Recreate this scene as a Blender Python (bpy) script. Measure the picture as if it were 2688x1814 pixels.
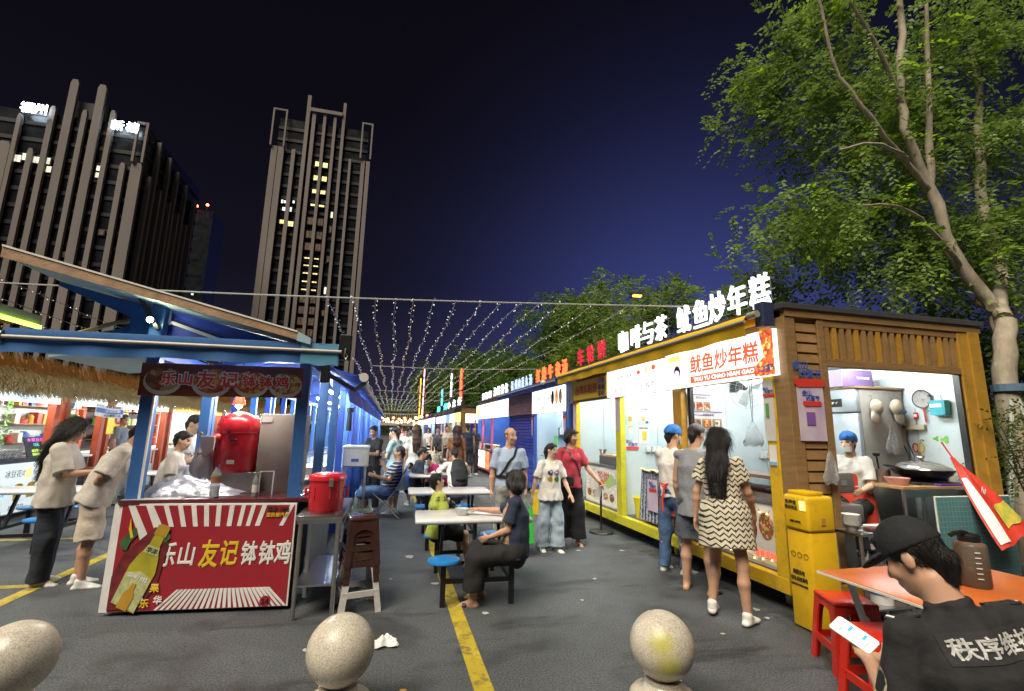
import bpy, bmesh, math, random
import numpy as np
from math import radians, sin, cos, pi, sqrt, atan2
from mathutils import Vector, Matrix
from mathutils.bvhtree import BVHTree

for _o in list(bpy.data.objects): bpy.data.objects.remove(_o)
SC = bpy.context.scene
COL = SC.collection

# ---------------------------------------------------------------- camera
YAW, PITCH, ROLL, EYE = radians(14.039), radians(10.169), radians(1.1), 1.62
def cam_axes():
    fw = Vector((sin(YAW)*cos(PITCH), cos(YAW)*cos(PITCH), sin(PITCH)))
    rt = Vector((cos(YAW), -sin(YAW), 0)); up = rt.cross(fw)
    return rt*cos(ROLL)+up*sin(ROLL), -rt*sin(ROLL)+up*cos(ROLL), fw
_rt, _up, _fw = cam_axes()
camd = bpy.data.cameras.new('camera'); cam = bpy.data.objects.new('camera', camd); COL.objects.link(cam)
camd.sensor_width = 36; camd.lens = 470/1024*36; camd.clip_start = 0.05; camd.clip_end = 2000
_m = Matrix((( _rt.x, _up.x, -_fw.x, 0), (_rt.y, _up.y, -_fw.y, 0), (_rt.z, _up.z, -_fw.z, EYE), (0,0,0,1)))
cam.matrix_world = _m
SC.camera = cam

# ---------------------------------------------------------------- night sky (city glow towards the horizon)
W = bpy.data.worlds.new('World'); SC.world = W; W.use_nodes = True
nt = W.node_tree; nt.nodes.clear()
_out = nt.nodes.new('ShaderNodeOutputWorld'); _bg = nt.nodes.new('ShaderNodeBackground')
_tc = nt.nodes.new('ShaderNodeTexCoord'); _sep = nt.nodes.new('ShaderNodeSeparateXYZ')
nt.links.new(_tc.outputs['Generated'], _sep.inputs[0])
_cr = nt.nodes.new('ShaderNodeValToRGB'); _cr.color_ramp.interpolation = 'EASE'
nt.links.new(_sep.outputs['Z'], _cr.inputs[0])
_e = _cr.color_ramp.elements
_e[0].position = 0.0; _e[0].color = (.020, .016, .030, 1)
_e[1].position = 0.9; _e[1].color = (.0022, .0018, .0034, 1)
_x = _e.new(.32); _x.color = (.0050, .0045, .0095, 1)
_x = _e.new(.6); _x.color = (.0032, .0027, .0052, 1)
_dot = nt.nodes.new('ShaderNodeVectorMath'); _dot.operation = 'DOT_PRODUCT'
nt.links.new(_tc.outputs['Generated'], _dot.inputs[0]); _dot.inputs[1].default_value = Vector((.58, .80, .10)).normalized()
_mx = nt.nodes.new('ShaderNodeMath'); _mx.operation = 'MAXIMUM'; _mx.inputs[1].default_value = 0
nt.links.new(_dot.outputs['Value'], _mx.inputs[0])
_pw = nt.nodes.new('ShaderNodeMath'); _pw.operation = 'POWER'; _pw.inputs[1].default_value = 14
nt.links.new(_mx.outputs[0], _pw.inputs[0])
_gl = nt.nodes.new('ShaderNodeMix'); _gl.data_type = 'RGBA'; _gl.blend_type = 'ADD'
nt.links.new(_pw.outputs[0], _gl.inputs['Factor']); nt.links.new(_cr.outputs[0], _gl.inputs['A']); _gl.inputs['B'].default_value = (.034, .046, .185, 1)
nt.links.new(_gl.outputs['Result'], _bg.inputs[0]); _bg.inputs[1].default_value = .68
nt.links.new(_bg.outputs[0], _out.inputs[0])

# one weak, very soft sun lamp: the street lighting of the city behind the photographer
_s = bpy.data.lights.new('sun', 'SUN'); _so = bpy.data.objects.new('sun', _s); COL.objects.link(_so)
_s.energy = 3.0; _s.angle = radians(35); _s.color = (1.0, .90, .74)
_so.rotation_euler = Vector((.40, .38, -.83)).to_track_quat('-Z', 'Y').to_euler()
_so.location = (-5, -12, 15)

SC.view_settings.view_transform = 'Standard'; SC.view_settings.look = 'None'
SC.view_settings.exposure = .85; SC.view_settings.gamma = 1
SC.cycles.use_denoising = True
SC.cycles.max_bounces = 6; SC.cycles.diffuse_bounces = 3; SC.cycles.glossy_bounces = 3; SC.cycles.transmission_bounces = 5
SC.cycles.transparent_max_bounces = 8; SC.cycles.sample_clamp_indirect = 4; SC.cycles.caustics_reflective = False; SC.cycles.caustics_refractive = False

rnd = random.Random(7)

# ================================================================ materials
MATS = {}
GRIME = {'yellow_paint': 0.5, 'yellow_paint_led_tint': 0.5, 'brown_cladding': 0.4, 'brown_slat': 0.4, 'golden_brown_post': 0.5, 'white_insulated_panel': 0.15, 'brushed_steel': 0.35, 'awning_yellow': 0.35, 'fridge_side_grey': 0.3, 'cart_blue_paint': 0.45, 'cart_blue_bright': 0.4, 'cart_awning_blue': 0.35, 'roof_edge_tan': 0.5, 'fridge_beige': 0.3, 'cart_board_red': 0.25, 'red_plastic': 0.25, 'orange_red_paint': 0.4, 'table_top_white': 0.25, 'stool_seat_blue': 0.25, 'stool_white': 0.4, 'stool_red': 0.3, 'cabinet_yellow': 0.35, 'cabinet_yellow_head': 0.35, 'laminate_orange': 0.4, 'blue_paint': 0.4, 'awning_blue': 0.35}
def M(name, col=(.5,.5,.5), rough=.5, metal=0., var=.08, scale=9., bump=0., bscale=70., estr=0., ecol=None,
      trans=0., ior=1.45, coat=0., sss=0., col2=None, alpha=1., sample=True, stretch=None, grime=0.):
    if name in MATS: return MATS[name]
    m = bpy.data.materials.new(name); MATS[name] = m; m.use_nodes = True
    n = m.node_tree.nodes; l = m.node_tree.links; b = n['Principled BSDF']
    tc = n.new('ShaderNodeTexCoord'); src = tc.outputs['Object']
    if stretch:
        mp = n.new('ShaderNodeMapping'); mp.inputs['Scale'].default_value = stretch; l.new(src, mp.inputs[0]); src = mp.outputs[0]
    nz = n.new('ShaderNodeTexNoise'); nz.inputs['Scale'].default_value = scale; nz.inputs['Detail'].default_value = 5
    l.new(src, nz.inputs['Vector'])
    mx = n.new('ShaderNodeMix'); mx.data_type = 'RGBA'
    c2 = col2 or tuple(min(1., c*(1+var)) for c in col); c1 = col if col2 else tuple(c*(1-var) for c in col)
    mx.inputs['A'].default_value = (*c1, 1); mx.inputs['B'].default_value = (*c2, 1)
    mr = n.new('ShaderNodeMapRange'); mr.inputs['From Min'].default_value = .32; mr.inputs['From Max'].default_value = .68
    l.new(nz.outputs['Fac'], mr.inputs['Value']); l.new(mr.outputs[0], mx.inputs['Factor'])
    res = mx.outputs['Result']
    grime = grime or GRIME.get(name, 0.)
    if grime:      # rubbed-in dirt and scuffs with shapes of their own
        g1 = n.new('ShaderNodeTexNoise'); g1.inputs['Scale'].default_value = 4.5; g1.inputs['Detail'].default_value = 10; g1.inputs['Roughness'].default_value = .78; l.new(src, g1.inputs['Vector'])
        g2 = n.new('ShaderNodeMapRange'); g2.inputs['From Min'].default_value = .50; g2.inputs['From Max'].default_value = .70; g2.inputs['To Max'].default_value = grime; l.new(g1.outputs['Fac'], g2.inputs['Value'])
        g3 = n.new('ShaderNodeMix'); g3.data_type = 'RGBA'; l.new(g2.outputs[0], g3.inputs['Factor']); l.new(res, g3.inputs['A']); g3.inputs['B'].default_value = (.055, .045, .035, 1); res = g3.outputs['Result']
    l.new(res, b.inputs['Base Color'])
    rr = n.new('ShaderNodeMapRange'); rr.inputs['To Min'].default_value = max(.02, rough-.07); rr.inputs['To Max'].default_value = min(1, rough+.07)
    l.new(nz.outputs['Fac'], rr.inputs['Value']); l.new(rr.outputs[0], b.inputs['Roughness'])
    b.inputs['Metallic'].default_value = metal; b.inputs['IOR'].default_value = ior
    b.inputs['Transmission Weight'].default_value = trans; b.inputs['Coat Weight'].default_value = coat
    b.inputs['Alpha'].default_value = alpha
    if sss: b.inputs['Subsurface Weight'].default_value = sss; b.inputs['Subsurface Radius'].default_value = (.02,.008,.004)
    if estr:
        b.inputs['Emission Strength'].default_value = estr
        if ecol: b.inputs['Emission Color'].default_value = (*ecol, 1)
        else: l.new(mx.outputs['Result'], b.inputs['Emission Color'])
        if not sample: m.cycles.emission_sampling = 'NONE'
    if bump:
        n2 = n.new('ShaderNodeTexNoise'); n2.inputs['Scale'].default_value = bscale; n2.inputs['Detail'].default_value = 6; l.new(src, n2.inputs['Vector'])
        bp = n.new('ShaderNodeBump'); bp.inputs['Strength'].default_value = bump; bp.inputs['Distance'].default_value = .02
        l.new(n2.outputs['Fac'], bp.inputs['Height']); l.new(bp.outputs[0], b.inputs['Normal'])
    return m
def nodes_of(m): return m.node_tree.nodes, m.node_tree.links, m.node_tree.nodes['Principled BSDF']

# ================================================================ mesh builder
class MB:
    def __init__(s): s.v = []; s.f = []; s.m = []
    def add(s, vs, fs, m=0):
        k = len(s.v); s.v += [tuple(v) for v in vs]; s.f += [tuple(i+k for i in f) for f in fs]; s.m += [m]*len(fs); return s
    def box(s, x0,x1,y0,y1,z0,z1, m=0):
        return s.add([(x0,y0,z0),(x1,y0,z0),(x1,y1,z0),(x0,y1,z0),(x0,y0,z1),(x1,y0,z1),(x1,y1,z1),(x0,y1,z1)],
                     [(0,3,2,1),(4,5,6,7),(0,1,5,4),(1,2,6,5),(2,3,7,6),(3,0,4,7)], m)
    def rbox(s, x0,x1,y0,y1,z0,z1, r=.01, m=0, seg=2):
        bm = bmesh.new(); bmesh.ops.create_cube(bm, size=1)
        for v in bm.verts: v.co = Vector(((x0+x1)/2+v.co.x*(x1-x0), (y0+y1)/2+v.co.y*(y1-y0), (z0+z1)/2+v.co.z*(z1-z0)))
        bmesh.ops.bevel(bm, geom=bm.edges[:], offset=r, segments=seg, profile=.5, affect='EDGES')
        bm.verts.index_update(); s.add([v.co[:] for v in bm.verts], [[v.index for v in f.verts] for f in bm.faces], m); bm.free(); return s
    def bar(s, a, b, w, h, up=(0,0,1), m=0):      # rectangular bar from a to b
        a=Vector(a); b=Vector(b); d=(b-a).normalized(); u=Vector(up)
        if abs(d.dot(u))>.98: u=Vector((1,0,0))
        x=d.cross(u).normalized(); y=x.cross(d).normalized(); vs=[]
        for p in (a,b):
            for sx,sy in ((-1,-1),(1,-1),(1,1),(-1,1)): vs.append(p+x*sx*w/2+y*sy*h/2)
        return s.add(vs, [(3,2,1,0),(4,5,6,7),(0,1,5,4),(1,2,6,5),(2,3,7,6),(3,0,4,7)], m)
    def tube(s, pts, r, n=8, m=0, caps=True):
        pts=[Vector(p) for p in pts]; rs = r if isinstance(r,(list,tuple)) else [r]*len(pts)
        k=len(s.v); prev=None
        for i,p in enumerate(pts):
            t=(pts[min(i+1,len(pts)-1)]-pts[max(i-1,0)])
            t = t.normalized() if t.length>1e-9 else Vector((0,0,1))
            if prev is None: u=t.orthogonal().normalized()
            else:
                u=prev-t*prev.dot(t); u = u.normalized() if u.length>1e-6 else t.orthogonal().normalized()
            prev=u; w=t.cross(u)
            for j in range(n):
                a=2*pi*j/n; s.v.append(tuple(p+(u*cos(a)+w*sin(a))*rs[i]))
        for i in range(len(pts)-1):
            for j in range(n):
                s.f.append((k+i*n+j, k+i*n+(j+1)%n, k+(i+1)*n+(j+1)%n, k+(i+1)*n+j)); s.m.append(m)
        if caps:
            s.f.append(tuple(k+j for j in reversed(range(n)))); s.m.append(m)
            s.f.append(tuple(k+(len(pts)-1)*n+j for j in range(n))); s.m.append(m)
        return s
    def cyl(s, a, b, r, r2=None, n=20, m=0, caps=True): return s.tube([a,b],[r, r if r2 is None else r2], n, m, caps)
    def lathe(s, prof, n=24, o=(0,0,0), m=0, sx=1., sy=1.):
        k=len(s.v); o=Vector(o)
        for r,z in prof:
            for j in range(n): a=2*pi*j/n; s.v.append((o.x+r*cos(a)*sx, o.y+r*sin(a)*sy, o.z+z))
        for i in range(len(prof)-1):
            for j in range(n): s.f.append((k+i*n+j,k+i*n+(j+1)%n,k+(i+1)*n+(j+1)%n,k+(i+1)*n+j)); s.m.append(m)
        if prof[0][0]>1e-4: s.f.append(tuple(k+j for j in reversed(range(n)))); s.m.append(m)
        if prof[-1][0]>1e-4: s.f.append(tuple(k+(len(prof)-1)*n+j for j in range(n))); s.m.append(m)
        return s
    def prism(s, pts, d, m=0):                    # planar polygon (3-D points) pushed along d
        d=Vector(d); n=len(pts); vs=[Vector(p) for p in pts]+[Vector(p)+d for p in pts]
        return s.add(vs, [tuple(reversed(range(n))), tuple(range(n,2*n))]+[(i,(i+1)%n,n+(i+1)%n,n+i) for i in range(n)], m)
    def quad(s, a,b,c,d, m=0): return s.add([a,b,c,d],[(0,1,2,3)],m)
    def grid(s, fn, nu, nv, m=0):
        k=len(s.v)
        for i in range(nu+1):
            for j in range(nv+1): s.v.append(tuple(fn(i/nu,j/nv)))
        for i in range(nu):
            for j in range(nv): s.f.append((k+i*(nv+1)+j,k+(i+1)*(nv+1)+j,k+(i+1)*(nv+1)+j+1,k+i*(nv+1)+j+1)); s.m.append(m)
        return s
    def build(s, name, mats, parent=None, smooth=None, bevel=0., fix=True, world=False):
        me = bpy.data.meshes.new(name); vs = s.v
        if world and parent is not None:
            iv = world_of(parent).inverted(); vs = [iv @ Vector(v) for v in vs]
        me.from_pydata([tuple(v) for v in vs], [], s.f)
        mats = mats if isinstance(mats,(list,tuple)) else [mats]
        for m in mats: me.materials.append(m)
        if len(mats)>1: me.polygons.foreach_set('material_index', s.m)
        if fix or bevel:
            bm=bmesh.new(); bm.from_mesh(me)
            if bevel: bmesh.ops.bevel(bm, geom=bm.edges[:], offset=bevel, segments=2, profile=.5, affect='EDGES')
            bmesh.ops.recalc_face_normals(bm, faces=bm.faces[:]); bm.to_mesh(me); bm.free()
        if smooth is not None: me.shade_smooth(); me.set_sharp_from_angle(angle=radians(smooth))
        me.update()
        o=bpy.data.objects.new(name, me); COL.objects.link(o)
        if parent is not None: o.parent = parent
        return o
def world_of(o):
    m = o.matrix_basis.copy()
    while o.parent is not None: o = o.parent; m = o.matrix_basis @ m
    return m
def tag(o, label=None, cat=None, group=None, kind=None):
    if label: o['label']=label
    if cat: o['category']=cat
    if group: o['group']=group
    if kind: o['kind']=kind
    return o
def thing(name, label, cat, loc=(0,0,0), rz=0., group=None):
    o=bpy.data.objects.new(name,None); COL.objects.link(o); o.empty_display_size=.1
    o.location=loc; o.rotation_euler=(0,0,rz); return tag(o,label,cat,group)
def part(name, mb, mat, parent, smooth=None, bevel=0., world=True, label=None, fix=True):
    o=mb.build(name, mat, parent, smooth, bevel, fix, world)
    if label: o['label']=label
    return o
def copy_tree(o, parent=None):
    c=o.copy(); COL.objects.link(c)
    if parent is not None: c.parent=parent
    for ch in list(o.children): copy_tree(ch, c)
    return c
def B(x0,x1,y0,y1,z0,z1,m=0): return MB().box(x0,x1,y0,y1,z0,z1,m)

# text: solid lettering laid on a plane; origin = lower left or centre, xdir/ydir in world space
_fcache = {}
def glyphs(s, res, bold):
    key=(s,res,bold)
    if key in _fcache: return _fcache[key]
    c=bpy.data.curves.new('lettering','FONT'); c.body=s; c.size=1; c.resolution_u=res; c.extrude=.01
    if bold: c.bevel_depth=bold; c.bevel_resolution=0
    o=bpy.data.objects.new('lettering',c); me=bpy.data.meshes.new_from_object(o)
    vs=[tuple(v.co) for v in me.vertices]; fs=[tuple(p.vertices) for p in me.polygons]
    bpy.data.objects.remove(o); bpy.data.curves.remove(c); bpy.data.meshes.remove(me)
    _fcache[key]=(vs,fs); return vs,fs
def text_mb(s, h, org, xd, yd, width=None, thick=.004, bold=0., shear=0., centre=True, res=2, mb=None, m=0):
    vs,fs=glyphs(s,res,bold); mb = mb or MB()
    x0=min(v[0] for v in vs); x1=max(v[0] for v in vs); y0=min(v[1] for v in vs); y1=max(v[1] for v in vs); z1=max(abs(v[2]) for v in vs)
    sy=h/(y1-y0); sx=sy if width is None else width/(x1-x0)
    xd=Vector(xd).normalized(); yd=Vector(yd).normalized(); zd=xd.cross(yd); org=Vector(org); out=[]
    for v in vs:
        x=(v[0]-x0)*sx; y=(v[1]-y0)*sy
        if centre: x-=(x1-x0)*sx/2; y-=(y1-y0)*sy/2
        x+=shear*y
        out.append(org+xd*x+yd*y+zd*(v[2]/z1*thick/2))
    return mb.add(out, fs, m)
def text(name, s, h, mat, parent, org, xd, yd, **k):
    return text_mb(s,h,org,xd,yd,**k).build(name, mat, parent, fix=False, world=True)
# ================================================================ figures: smooth-union distance fields meshed as one skin
class Field:
    def __init__(s, lo, hi, h):
        s.h=h; s.lo=np.array(lo,float)-3*h; s.n=(np.ceil((np.array(hi,float)-s.lo)/h)+4).astype(int)
        s.F=np.full(s.n, .2, np.float32)
    def region(s, lo, hi):
        a=np.clip(np.floor((np.array(lo)-s.lo)/s.h).astype(int),0,s.n-1); b=np.clip(np.ceil((np.array(hi)-s.lo)/s.h).astype(int)+1,1,s.n)
        if (b<=a).any(): return None
        ax=[(np.arange(a[i],b[i])*s.h+s.lo[i]).astype(np.float32) for i in range(3)]
        return (slice(a[0],b[0]),slice(a[1],b[1]),slice(a[2],b[2])), ax[0][:,None,None], ax[1][None,:,None], ax[2][None,None,:]
    def put(s, fn, lo, hi, k=.02, planes=(), cut=False):
        pad=k+2.5*s.h; r=s.region(np.array(lo)-pad, np.array(hi)+pad)
        if r is None: return s
        sl,X,Y,Z=r; d=fn(X,Y,Z)
        for n,o in planes: d=np.maximum(d, X*n[0]+Y*n[1]+Z*n[2]-o)
        A=s.F[sl]
        if cut: s.F[sl]=np.maximum(A,-d); return s
        if k>0:
            hh=np.clip(.5+.5*(A-d)/k,0,1); s.F[sl]=A*(1-hh)+d*hh-k*hh*(1-hh)
        else: s.F[sl]=np.minimum(A,d)
        return s
    def cone(s, a, b, ra, rb, k=.02, **kw):
        a=np.array(a,float); b=np.array(b,float); ba=b-a; L2=max(ba@ba,1e-9)
        def fn(X,Y,Z):
            t=np.clip(((X-a[0])*ba[0]+(Y-a[1])*ba[1]+(Z-a[2])*ba[2])/L2,0,1)
            return np.sqrt((X-a[0]-t*ba[0])**2+(Y-a[1]-t*ba[1])**2+(Z-a[2]-t*ba[2])**2)-(ra+(rb-ra)*t)
        R=max(ra,rb); return s.put(fn, np.minimum(a,b)-R, np.maximum(a,b)+R, k, **kw)
    def chain(s, pts, rs, k=.02, **kw):
        for i in range(len(pts)-1): s.cone(pts[i],pts[i+1],rs[i],rs[i+1],k,**kw)
        return s
    def ell(s, c, r, rot=None, k=.02, **kw):
        c=np.array(c,float); r=np.array(r,float); Rm=np.eye(3) if rot is None else np.array(rot)   # columns = axes
        def fn(X,Y,Z):
            x=X-c[0]; y=Y-c[1]; z=Z-c[2]; q=[(x*Rm[0,i]+y*Rm[1,i]+z*Rm[2,i]) for i in range(3)]
            k0=np.sqrt((q[0]/r[0])**2+(q[1]/r[1])**2+(q[2]/r[2])**2); k1=np.sqrt((q[0]/r[0]**2)**2+(q[1]/r[1]**2)**2+(q[2]/r[2]**2)**2)+1e-6
            return k0*(k0-1)/k1
        R=np.sqrt(((Rm*r)**2).sum(1)); return s.put(fn, c-R, c+R, k, **kw)
    def loft(s, secs, k=.02, flat=False, **kw):   # secs: (centre, side axis, front axis, r_side, r_front)
        for i in range(len(secs)-1):
            a,ua,va,ra,qa=secs[i]; b,ub,vb,rb,qb=secs[i+1]
            a=np.array(a,float); b=np.array(b,float); ba=b-a; L2=max(ba@ba,1e-9); L=sqrt(L2)
            u=np.array(ua,float)+np.array(ub,float); v=np.array(va,float)+np.array(vb,float); u/=np.linalg.norm(u); v/=np.linalg.norm(v)
            lo_cap = flat and i==0; hi_cap = flat and i==len(secs)-2
            def fn(X,Y,Z):
                t0=((X-a[0])*ba[0]+(Y-a[1])*ba[1]+(Z-a[2])*ba[2])/L2; t=np.clip(t0,0,1)
                x=X-a[0]-t*ba[0]; y=Y-a[1]-t*ba[1]; z=Z-a[2]-t*ba[2]
                RU=ra+(rb-ra)*t; RV=qa+(qb-qa)*t
                du=x*u[0]+y*u[1]+z*u[2]; dv=x*v[0]+y*v[1]+z*v[2]
                dw2=np.maximum(x*x+y*y+z*z-du*du-dv*dv,0)
                k0=np.sqrt((du/RU)**2+(dv/RV)**2+dw2/np.minimum(RU,RV)**2); k1=np.sqrt((du/RU**2)**2+(dv/RV**2)**2+dw2/np.minimum(RU,RV)**4)+1e-6
                d=k0*(k0-1)/k1
                if lo_cap: d=np.maximum(d,-t0*L)
                if hi_cap: d=np.maximum(d,(t0-1)*L)
                return d
            R=max(ra,rb,qa,qb); s.put(fn, np.minimum(a,b)-R, np.maximum(a,b)+R, k, **kw)
        return s
    def noise(s, amp, freq, seed=0, stretch=(1,1,1), vert=0.):
        rg=np.random.RandomState(seed); I=np.nonzero(np.abs(s.F)<.03+2*amp)      # only near the surface
        X,Y,Z=[((I[i]*s.h+s.lo[i])*stretch[i]).astype(np.float32) for i in range(3)]
        w=np.zeros(len(X),np.float32); q=.5*np.sin(3.1*freq*X+1.7*freq*Z+seed)+.5*np.sin(2.3*freq*Y-2.1*freq*Z)
        for i in range(4):
            d=rg.normal(size=3); d/=np.linalg.norm(d); f=freq*(1+.7*i)*2*pi/2.2
            w+=np.sin((X*d[0]+Y*d[1]+Z*d[2])*f+q*1.6+rg.uniform(0,6.28)).astype(np.float32)/(1+.6*i)
        s.F[I]+=w*amp/2; return s
    def plane(s, n, o):     # keep n.p < o
        ax=[(np.arange(s.n[i])*s.h+s.lo[i]).astype(np.float32) for i in range(3)]
        s.F=np.maximum(s.F, ax[0][:,None,None]*n[0]+ax[1][None,:,None]*n[1]+ax[2][None,None,:]*n[2]-o); return s
    def mesh(s):
        F=s.F; S=F<0
        c=[S[i:S.shape[0]-1+i, j:S.shape[1]-1+j, k:S.shape[2]-1+k] for i in (0,1) for j in (0,1) for k in (0,1)]
        cnt=sum(x.astype(np.int8) for x in c); act=(cnt>0)&(cnt<8)
        I=np.argwhere(act); N=len(I)
        if N==0: return np.zeros((0,3)),np.zeros((0,4),int)
        idx=np.full(act.shape,-1,np.int32); idx[act]=np.arange(N)
        pos=np.zeros((N,3)); num=np.zeros(N)
        co=[(i,j,k) for i in (0,1) for j in (0,1) for k in (0,1)]
        val={o:F[I[:,0]+o[0],I[:,1]+o[1],I[:,2]+o[2]] for o in co}
        for a in co:
            for ax in range(3):
                if a[ax]: continue
                b=list(a); b[ax]=1; b=tuple(b); fa=val[a]; fb=val[b]; mk=(fa<0)!=(fb<0)
                t=np.where(mk, fa/np.where(mk,fa-fb,1), 0)
                p=np.array(a,float)[None,:]+t[:,None]*(np.array(b)-np.array(a))[None,:]
                pos+=p*mk[:,None]; num+=mk
        V=(I+pos/num[:,None])*s.h+s.lo
        Q=[]
        for ax in range(3):
            sl0=[slice(None)]*3; sl1=[slice(None)]*3; sl0[ax]=slice(0,-1); sl1[ax]=slice(1,None)
            A=S[tuple(sl0)]; Bq=S[tuple(sl1)]; e=np.argwhere(A!=Bq); o1,o2=[(1,2),(2,0),(0,1)][ax]
            ok=(e[:,o1]>0)&(e[:,o2]>0)&(e[:,o1]<act.shape[o1])&(e[:,o2]<act.shape[o2]); e=e[ok]
            if len(e)==0: continue
            def at(d1,d2):
                q=e.copy(); q[:,o1]-=d1; q[:,o2]-=d2; return idx[q[:,0],q[:,1],q[:,2]]
            q=np.stack([at(1,1),at(0,1),at(0,0),at(1,0)],1); inside=A[e[:,0],e[:,1],e[:,2]]
            q=np.where(inside[:,None],q,q[:,::-1]); Q.append(q)
        return V,np.concatenate(Q)
    def build(s, name, mats, parent=None, pick=None, relax=1):
        V,Q=s.mesh()
        if relax and len(Q):      # one light smoothing pass takes the grid steps out
            acc=np.zeros_like(V); n=np.zeros(len(V))
            for i in range(4):
                a=Q[:,i]; b=Q[:,(i+1)%4]; np.add.at(acc,a,V[b]); np.add.at(acc,b,V[a]); np.add.at(n,a,1); np.add.at(n,b,1)
            V=V*.5+.5*acc/np.maximum(n,1)[:,None]
        me=bpy.data.meshes.new(name); me.vertices.add(len(V)); me.vertices.foreach_set('co',V.astype(np.float32).ravel())
        me.loops.add(len(Q)*4); me.loops.foreach_set('vertex_index',Q.astype(np.int32).ravel()); me.polygons.add(len(Q))
        me.polygons.foreach_set('loop_start',np.arange(0,len(Q)*4,4,dtype=np.int32))
        mats=mats if isinstance(mats,(list,tuple)) else [mats]
        for m in mats: me.materials.append(m)
        if pick is not None and len(Q):
            cen=V[Q].mean(1); me.polygons.foreach_set('material_index', pick(cen).astype(np.int32))
        me.update(calc_edges=True); me.validate(); me.shade_smooth()
        o=bpy.data.objects.new(name,me); COL.objects.link(o)
        if parent is not None: o.parent=parent
        return o

def nrm(v): v=np.array(v,float); return v/np.linalg.norm(v)
SKIN_LIGHT=M('skin_light',(.62,.40,.28),.48,var=.06,scale=14,sss=.06)
SKIN_MID=M('skin_mid',(.50,.29,.19),.48,var=.07,scale=14,sss=.06)
SKIN_TAN=M('skin_tan',(.38,.21,.13),.46,var=.08,scale=14,sss=.05)
LIP=M('lips',(.42,.16,.13),.42); BROW=M('brow_hair',(.03,.022,.018),.7); EYEW=M('eye_white',(.75,.73,.70),.25); EYED=M('eye_dark',(.015,.010,.008),.2)
HAIR=M('hair_black',(.014,.012,.012),.42,var=.4,scale=30,bump=.7,bscale=160,stretch=(1,1,.12))
HAIRB=M('hair_brown',(.045,.022,.014),.42,var=.4,scale=30,bump=.7,bscale=160,stretch=(1,1,.12))
HAIRG=M('hair_greying',(.045,.042,.040),.5,var=.5,scale=40,bump=.7,bscale=160,stretch=(1,1,.12))

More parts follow.
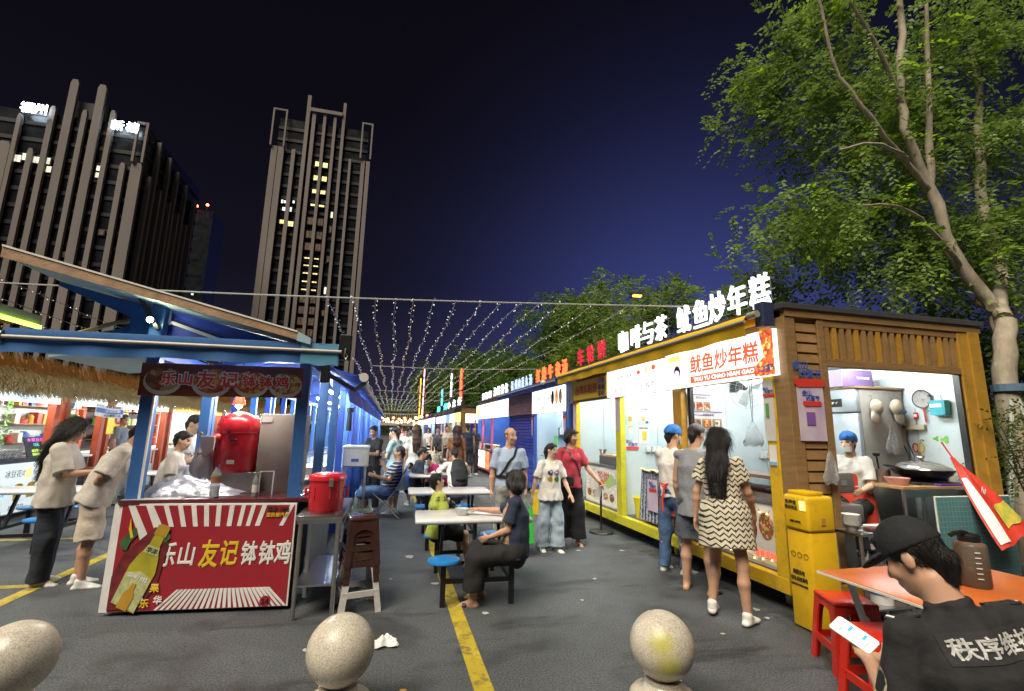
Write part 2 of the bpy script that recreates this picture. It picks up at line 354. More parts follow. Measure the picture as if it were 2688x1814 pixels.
class Person:
    """Joint layout in local space: origin on the ground, facing +Y, right hand at +X."""
    def __init__(s, label, loc, face, H=1.65, sex='f', skin=None, vox=.009, pelvis=None, lean=(0,0,1), chest=None, head=(0,1,0), headup=(0,0,1), twist=0.,
                 arms=None, legs=None, fat=1., cat=None, group=None, hands=None, name='person'):
        s.root=thing(name,label,cat or 'person',loc,0.,group); s.root.rotation_euler=(0,0,face)
        s.H=H; k=H/1.70; s.k=k; s.sex=sex; s.vox=vox; s.fat=fat; s.skin=skin or SKIN_MID
        f = sex=='f'; s.f=f
        hipw=(.088 if f else .084)*k; shw=(.150 if f else .176)*k
        legs=legs or {}; arms=arms or {}
        th=.43*k; sh_=.415*k; ank=.075*k
        s.pel=np.array(pelvis if pelvis is not None else (0,0,th+sh_+ank-.005*k))
        up=nrm(lean); s.up=up
        side=nrm(np.cross([0,1,0],up)) if abs(up[1])<.95 else np.array([1.,0,0]); fr=np.cross(up,side)
        s.side=side; s.fr=fr
        up2=nrm(chest) if chest is not None else up
        side2=side*cos(twist)-fr*sin(twist); side2=nrm(side2-up2*(side2@up2)); fr2=np.cross(up2,side2); s.side2=side2; s.fr2=fr2; s.up2=up2
        s.waist=s.pel+up*.16*k; s.chest=s.waist+nrm(up+up2)*.20*k; s.neck=s.chest+up2*.185*k
        s.sh={1:s.chest+up2*.125*k+side2*shw, -1:s.chest+up2*.125*k-side2*shw}
        s.hip={1:s.pel+side*hipw-up*.02*k, -1:s.pel-side*hipw-up*.02*k}
        s.elb={};s.wri={};s.hnd={};s.kne={};s.ank={};s.toe={}
        for q,nm in ((1,'r'),(-1,'l')):
            ua,fa=arms.get(nm,((q*.18,.02,-1),(q*.08,.18,-1)))
            s.elb[q]=s.sh[q]+nrm(ua)*.285*k; s.wri[q]=s.elb[q]+nrm(fa)*.245*k; hd=arms.get(nm+'h',fa); s.hnd[q]=nrm(hd)
            t,c=legs.get(nm,((q*.03,.02,-1),(q*.01,-.02,-1)))
            s.kne[q]=s.hip[q]+nrm(t)*th; s.ank[q]=s.kne[q]+nrm(c)*sh_; s.toe[q]=nrm(legs.get(nm+'t',(q*.2,1,-.12)))
        hf=nrm(head); hu=np.array(headup,float); hu=nrm(hu-hf*(hu@hf)); hs=np.cross(hf,hu)     # right = fwd x up
        s.HR=np.stack([hs,hf,hu],1); s.hc=s.neck+up2*.03*k+hu*(.135*k)+hf*.018*k
        s.hands=hands or {}
        pts=[s.pel,s.neck,s.hc]+[d[q] for d in (s.sh,s.elb,s.wri,s.hip,s.kne,s.ank) for q in (1,-1)]
        pts+=[s.wri[q]+s.hnd[q]*.2*k for q in (1,-1)]+[s.ank[q]+s.toe[q]*.22*k-np.array([0,0,.08*k]) for q in (1,-1)]+[s.hc+s.HR[:,2]*.13*k]
        pts=np.array(pts); s.lo=pts.min(0)-.09*k; s.hi=pts.max(0)+.09*k
        s.objs={}
    def hp(s,x,y,z): return s.hc+s.HR@(np.array([x,y,z])*s.k)          # head space to local
    def body(s, face=True):
        k=s.k; f=s.f; F=Field(s.lo,s.hi,s.vox); g=s.fat
        S,FR,S2,FR2=s.side,s.fr,s.side2,s.fr2
        F.loft([(s.pel-s.up*.06*k,S,FR,.145*k*g,.10*k*g),(s.pel+s.up*.02*k,S,FR,(.168 if f else .158)*k*g,.112*k*g),(s.waist,S,FR,(.128 if f else .142)*k*g,.092*k*g),
                (s.chest,S2,FR2,(.130 if f else .150)*k*g,.100*k*g),(s.chest+s.up2*.10*k,S2,FR2,(.122 if f else .145)*k,.076*k),(s.chest+s.up2*.15*k,S2,FR2,.085*k,.055*k)],.03*k)
        nb=s.neck-s.up2*.04*k
        F.cone(nb,s.hp(0,-.015,-.075),(.056 if f else .062)*k,(.050 if f else .057)*k,.03*k)
        for q in (1,-1):
            F.cone(s.chest+s.up2*.10*k+(s.sh[q]-s.chest-s.up2*.125*k)*.5,s.sh[q],.045*k,.042*k,.03*k)
            F.cone(s.sh[q],s.elb[q],(.040 if f else .046)*k,(.036 if f else .041)*k,.02*k)
            mid=s.elb[q]+(s.wri[q]-s.elb[q])*.3
            F.chain([s.elb[q],mid,s.wri[q]],[.036*k,(.038 if f else .043)*k,.025*k],.015*k)
            s.hand(F,q)
            F.cone(s.hip[q],s.kne[q],.082*k*g,.052*k,.04*k)
            cm=s.kne[q]+(s.ank[q]-s.kne[q])*.33; bk=nrm(s.ank[q]-s.kne[q]); fwd=s.toe[q]-bk*(s.toe[q]@bk)
            F.chain([s.kne[q],cm-fwd*.014*k,s.ank[q]],[.050*k,.054*k,.034*k],.02*k)
            heel=s.ank[q]-np.array([0,0,.045*k])-s.toe[q]*.035*k
            F.chain([s.ank[q],heel],[.033*k,.032*k],.015*k); F.chain([heel,s.ank[q]-np.array([0,0,.042*k])+s.toe[q]*.10*k,s.ank[q]-np.array([0,0,.055*k])+s.toe[q]*.16*k],[.030*k,.032*k,.020*k],.015*k)
            F.cone(s.ank[q],s.ank[q]-np.array([0,0,.035*k])+s.toe[q]*.09*k,.034*k,.028*k,.015*k)
        # head
        R=s.HR; w=.073 if f else .076
        F.ell(s.hp(0,-.012,.035),np.array([w,.094,.092])*k,R,.02*k)
        F.ell(s.hp(0,.022,-.030),np.array([.061,.062,.088])*k,R,.02*k)
        F.ell(s.hp(0,.050,-.085),np.array([.032,.030,.026])*k,R,.025*k)
        if face:
            F.cone(s.hp(0,.080,.012),s.hp(0,.100,-.030),.009*k,.0125*k,.012*k)
            for q in (1,-1):
                F.ell(s.hp(q*.014,.090,-.034),np.array([.010,.010,.008])*k,R,.008*k)
                F.ell(s.hp(q*.034,.066,-.022),np.array([.026,.022,.026])*k,R,.02*k)
                F.ell(s.hp(q*.033,.088,.010),np.array([.017,.014,.010])*k,R,0,cut=True)
                F.ell(s.hp(q*.032,.0655,.010),np.array([.0165,.0165,.0125])*k,R,.004*k)
                F.ell(s.hp(q*(w+.002),-.010,-.002),np.array([.009,.020,.031])*k,R,.008*k)
            F.ell(s.hp(0,.082,-.060),np.array([.024,.011,.006])*k,R,.006*k); F.ell(s.hp(0,.080,-.070),np.array([.020,.011,.007])*k,R,.006*k)
        hc=s.hc; Rt=R; kk=k
        def pick(c):
            q=(c-hc)@Rt/kk; o=np.zeros(len(c)); ax=np.abs(q[:,0])
            o[(q[:,1]>.07)&(ax<.024)&(q[:,2]<-.053)&(q[:,2]>-.077)]=1
            o[(q[:,1]>.06)&(ax>.014)&(ax<.052)&(q[:,2]>.024)&(q[:,2]<.034)]=2
            o[(q[:,1]>.062)&(ax>.017)&(ax<.047)&(q[:,2]>.003)&(q[:,2]<.017)]=4
            return o
        s.objs['body']=F.build('body',[s.skin,LIP,BROW,EYEW,EYED],s.root,pick); return s
    def hand(s,F,q):
        k=s.k*1.0; w=s.wri[q]; d=s.hnd[q]; mode=s.hands.get('r' if q>0 else 'l','relax')
        # palm normal: towards the body by default
        inn=-q*s.side; n=inn-d*(inn@d); n=nrm(n) if np.linalg.norm(n)>.2 else nrm(np.cross(d,[0,0,1]))
        if mode=='flat' : n=nrm(np.array([0,0,-1.])-d*(-d[2])) if abs(d[2])<.9 else n
        if mode=='up': n=nrm(np.array([0,0,1.])-d*(d[2])) if abs(d[2])<.9 else n
        t=np.cross(d,n)*q; 
        if t@np.array([0,1,.3])<0 and mode=='relax': t=-t           # thumb side forward
        if mode in('flat','up') and t@(-q*s.side)<0: t=-t
        pl=.085*k; c0=w+d*.015*k; c1=w+d*pl
        F.loft([(c0,t,n,.027*k,.018*k),(w+d*.05*k,t,n,.038*k,.016*k),(c1,t,n,.040*k,.013*k)],.012*k)
        curl={'relax':.35,'grip':1.25,'flat':.08,'up':.3,'point':.5}[mode]
        for i,(off,L) in enumerate(((.030,.070),(.010,.080),(-.010,.074),(-.029,.058))):
            p0=c1+t*off*k; dd=d; 
            for j in range(3):
                a=curl*(.6 if j==0 else .9); dd=nrm(dd*cos(a)+n*sin(a)); nn=n
                p1=p0+dd*L*k*(.45,.32,.25)[j]; F.cone(p0,p1,(.0095,.0085,.008)[j]*k,(.0085,.008,.007)[j]*k,.004*k); p0=p1
                n_=nrm(n-dd*(n@dd)) if np.linalg.norm(n-dd*(n@dd))>.2 else n
        p0=w+d*.025*k+t*.028*k; p1=p0+nrm(d*.6+t*.7+n*.3)*.045*k; p2=p1+nrm(d*.9+t*.15+n*.45)*.036*k
        F.chain([p0,p1,p2],[.013*k,.0105*k,.008*k],.010*k)
    # -------- garments
    def shirt(s, mat, loose=.018, sleeve=.55, hem=-.02, name='shirt', fold=.010, neck=.0, vox=None, flare=.0, sl_r=.066, seed=3, open_neck=True, collar=False):
        k=s.k; f=s.f; F=Field(s.lo-.08,s.hi+.08,vox or s.vox); e=loose; g=s.fat; S,FR,S2,FR2=s.side,s.fr,s.side2,s.fr2
        hp=s.pel+s.up*hem*k
        F.loft([(hp,S,FR,(.168 if f else .160)*k*g+e+flare,.118*k*g+e*.8+flare),(s.waist,S,FR,(.136 if f else .148)*k*g+e*.9+flare*.4,.102*k*g+e*.8+flare*.4),(s.chest,S2,FR2,(.138 if f else .158)*k*g+e*.7,.110*k*g+e*.7)],.03*k,flat=True)
        F.loft([(s.waist,S2,FR2,(.135 if f else .146)*k*g+e*.9,.100*k*g+e*.8),(s.chest,S2,FR2,(.138 if f else .158)*k*g+e*.7,.110*k*g+e*.7),(s.chest+s.up2*.10*k,S2,FR2,(.122 if f else .145)*k+e*.4,.080*k+e*.5),(s.chest+s.up2*.15*k,S2,FR2,.085*k+e*.5,.058*k+e*.5)],.03*k)
        if f:
            for q in (1,-1): F.ell(s.chest+s.up2*.03*k+s.fr2*.085*k*g+s.side2*q*.065*k,np.array([.058,.05,.056])*k,None,.04*k)
        for q in (1,-1):
            F.cone(s.chest+s.up2*.105*k,s.sh[q],.058*k,.050*k+e*.35,.03*k)
            if sleeve<=1:
                if sleeve>0:
                    c=s.sh[q]+(s.elb[q]-s.sh[q])*sleeve; F.loft([(s.sh[q],S,FR,.051*k+e*.4,.051*k+e*.4),(c,*perp(s.elb[q]-s.sh[q]),sl_r*.9*k+e*.3,sl_r*.9*k+e*.3)],.025*k,planes=[(nrm(s.elb[q]-s.sh[q]),float(nrm(s.elb[q]-s.sh[q])@c))])
            else:
                c=s.elb[q]+(s.wri[q]-s.elb[q])*(sleeve-1); F.chain([s.sh[q],s.elb[q],c],[.054*k+e*.4,.050*k+e*.3,.040*k+e*.2],.025*k,planes=())
        if fold: F.noise(fold,9/ k,seed,(1,1,.8))
        if open_neck: 
            nb=s.neck+s.up2*.035*k; F.ell(nb+s.fr2*.035*k,np.array([.068,.075+neck,.055+neck])*k,np.stack([s.side2,s.fr2,s.up2],1),0,cut=True)
        if collar:
            for q in (1,-1):
                a=s.neck+s.up2*.012*k; F.chain([a-s.fr2*.055*k+s.side2*q*.02*k,a+s.side2*q*.062*k,a+s.fr2*.06*k-s.up2*.03*k+s.side2*q*.03*k],[.016*k,.016*k,.012*k],.01*k)
        s.objs[name]=F.build(name,mat,s.root); return s
    def trousers(s, mat, length=1., r0=.094, r1=.075, waist=.10, name='trousers', fold=.010, cuff=None, seed=5, vox=None):
        k=s.k; g=s.fat; F=Field(s.lo-.06,s.hi+.06,vox or s.vox); S,FR=s.side,s.fr
        F.loft([(s.pel-s.up*.07*k,S,FR,.16*k*g,.112*k*g),(s.pel+s.up*.02*k,S,FR,(.180 if s.f else .172)*k*g,.124*k*g),(s.pel+s.up*waist*k,S,FR,.158*k*g,.108*k*g)],.03*k)
        for q in (1,-1):
            end=s.kne[q]+(s.ank[q]-s.kne[q])*(length-.5)*2 if length>.5 else s.hip[q]+(s.kne[q]-s.hip[q])*length*2
            if length>.5:
                F.chain([s.hip[q],s.kne[q]],[r0*k*g,(r0*.5+r1*.5)*k],.04*k)
                F.loft([(s.kne[q],*perp(s.ank[q]-s.kne[q]),(r0*.5+r1*.5)*k,(r0*.5+r1*.5)*k),(end,*perp(s.ank[q]-s.kne[q]),r1*k,r1*k)],.03*k,planes=[(nrm(s.ank[q]-s.kne[q]),float(nrm(s.ank[q]-s.kne[q])@end))])
            else:
                d=nrm(s.kne[q]-s.hip[q]); F.loft([(s.hip[q],*perp(d),r0*k*g,r0*k*g),(end,*perp(d),r1*k*g,r1*k*g)],.04*k,planes=[(d,float(d@end))])
        if fold: F.noise(fold,8/k,seed,(1,1,.55))
        s.objs[name]=F.build(name,mat,s.root); return s
    def skirt(s, mat, secs, name='skirt', fold=.008, seed=4, drop=None, wave=0.):   # secs: (distance below waist, r_side, r_front)
        k=s.k; F=Field(s.lo-.15,s.hi+.15,s.vox); S,FR=s.side,s.fr; dn=-s.up if drop is None else nrm(drop)
        F.loft([(s.waist+dn*d*k,S,FR,a*k,b*k) for d,a,b in secs],.03*k,flat=True)
        if fold: F.noise(fold,9/k,seed,(1,1,.18))
        s.objs[name]=F.build(name,mat,s.root); return s
    def shoes(s, mat, sole=None, kind='sneaker', name='shoe'):
        k=s.k; sole=sole or mat
        for q in (1,-1):
            A=s.ank[q]; t=s.toe[q]; th=nrm([t[0],t[1],0.]) if kind!='x' else t; u=np.array([0,0,1.])
            if abs(t[2])>.5: th=t; u=nrm(u-t*(t@u))
            sd=np.cross(th,u); g0=A-u*.075*k
            F=Field(A-.26*k,A+.26*k,min(s.vox,.007))
            base=[(g0+u*.026*k-th*.055*k,sd,u,.034*k,.024*k),(g0+u*.028*k+th*.03*k,sd,u,.037*k,.026*k),(g0+u*.026*k+th*.11*k,sd,u,.044*k,.024*k),(g0+u*.022*k+th*.165*k,sd,u,.036*k,.018*k)]
            if kind=='sneaker':
                F.loft(base,.02*k); F.cone(A-u*.03*k-th*.015*k,A+u*.012*k-th*.012*k,.043*k,.044*k,.02*k); F.cone(A-u*.01*k+th*.02*k,A-u*.035*k+th*.09*k,.036*k,.024*k,.02*k)
            elif kind in('slipper','sandal'):
                F.loft([(c-u*.018*k,a,b,r*.98,.010*k) for c,a,b,r,_ in base],.008*k)
                F.loft([(g0+u*.035*k+th*.055*k,sd,u,.046*k,.032*k),(g0+u*.030*k+th*.105*k,sd,u,.048*k,.028*k)],.008*k,flat=True)
                if kind=='sandal': F.loft([(A-u*.01*k,sd,th,.040*k,.042*k),(A+u*.005*k,sd,th,.040*k,.042*k)],.005*k,flat=True)
            gz=float(u@g0)+.020*k; hm=.9
            F.plane(-u,-float(u@g0)+.002)
            o=F.build(name,[mat,sole],s.root,lambda c: ((c@u)<gz).astype(int)); s.objs.setdefault('shoes',[]).append(o)
        return s
    def hair(s, kind='short', mat=None, L=.25, name='hair', seed=1, vox=None, amp=.004):
        k=s.k; R=s.HR; F=Field(s.lo-.25*k,s.hi+.1*k,vox or min(s.vox,.008)); mat=mat or HAIR
        w=.080 if s.f else .081
        P=lambda x,y,z: s.hp(x,y,z)
        if kind!='ring':
            F.ell(P(0,-.016,.042),np.array([w,.101,.094 if kind!='buzz' else .091])*k,R,.0)
            # clear the face: everything in front of a slanting plane
            n=R@nrm([0,1,-.42]); 
            F.put(lambda X,Y,Z: -(X*n[0]+Y*n[1]+Z*n[2]-float(n@P(0,.052 if kind not in('bob','long') else .058,.045))), s.lo-.3,s.hi+.2,0,cut=True)
            n2=R@nrm([0,.55,-1]); o2=float(n2@P(0,-.03,-.025 if kind in('short','buzz') else -.03))
            if kind in('short','buzz','pony','bun','up'):
                F.put(lambda X,Y,Z: -(X*n2[0]+Y*n2[1]+Z*n2[2]-float(n2@P(0,.005,-.012))), s.lo-.3,s.hi+.2,0,cut=True)
                F.cone(P(0,-.085,-.02),P(0,-.062,-.075),.045*k,.034*k,.02*k)
            if kind in ('short','up','pony','bun'):
                F.cone(P(-.03,.058,.085),P(.035,.055,.082),.026*k,.026*k,.02*k)
        if kind=='ring':
            F.ell(P(0,-.016,.034),np.array([.0795,.099,.092])*k,R,.0); F.plane(R@nrm([0,-.25,1]),float((R@nrm([0,-.25,1]))@P(0,0,.058))); F.plane(-R[:,2],-float(R[:,2]@P(0,0,-.045)))
            n=R@nrm([0,1,.1]); F.put(lambda X,Y,Z: -(X*n[0]+Y*n[1]+Z*n[2]-float(n@P(0,.022,0))), s.lo-.3,s.hi+.2,0,cut=True)
        if kind=='bob':
            for q in (1,-1): F.chain([P(q*.062,.0,.07),P(q*.082,-.005,.0),P(q*.080,.012,-.055)],[.03*k,.032*k,.018*k],.02*k)
            F.chain([P(0,-.08,.06),P(0,-.088,-.03),P(0,-.065,-.10)],[.05*k,.055*k,.03*k],.03*k)
            for q in (1,-1): F.chain([P(q*.05,-.07,.04),P(q*.06,-.06,-.04),P(q*.055,-.045,-.085)],[.04*k,.04*k,.02*k],.03*k)
            F.cone(P(-.045,.072,.075),P(.045,.072,.075),.022*k,.022*k,.02*k)
        if kind=='long':
            dn=np.array([0,0,-1.])
            nk=s.neck-s.fr2*.10*k-s.up2*.02*k; b1=s.chest+s.up2*.06*k-s.fr2*.125*k; b2=s.chest-s.up2*(L-.16)*k-s.fr2*.135*k      # hair falls over the back of the clothes
            F.chain([P(0,-.07,.08),P(0,-.092,0),nk,b1,b2],[.05*k,.062*k,.060*k,.050*k,.028*k],.04*k)
            for q in (1,-1):
                o=s.side2*q; F.chain([P(q*.04,-.04,.09),P(q*.076,-.045,.0),nk+o*.055*k,b1+o*.060*k,b2+o*.055*k],[.035*k,.036*k,.040*k,.036*k,.012*k],.035*k)
                F.chain([P(q*.04,.03,.095),P(q*.074,.018,.03),P(q*.078,-.01,-.06)],[.022*k,.022*k,.02*k],.025*k)
        if kind=='pony':
            b=P(0,-.115,.03); F.chain([P(0,-.09,.045),b,b+np.array([0,0,-.06*k])-R[:,1]*.015*k,b+np.array([0,0,-L*k])],[.02*k,.028*k,.032*k,.008*k],.015*k)
        if kind in('bun',):
            F.ell(P(0,-.105,.04),np.array([.036,.03,.036])*k,R,.015*k)
        F.noise(amp,22,seed,(1,1,.35))
        s.objs[name]=F.build(name,mat,s.root); return s
def perp(d):
    d=nrm(d); u=nrm(np.cross(d,[0,0,1.])) if abs(d[2])<.9 else nrm(np.cross(d,[0,1.,0])); return u,np.cross(u,d)
# ================================================================ setting
def asphalt():
    m=M('asphalt',(.066,.072,.079),.78,var=.25,scale=.7); n,l,b=nodes_of(m)
    tc=n['Texture Coordinate'].outputs['Object']
    base=b.inputs['Base Color'].links[0].from_socket
    sp=n.new('ShaderNodeTexNoise'); sp.inputs['Scale'].default_value=75; sp.inputs['Detail'].default_value=6; sp.inputs['Roughness'].default_value=.7; l.new(tc,sp.inputs['Vector'])
    r=n.new('ShaderNodeMapRange'); r.inputs['From Min'].default_value=.36; r.inputs['From Max'].default_value=.68; r.inputs['To Min'].default_value=.3; r.inputs['To Max'].default_value=1.9; l.new(sp.outputs['Fac'],r.inputs['Value'])
    st=n.new('ShaderNodeTexNoise'); st.inputs['Scale'].default_value=1.3; st.inputs['Detail'].default_value=7; st.inputs['Roughness'].default_value=.62; l.new(tc,st.inputs['Vector'])
    r2=n.new('ShaderNodeMapRange'); r2.inputs['From Min'].default_value=.36; r2.inputs['From Max'].default_value=.50; r2.inputs['To Min'].default_value=.45; r2.inputs['To Max'].default_value=1.05; l.new(st.outputs['Fac'],r2.inputs['Value'])
    mp=n.new('ShaderNodeMapping'); mp.inputs['Scale'].default_value=(.55,2.2,1); mp.inputs['Rotation'].default_value=(0,0,.25); l.new(tc,mp.inputs[0]); s3=n.new('ShaderNodeTexNoise'); s3.inputs['Scale'].default_value=.9; s3.inputs['Detail'].default_value=8; s3.inputs['Roughness'].default_value=.7; l.new(mp.outputs[0],s3.inputs['Vector']); r3=n.new('ShaderNodeMapRange'); r3.inputs['From Min'].default_value=.54; r3.inputs['From Max'].default_value=.66; r3.inputs['To Min'].default_value=1.; r3.inputs['To Max'].default_value=.42; l.new(s3.outputs['Fac'],r3.inputs['Value'])
    m0=n.new('ShaderNodeMath'); m0.operation='MULTIPLY'; l.new(r2.outputs[0],m0.inputs[0]); l.new(r3.outputs[0],m0.inputs[1]); mu=n.new('ShaderNodeMath'); mu.operation='MULTIPLY'; l.new(r.outputs[0],mu.inputs[0]); l.new(m0.outputs[0],mu.inputs[1])
    mm=n.new('ShaderNodeVectorMath'); mm.operation='SCALE'; l.new(base,mm.inputs[0]); l.new(mu.outputs[0],mm.inputs['Scale']); l.new(mm.outputs[0],b.inputs['Base Color'])
    ro=n.new('ShaderNodeMapRange'); ro.inputs['From Min'].default_value=.35; ro.inputs['From Max'].default_value=.6; ro.inputs['To Min'].default_value=.55; ro.inputs['To Max'].default_value=.85; l.new(st.outputs['Fac'],ro.inputs['Value']); l.new(ro.outputs[0],b.inputs['Roughness'])
    bp=n.new('ShaderNodeBump'); bp.inputs['Strength'].default_value=.5; bp.inputs['Distance'].default_value=.006; l.new(sp.outputs['Fac'],bp.inputs['Height']); l.new(bp.outputs[0],b.inputs['Normal'])
    return m
ground=MB().quad((-500,-60,0),(500,-60,0),(500,700,0),(-500,700,0)).build('ground',asphalt()); tag(ground,kind='structure')
def worn_paint():
    m=M('yellow_road_paint',(.42,.32,.02),.7,var=.2,scale=3); n,l,b=nodes_of(m)
    base=b.inputs['Base Color'].links[0].from_socket; tc=n['Texture Coordinate'].outputs['Object']
    w=n.new('ShaderNodeTexNoise'); w.inputs['Scale'].default_value=7; w.inputs['Detail'].default_value=9; w.inputs['Roughness'].default_value=.75; l.new(tc,w.inputs['Vector'])
    r=n.new('ShaderNodeMapRange'); r.inputs['From Min'].default_value=.50; r.inputs['From Max'].default_value=.66; l.new(w.outputs['Fac'],r.inputs['Value'])
    mx=n.new('ShaderNodeMix'); mx.data_type='RGBA'; l.new(r.outputs[0],mx.inputs['Factor']); l.new(base,mx.inputs['A']); mx.inputs['B'].default_value=(.07,.062,.035,1); l.new(mx.outputs['Result'],b.inputs['Base Color'])
    return m
PAINT=worn_paint()
def stripe(a,b,w):
    a=Vector((*a,.004)); b=Vector((*b,.004)); d=(b-a).normalized(); p=Vector((-d.y,d.x,0))*w/2
    o=MB().quad(a-p,b-p,b+p,a+p).build('painted_line',PAINT,ground); return o
stripe((.668,-2),(.676,32),.125)
stripe((-3.30,5.3),(-3.32,30),.12)
stripe((-3.24,6.03),(-9,6.12),.10)
stripe((-4.2,8.27),(-9,8.35),.10)
stripe((6.5,-4),(6.5,3.0),.12)

# ---------------------------------------------------------------- towers
FIN=M('tower_stone_fin',(.20,.172,.158),.8,var=.12,scale=.25,stretch=(1,1,.15),bump=.1,bscale=3)
GLASS=M('tower_dark_glass',(.010,.012,.016),.25,var=.4,scale=.3)
BAND=M('tower_floor_band',(.007,.0075,.009),.6,var=.2,scale=.6)
WARMW=M('lit_window_warm',(.95,.72,.30),.6,estr=.8,var=.35,scale=1.2,sample=False)
PALEW=M('lit_window_pale',(.85,.85,.60),.6,estr=.6,var=.35,scale=1.2,sample=False)
COOLW=M('lit_window_cool',(.70,.85,1.),.6,estr=.9,var=.3,scale=1.2,sample=False)
DIMW=M('lit_window_dim',(.14,.09,.06),.6,estr=.02,var=.5,scale=1.0,sample=False)
FRAME=M('window_frame_dark',(.02,.02,.02),.5)
SIGNW=M('tower_sign_white',(.8,.9,1.),.5,estr=6.,ecol=(.75,.88,1.),sample=False)
T1=thing('office_tower','dark glass office tower with pale stone fins and glowing white roof characters','building',(-74,135,0))
part('glass_wall',B(-92,-60.9,121,152,0,71.5),GLASS,T1)
part('parapet',B(-78,-70,121.5,130,71.5,76),BAND,T1)
for z in range(4,70,4):
    part('floor_band',B(-92,-60.7,120.8,120.98,z,z+.9),BAND,T1); part('floor_band',B(-60.88,-60.7,121,152,z,z+.9),BAND,T1)
for x,w,t in ((-87.2,2.2,62.8),(-85.6,.8,69.9),(-82.3,1.1,61.9),(-79.8,1.1,73),(-76.7,1.6,80.6),(-73.7,1.0,73.2),(-71.2,1.7,80.4),(-68.2,1.0,74.2),(-64.5,1.1,61.3),(-61.2,1.2,61.7),(-62.3,1.0,61.7)):
    mb=MB().box(x-w/2,x+w/2,120.0,120.75,0,t-1); mb.prism([(x-w/2,120.,t-1),(x+w/2,120.,t-1),(x+w/2*.6,120.,t),(x-w/2*.6,120.,t)],(0,.75,0)); part('fin',mb,FIN,T1)
mb=MB(); 
for x in (-62.5,-60.55): mb.box(x-.25,x+.25,119.4,119.9,61.7,72)
mb.box(-62.2,-60.85,119.4,119.9,71.5,72); part('crown_frame',mb,FIN,T1)
for i,(y,t) in enumerate(((123,59.9),(125.2,70.3),(128.3,59.2),(131,69.6),(133.9,58.6),(135.9,68.4),(138.9,57.9),(141.5,67.6),(144.5,57),(148,66))):
    part('fin',B(-60.7,-59.7,y-.4,y+.4,0,t),FIN,T1)
def tower_windows(root,lst,y):
    for x,z,w,h,m in lst:
        f=part('window',B(x-w/2-.15,x+w/2+.15,y,y+.1,z-h/2-.15,z+h/2+.15),FRAME,root); n=max(1,round(w/.9))
        for i in range(n):
            a=x-w/2+i*w/n; part('pane',B(a+.04,a+w/n-.06,y-.06,y-.01,z-h/2,z+h/2),m,f)
tower_windows(T1,[(-84.8,59.3,1.6,1.6,PALEW),(-83.5,59.9,.8,1.6,PALEW),(-81.2,59.5,1.6,1.5,PALEW),(-79.0,59.6,.8,1.5,PALEW),(-78.6,57.6,1.0,1.4,PALEW),(-69.2,59.4,1.0,1.2,PALEW),(-69.2,57.7,1.0,1.2,PALEW),(-66.5,44,1.,1.2,DIMW),(-72.6,38,.9,1.2,DIMW)],120.6)
w=part('window',B(-60.6,-60.5,136.5,138.5,46.5,50),FRAME,T1); part('pane',B(-60.45,-60.4,136.7,138.3,46.8,49.8),DIMW,w)
for s,x in (('福',-84.0),('州',-81.5),('新',-66.4),('榕',-63.4)):
    z=71.2 if x<-75 else 70.1; text('sign_letter',s,2.5,SIGNW,T1,(x,119.2,z),(1,0,0),(0,0,1),thick=.3,bold=.012)
    part('letter_rail',B(x-1.2,x+1.2,119.5,119.6,z-1.5,z-1.35),BAND,T1)

T2=thing('office_tower','slim dark tower with tall pale fins, open crown frames and rows of warm lit windows','building',(-27,165,0))
part('glass_wall',B(-41,-13.5,152,178,0,100),GLASS,T2)
for z in range(4,100,4): part('floor_band',B(-41,-13.4,151.7,151.95,z,z+1.),BAND,T2)
for x,w,t in ((-41.4,1.75,89.2),(-39.45,1.75,89.2),(-35.75,1.1,88.9),(-32.6,1.1,109),(-30.7,1.1,104.7),(-27.4,.9,104.4),(-24.2,.9,104.2),(-21.5,.9,108.4),(-18.5,.8,88.4),(-14.4,1.2,88.5),(-12.8,1.2,88.5)):
    part('fin',B(x-w/2,x+w/2,150.7,151.6,0,t),FIN,T2)
part('crown_beam',B(-32.0,-22.0,150.2,150.9,103.2,104.4),FIN,T2)
for a,b_ in ((-42.5,-38.7),(-15.3,-12.2)):
    mb=MB()
    for x in (a,b_): mb.box(x-.25,x+.25,150,150.5,89,102)
    mb.box(a+.25,b_-.25,150,150.5,101.5,102); part('crown_frame',mb,FIN,T2)
lst=[(-28.25,85.3,1.6,1.6,WARMW),(-25.99,85.2,1.5,1.6,WARMW),(-28.3,80.4,1.6,1.6,WARMW),(-25.9,80.4,1.5,1.6,WARMW),(-28.3,75.7,1.6,1.2,WARMW),(-25.9,75.7,1.5,1.2,WARMW),(-28.2,71,2,.6,WARMW),(-25.9,71,1.6,.6,WARMW),
     (-37.5,70.9,.6,1.1,COOLW),(-36.7,70.9,.7,.8,COOLW),(-34.2,71.2,.6,.8,COOLW),(-36.8,68.5,.9,1.1,COOLW),(-34.8,68.6,.6,1.4,COOLW),(-36.9,64.2,1.4,1.2,WARMW),(-34.4,63.8,1.6,1.6,WARMW),(-22.6,68.4,.7,2,PALEW),(-22.6,63.4,.6,2,DIMW),(-22.5,53.5,.7,1.8,DIMW),(-22.5,43.2,.7,2.2,PALEW),(-22.5,36,.7,1.6,DIMW)]
for z in (53.2,50.8,48.3,45.6,43): lst+= [(-28.6,z,1.7,.35,WARMW),(-25.9,z,1.4,.35,WARMW)]
for z in (65.5,61,57,40,36.5,33,29.5,26,22): lst+=[(-28.6,z,2.,2.2,DIMW),(-25.8,z,1.6,2.2,DIMW)]
tower_windows(T2,lst,151.3)
T3=thing('dark_tower','unlit far tower block with two red warning lamps on its roof','building',(-120,310,0))
part('wall',B(-128,-113,305,325,0,129),GLASS,T3)
RED=M('red_beacon',(1,.1,.05),.4,estr=14,ecol=(1,.08,.03),sample=False)
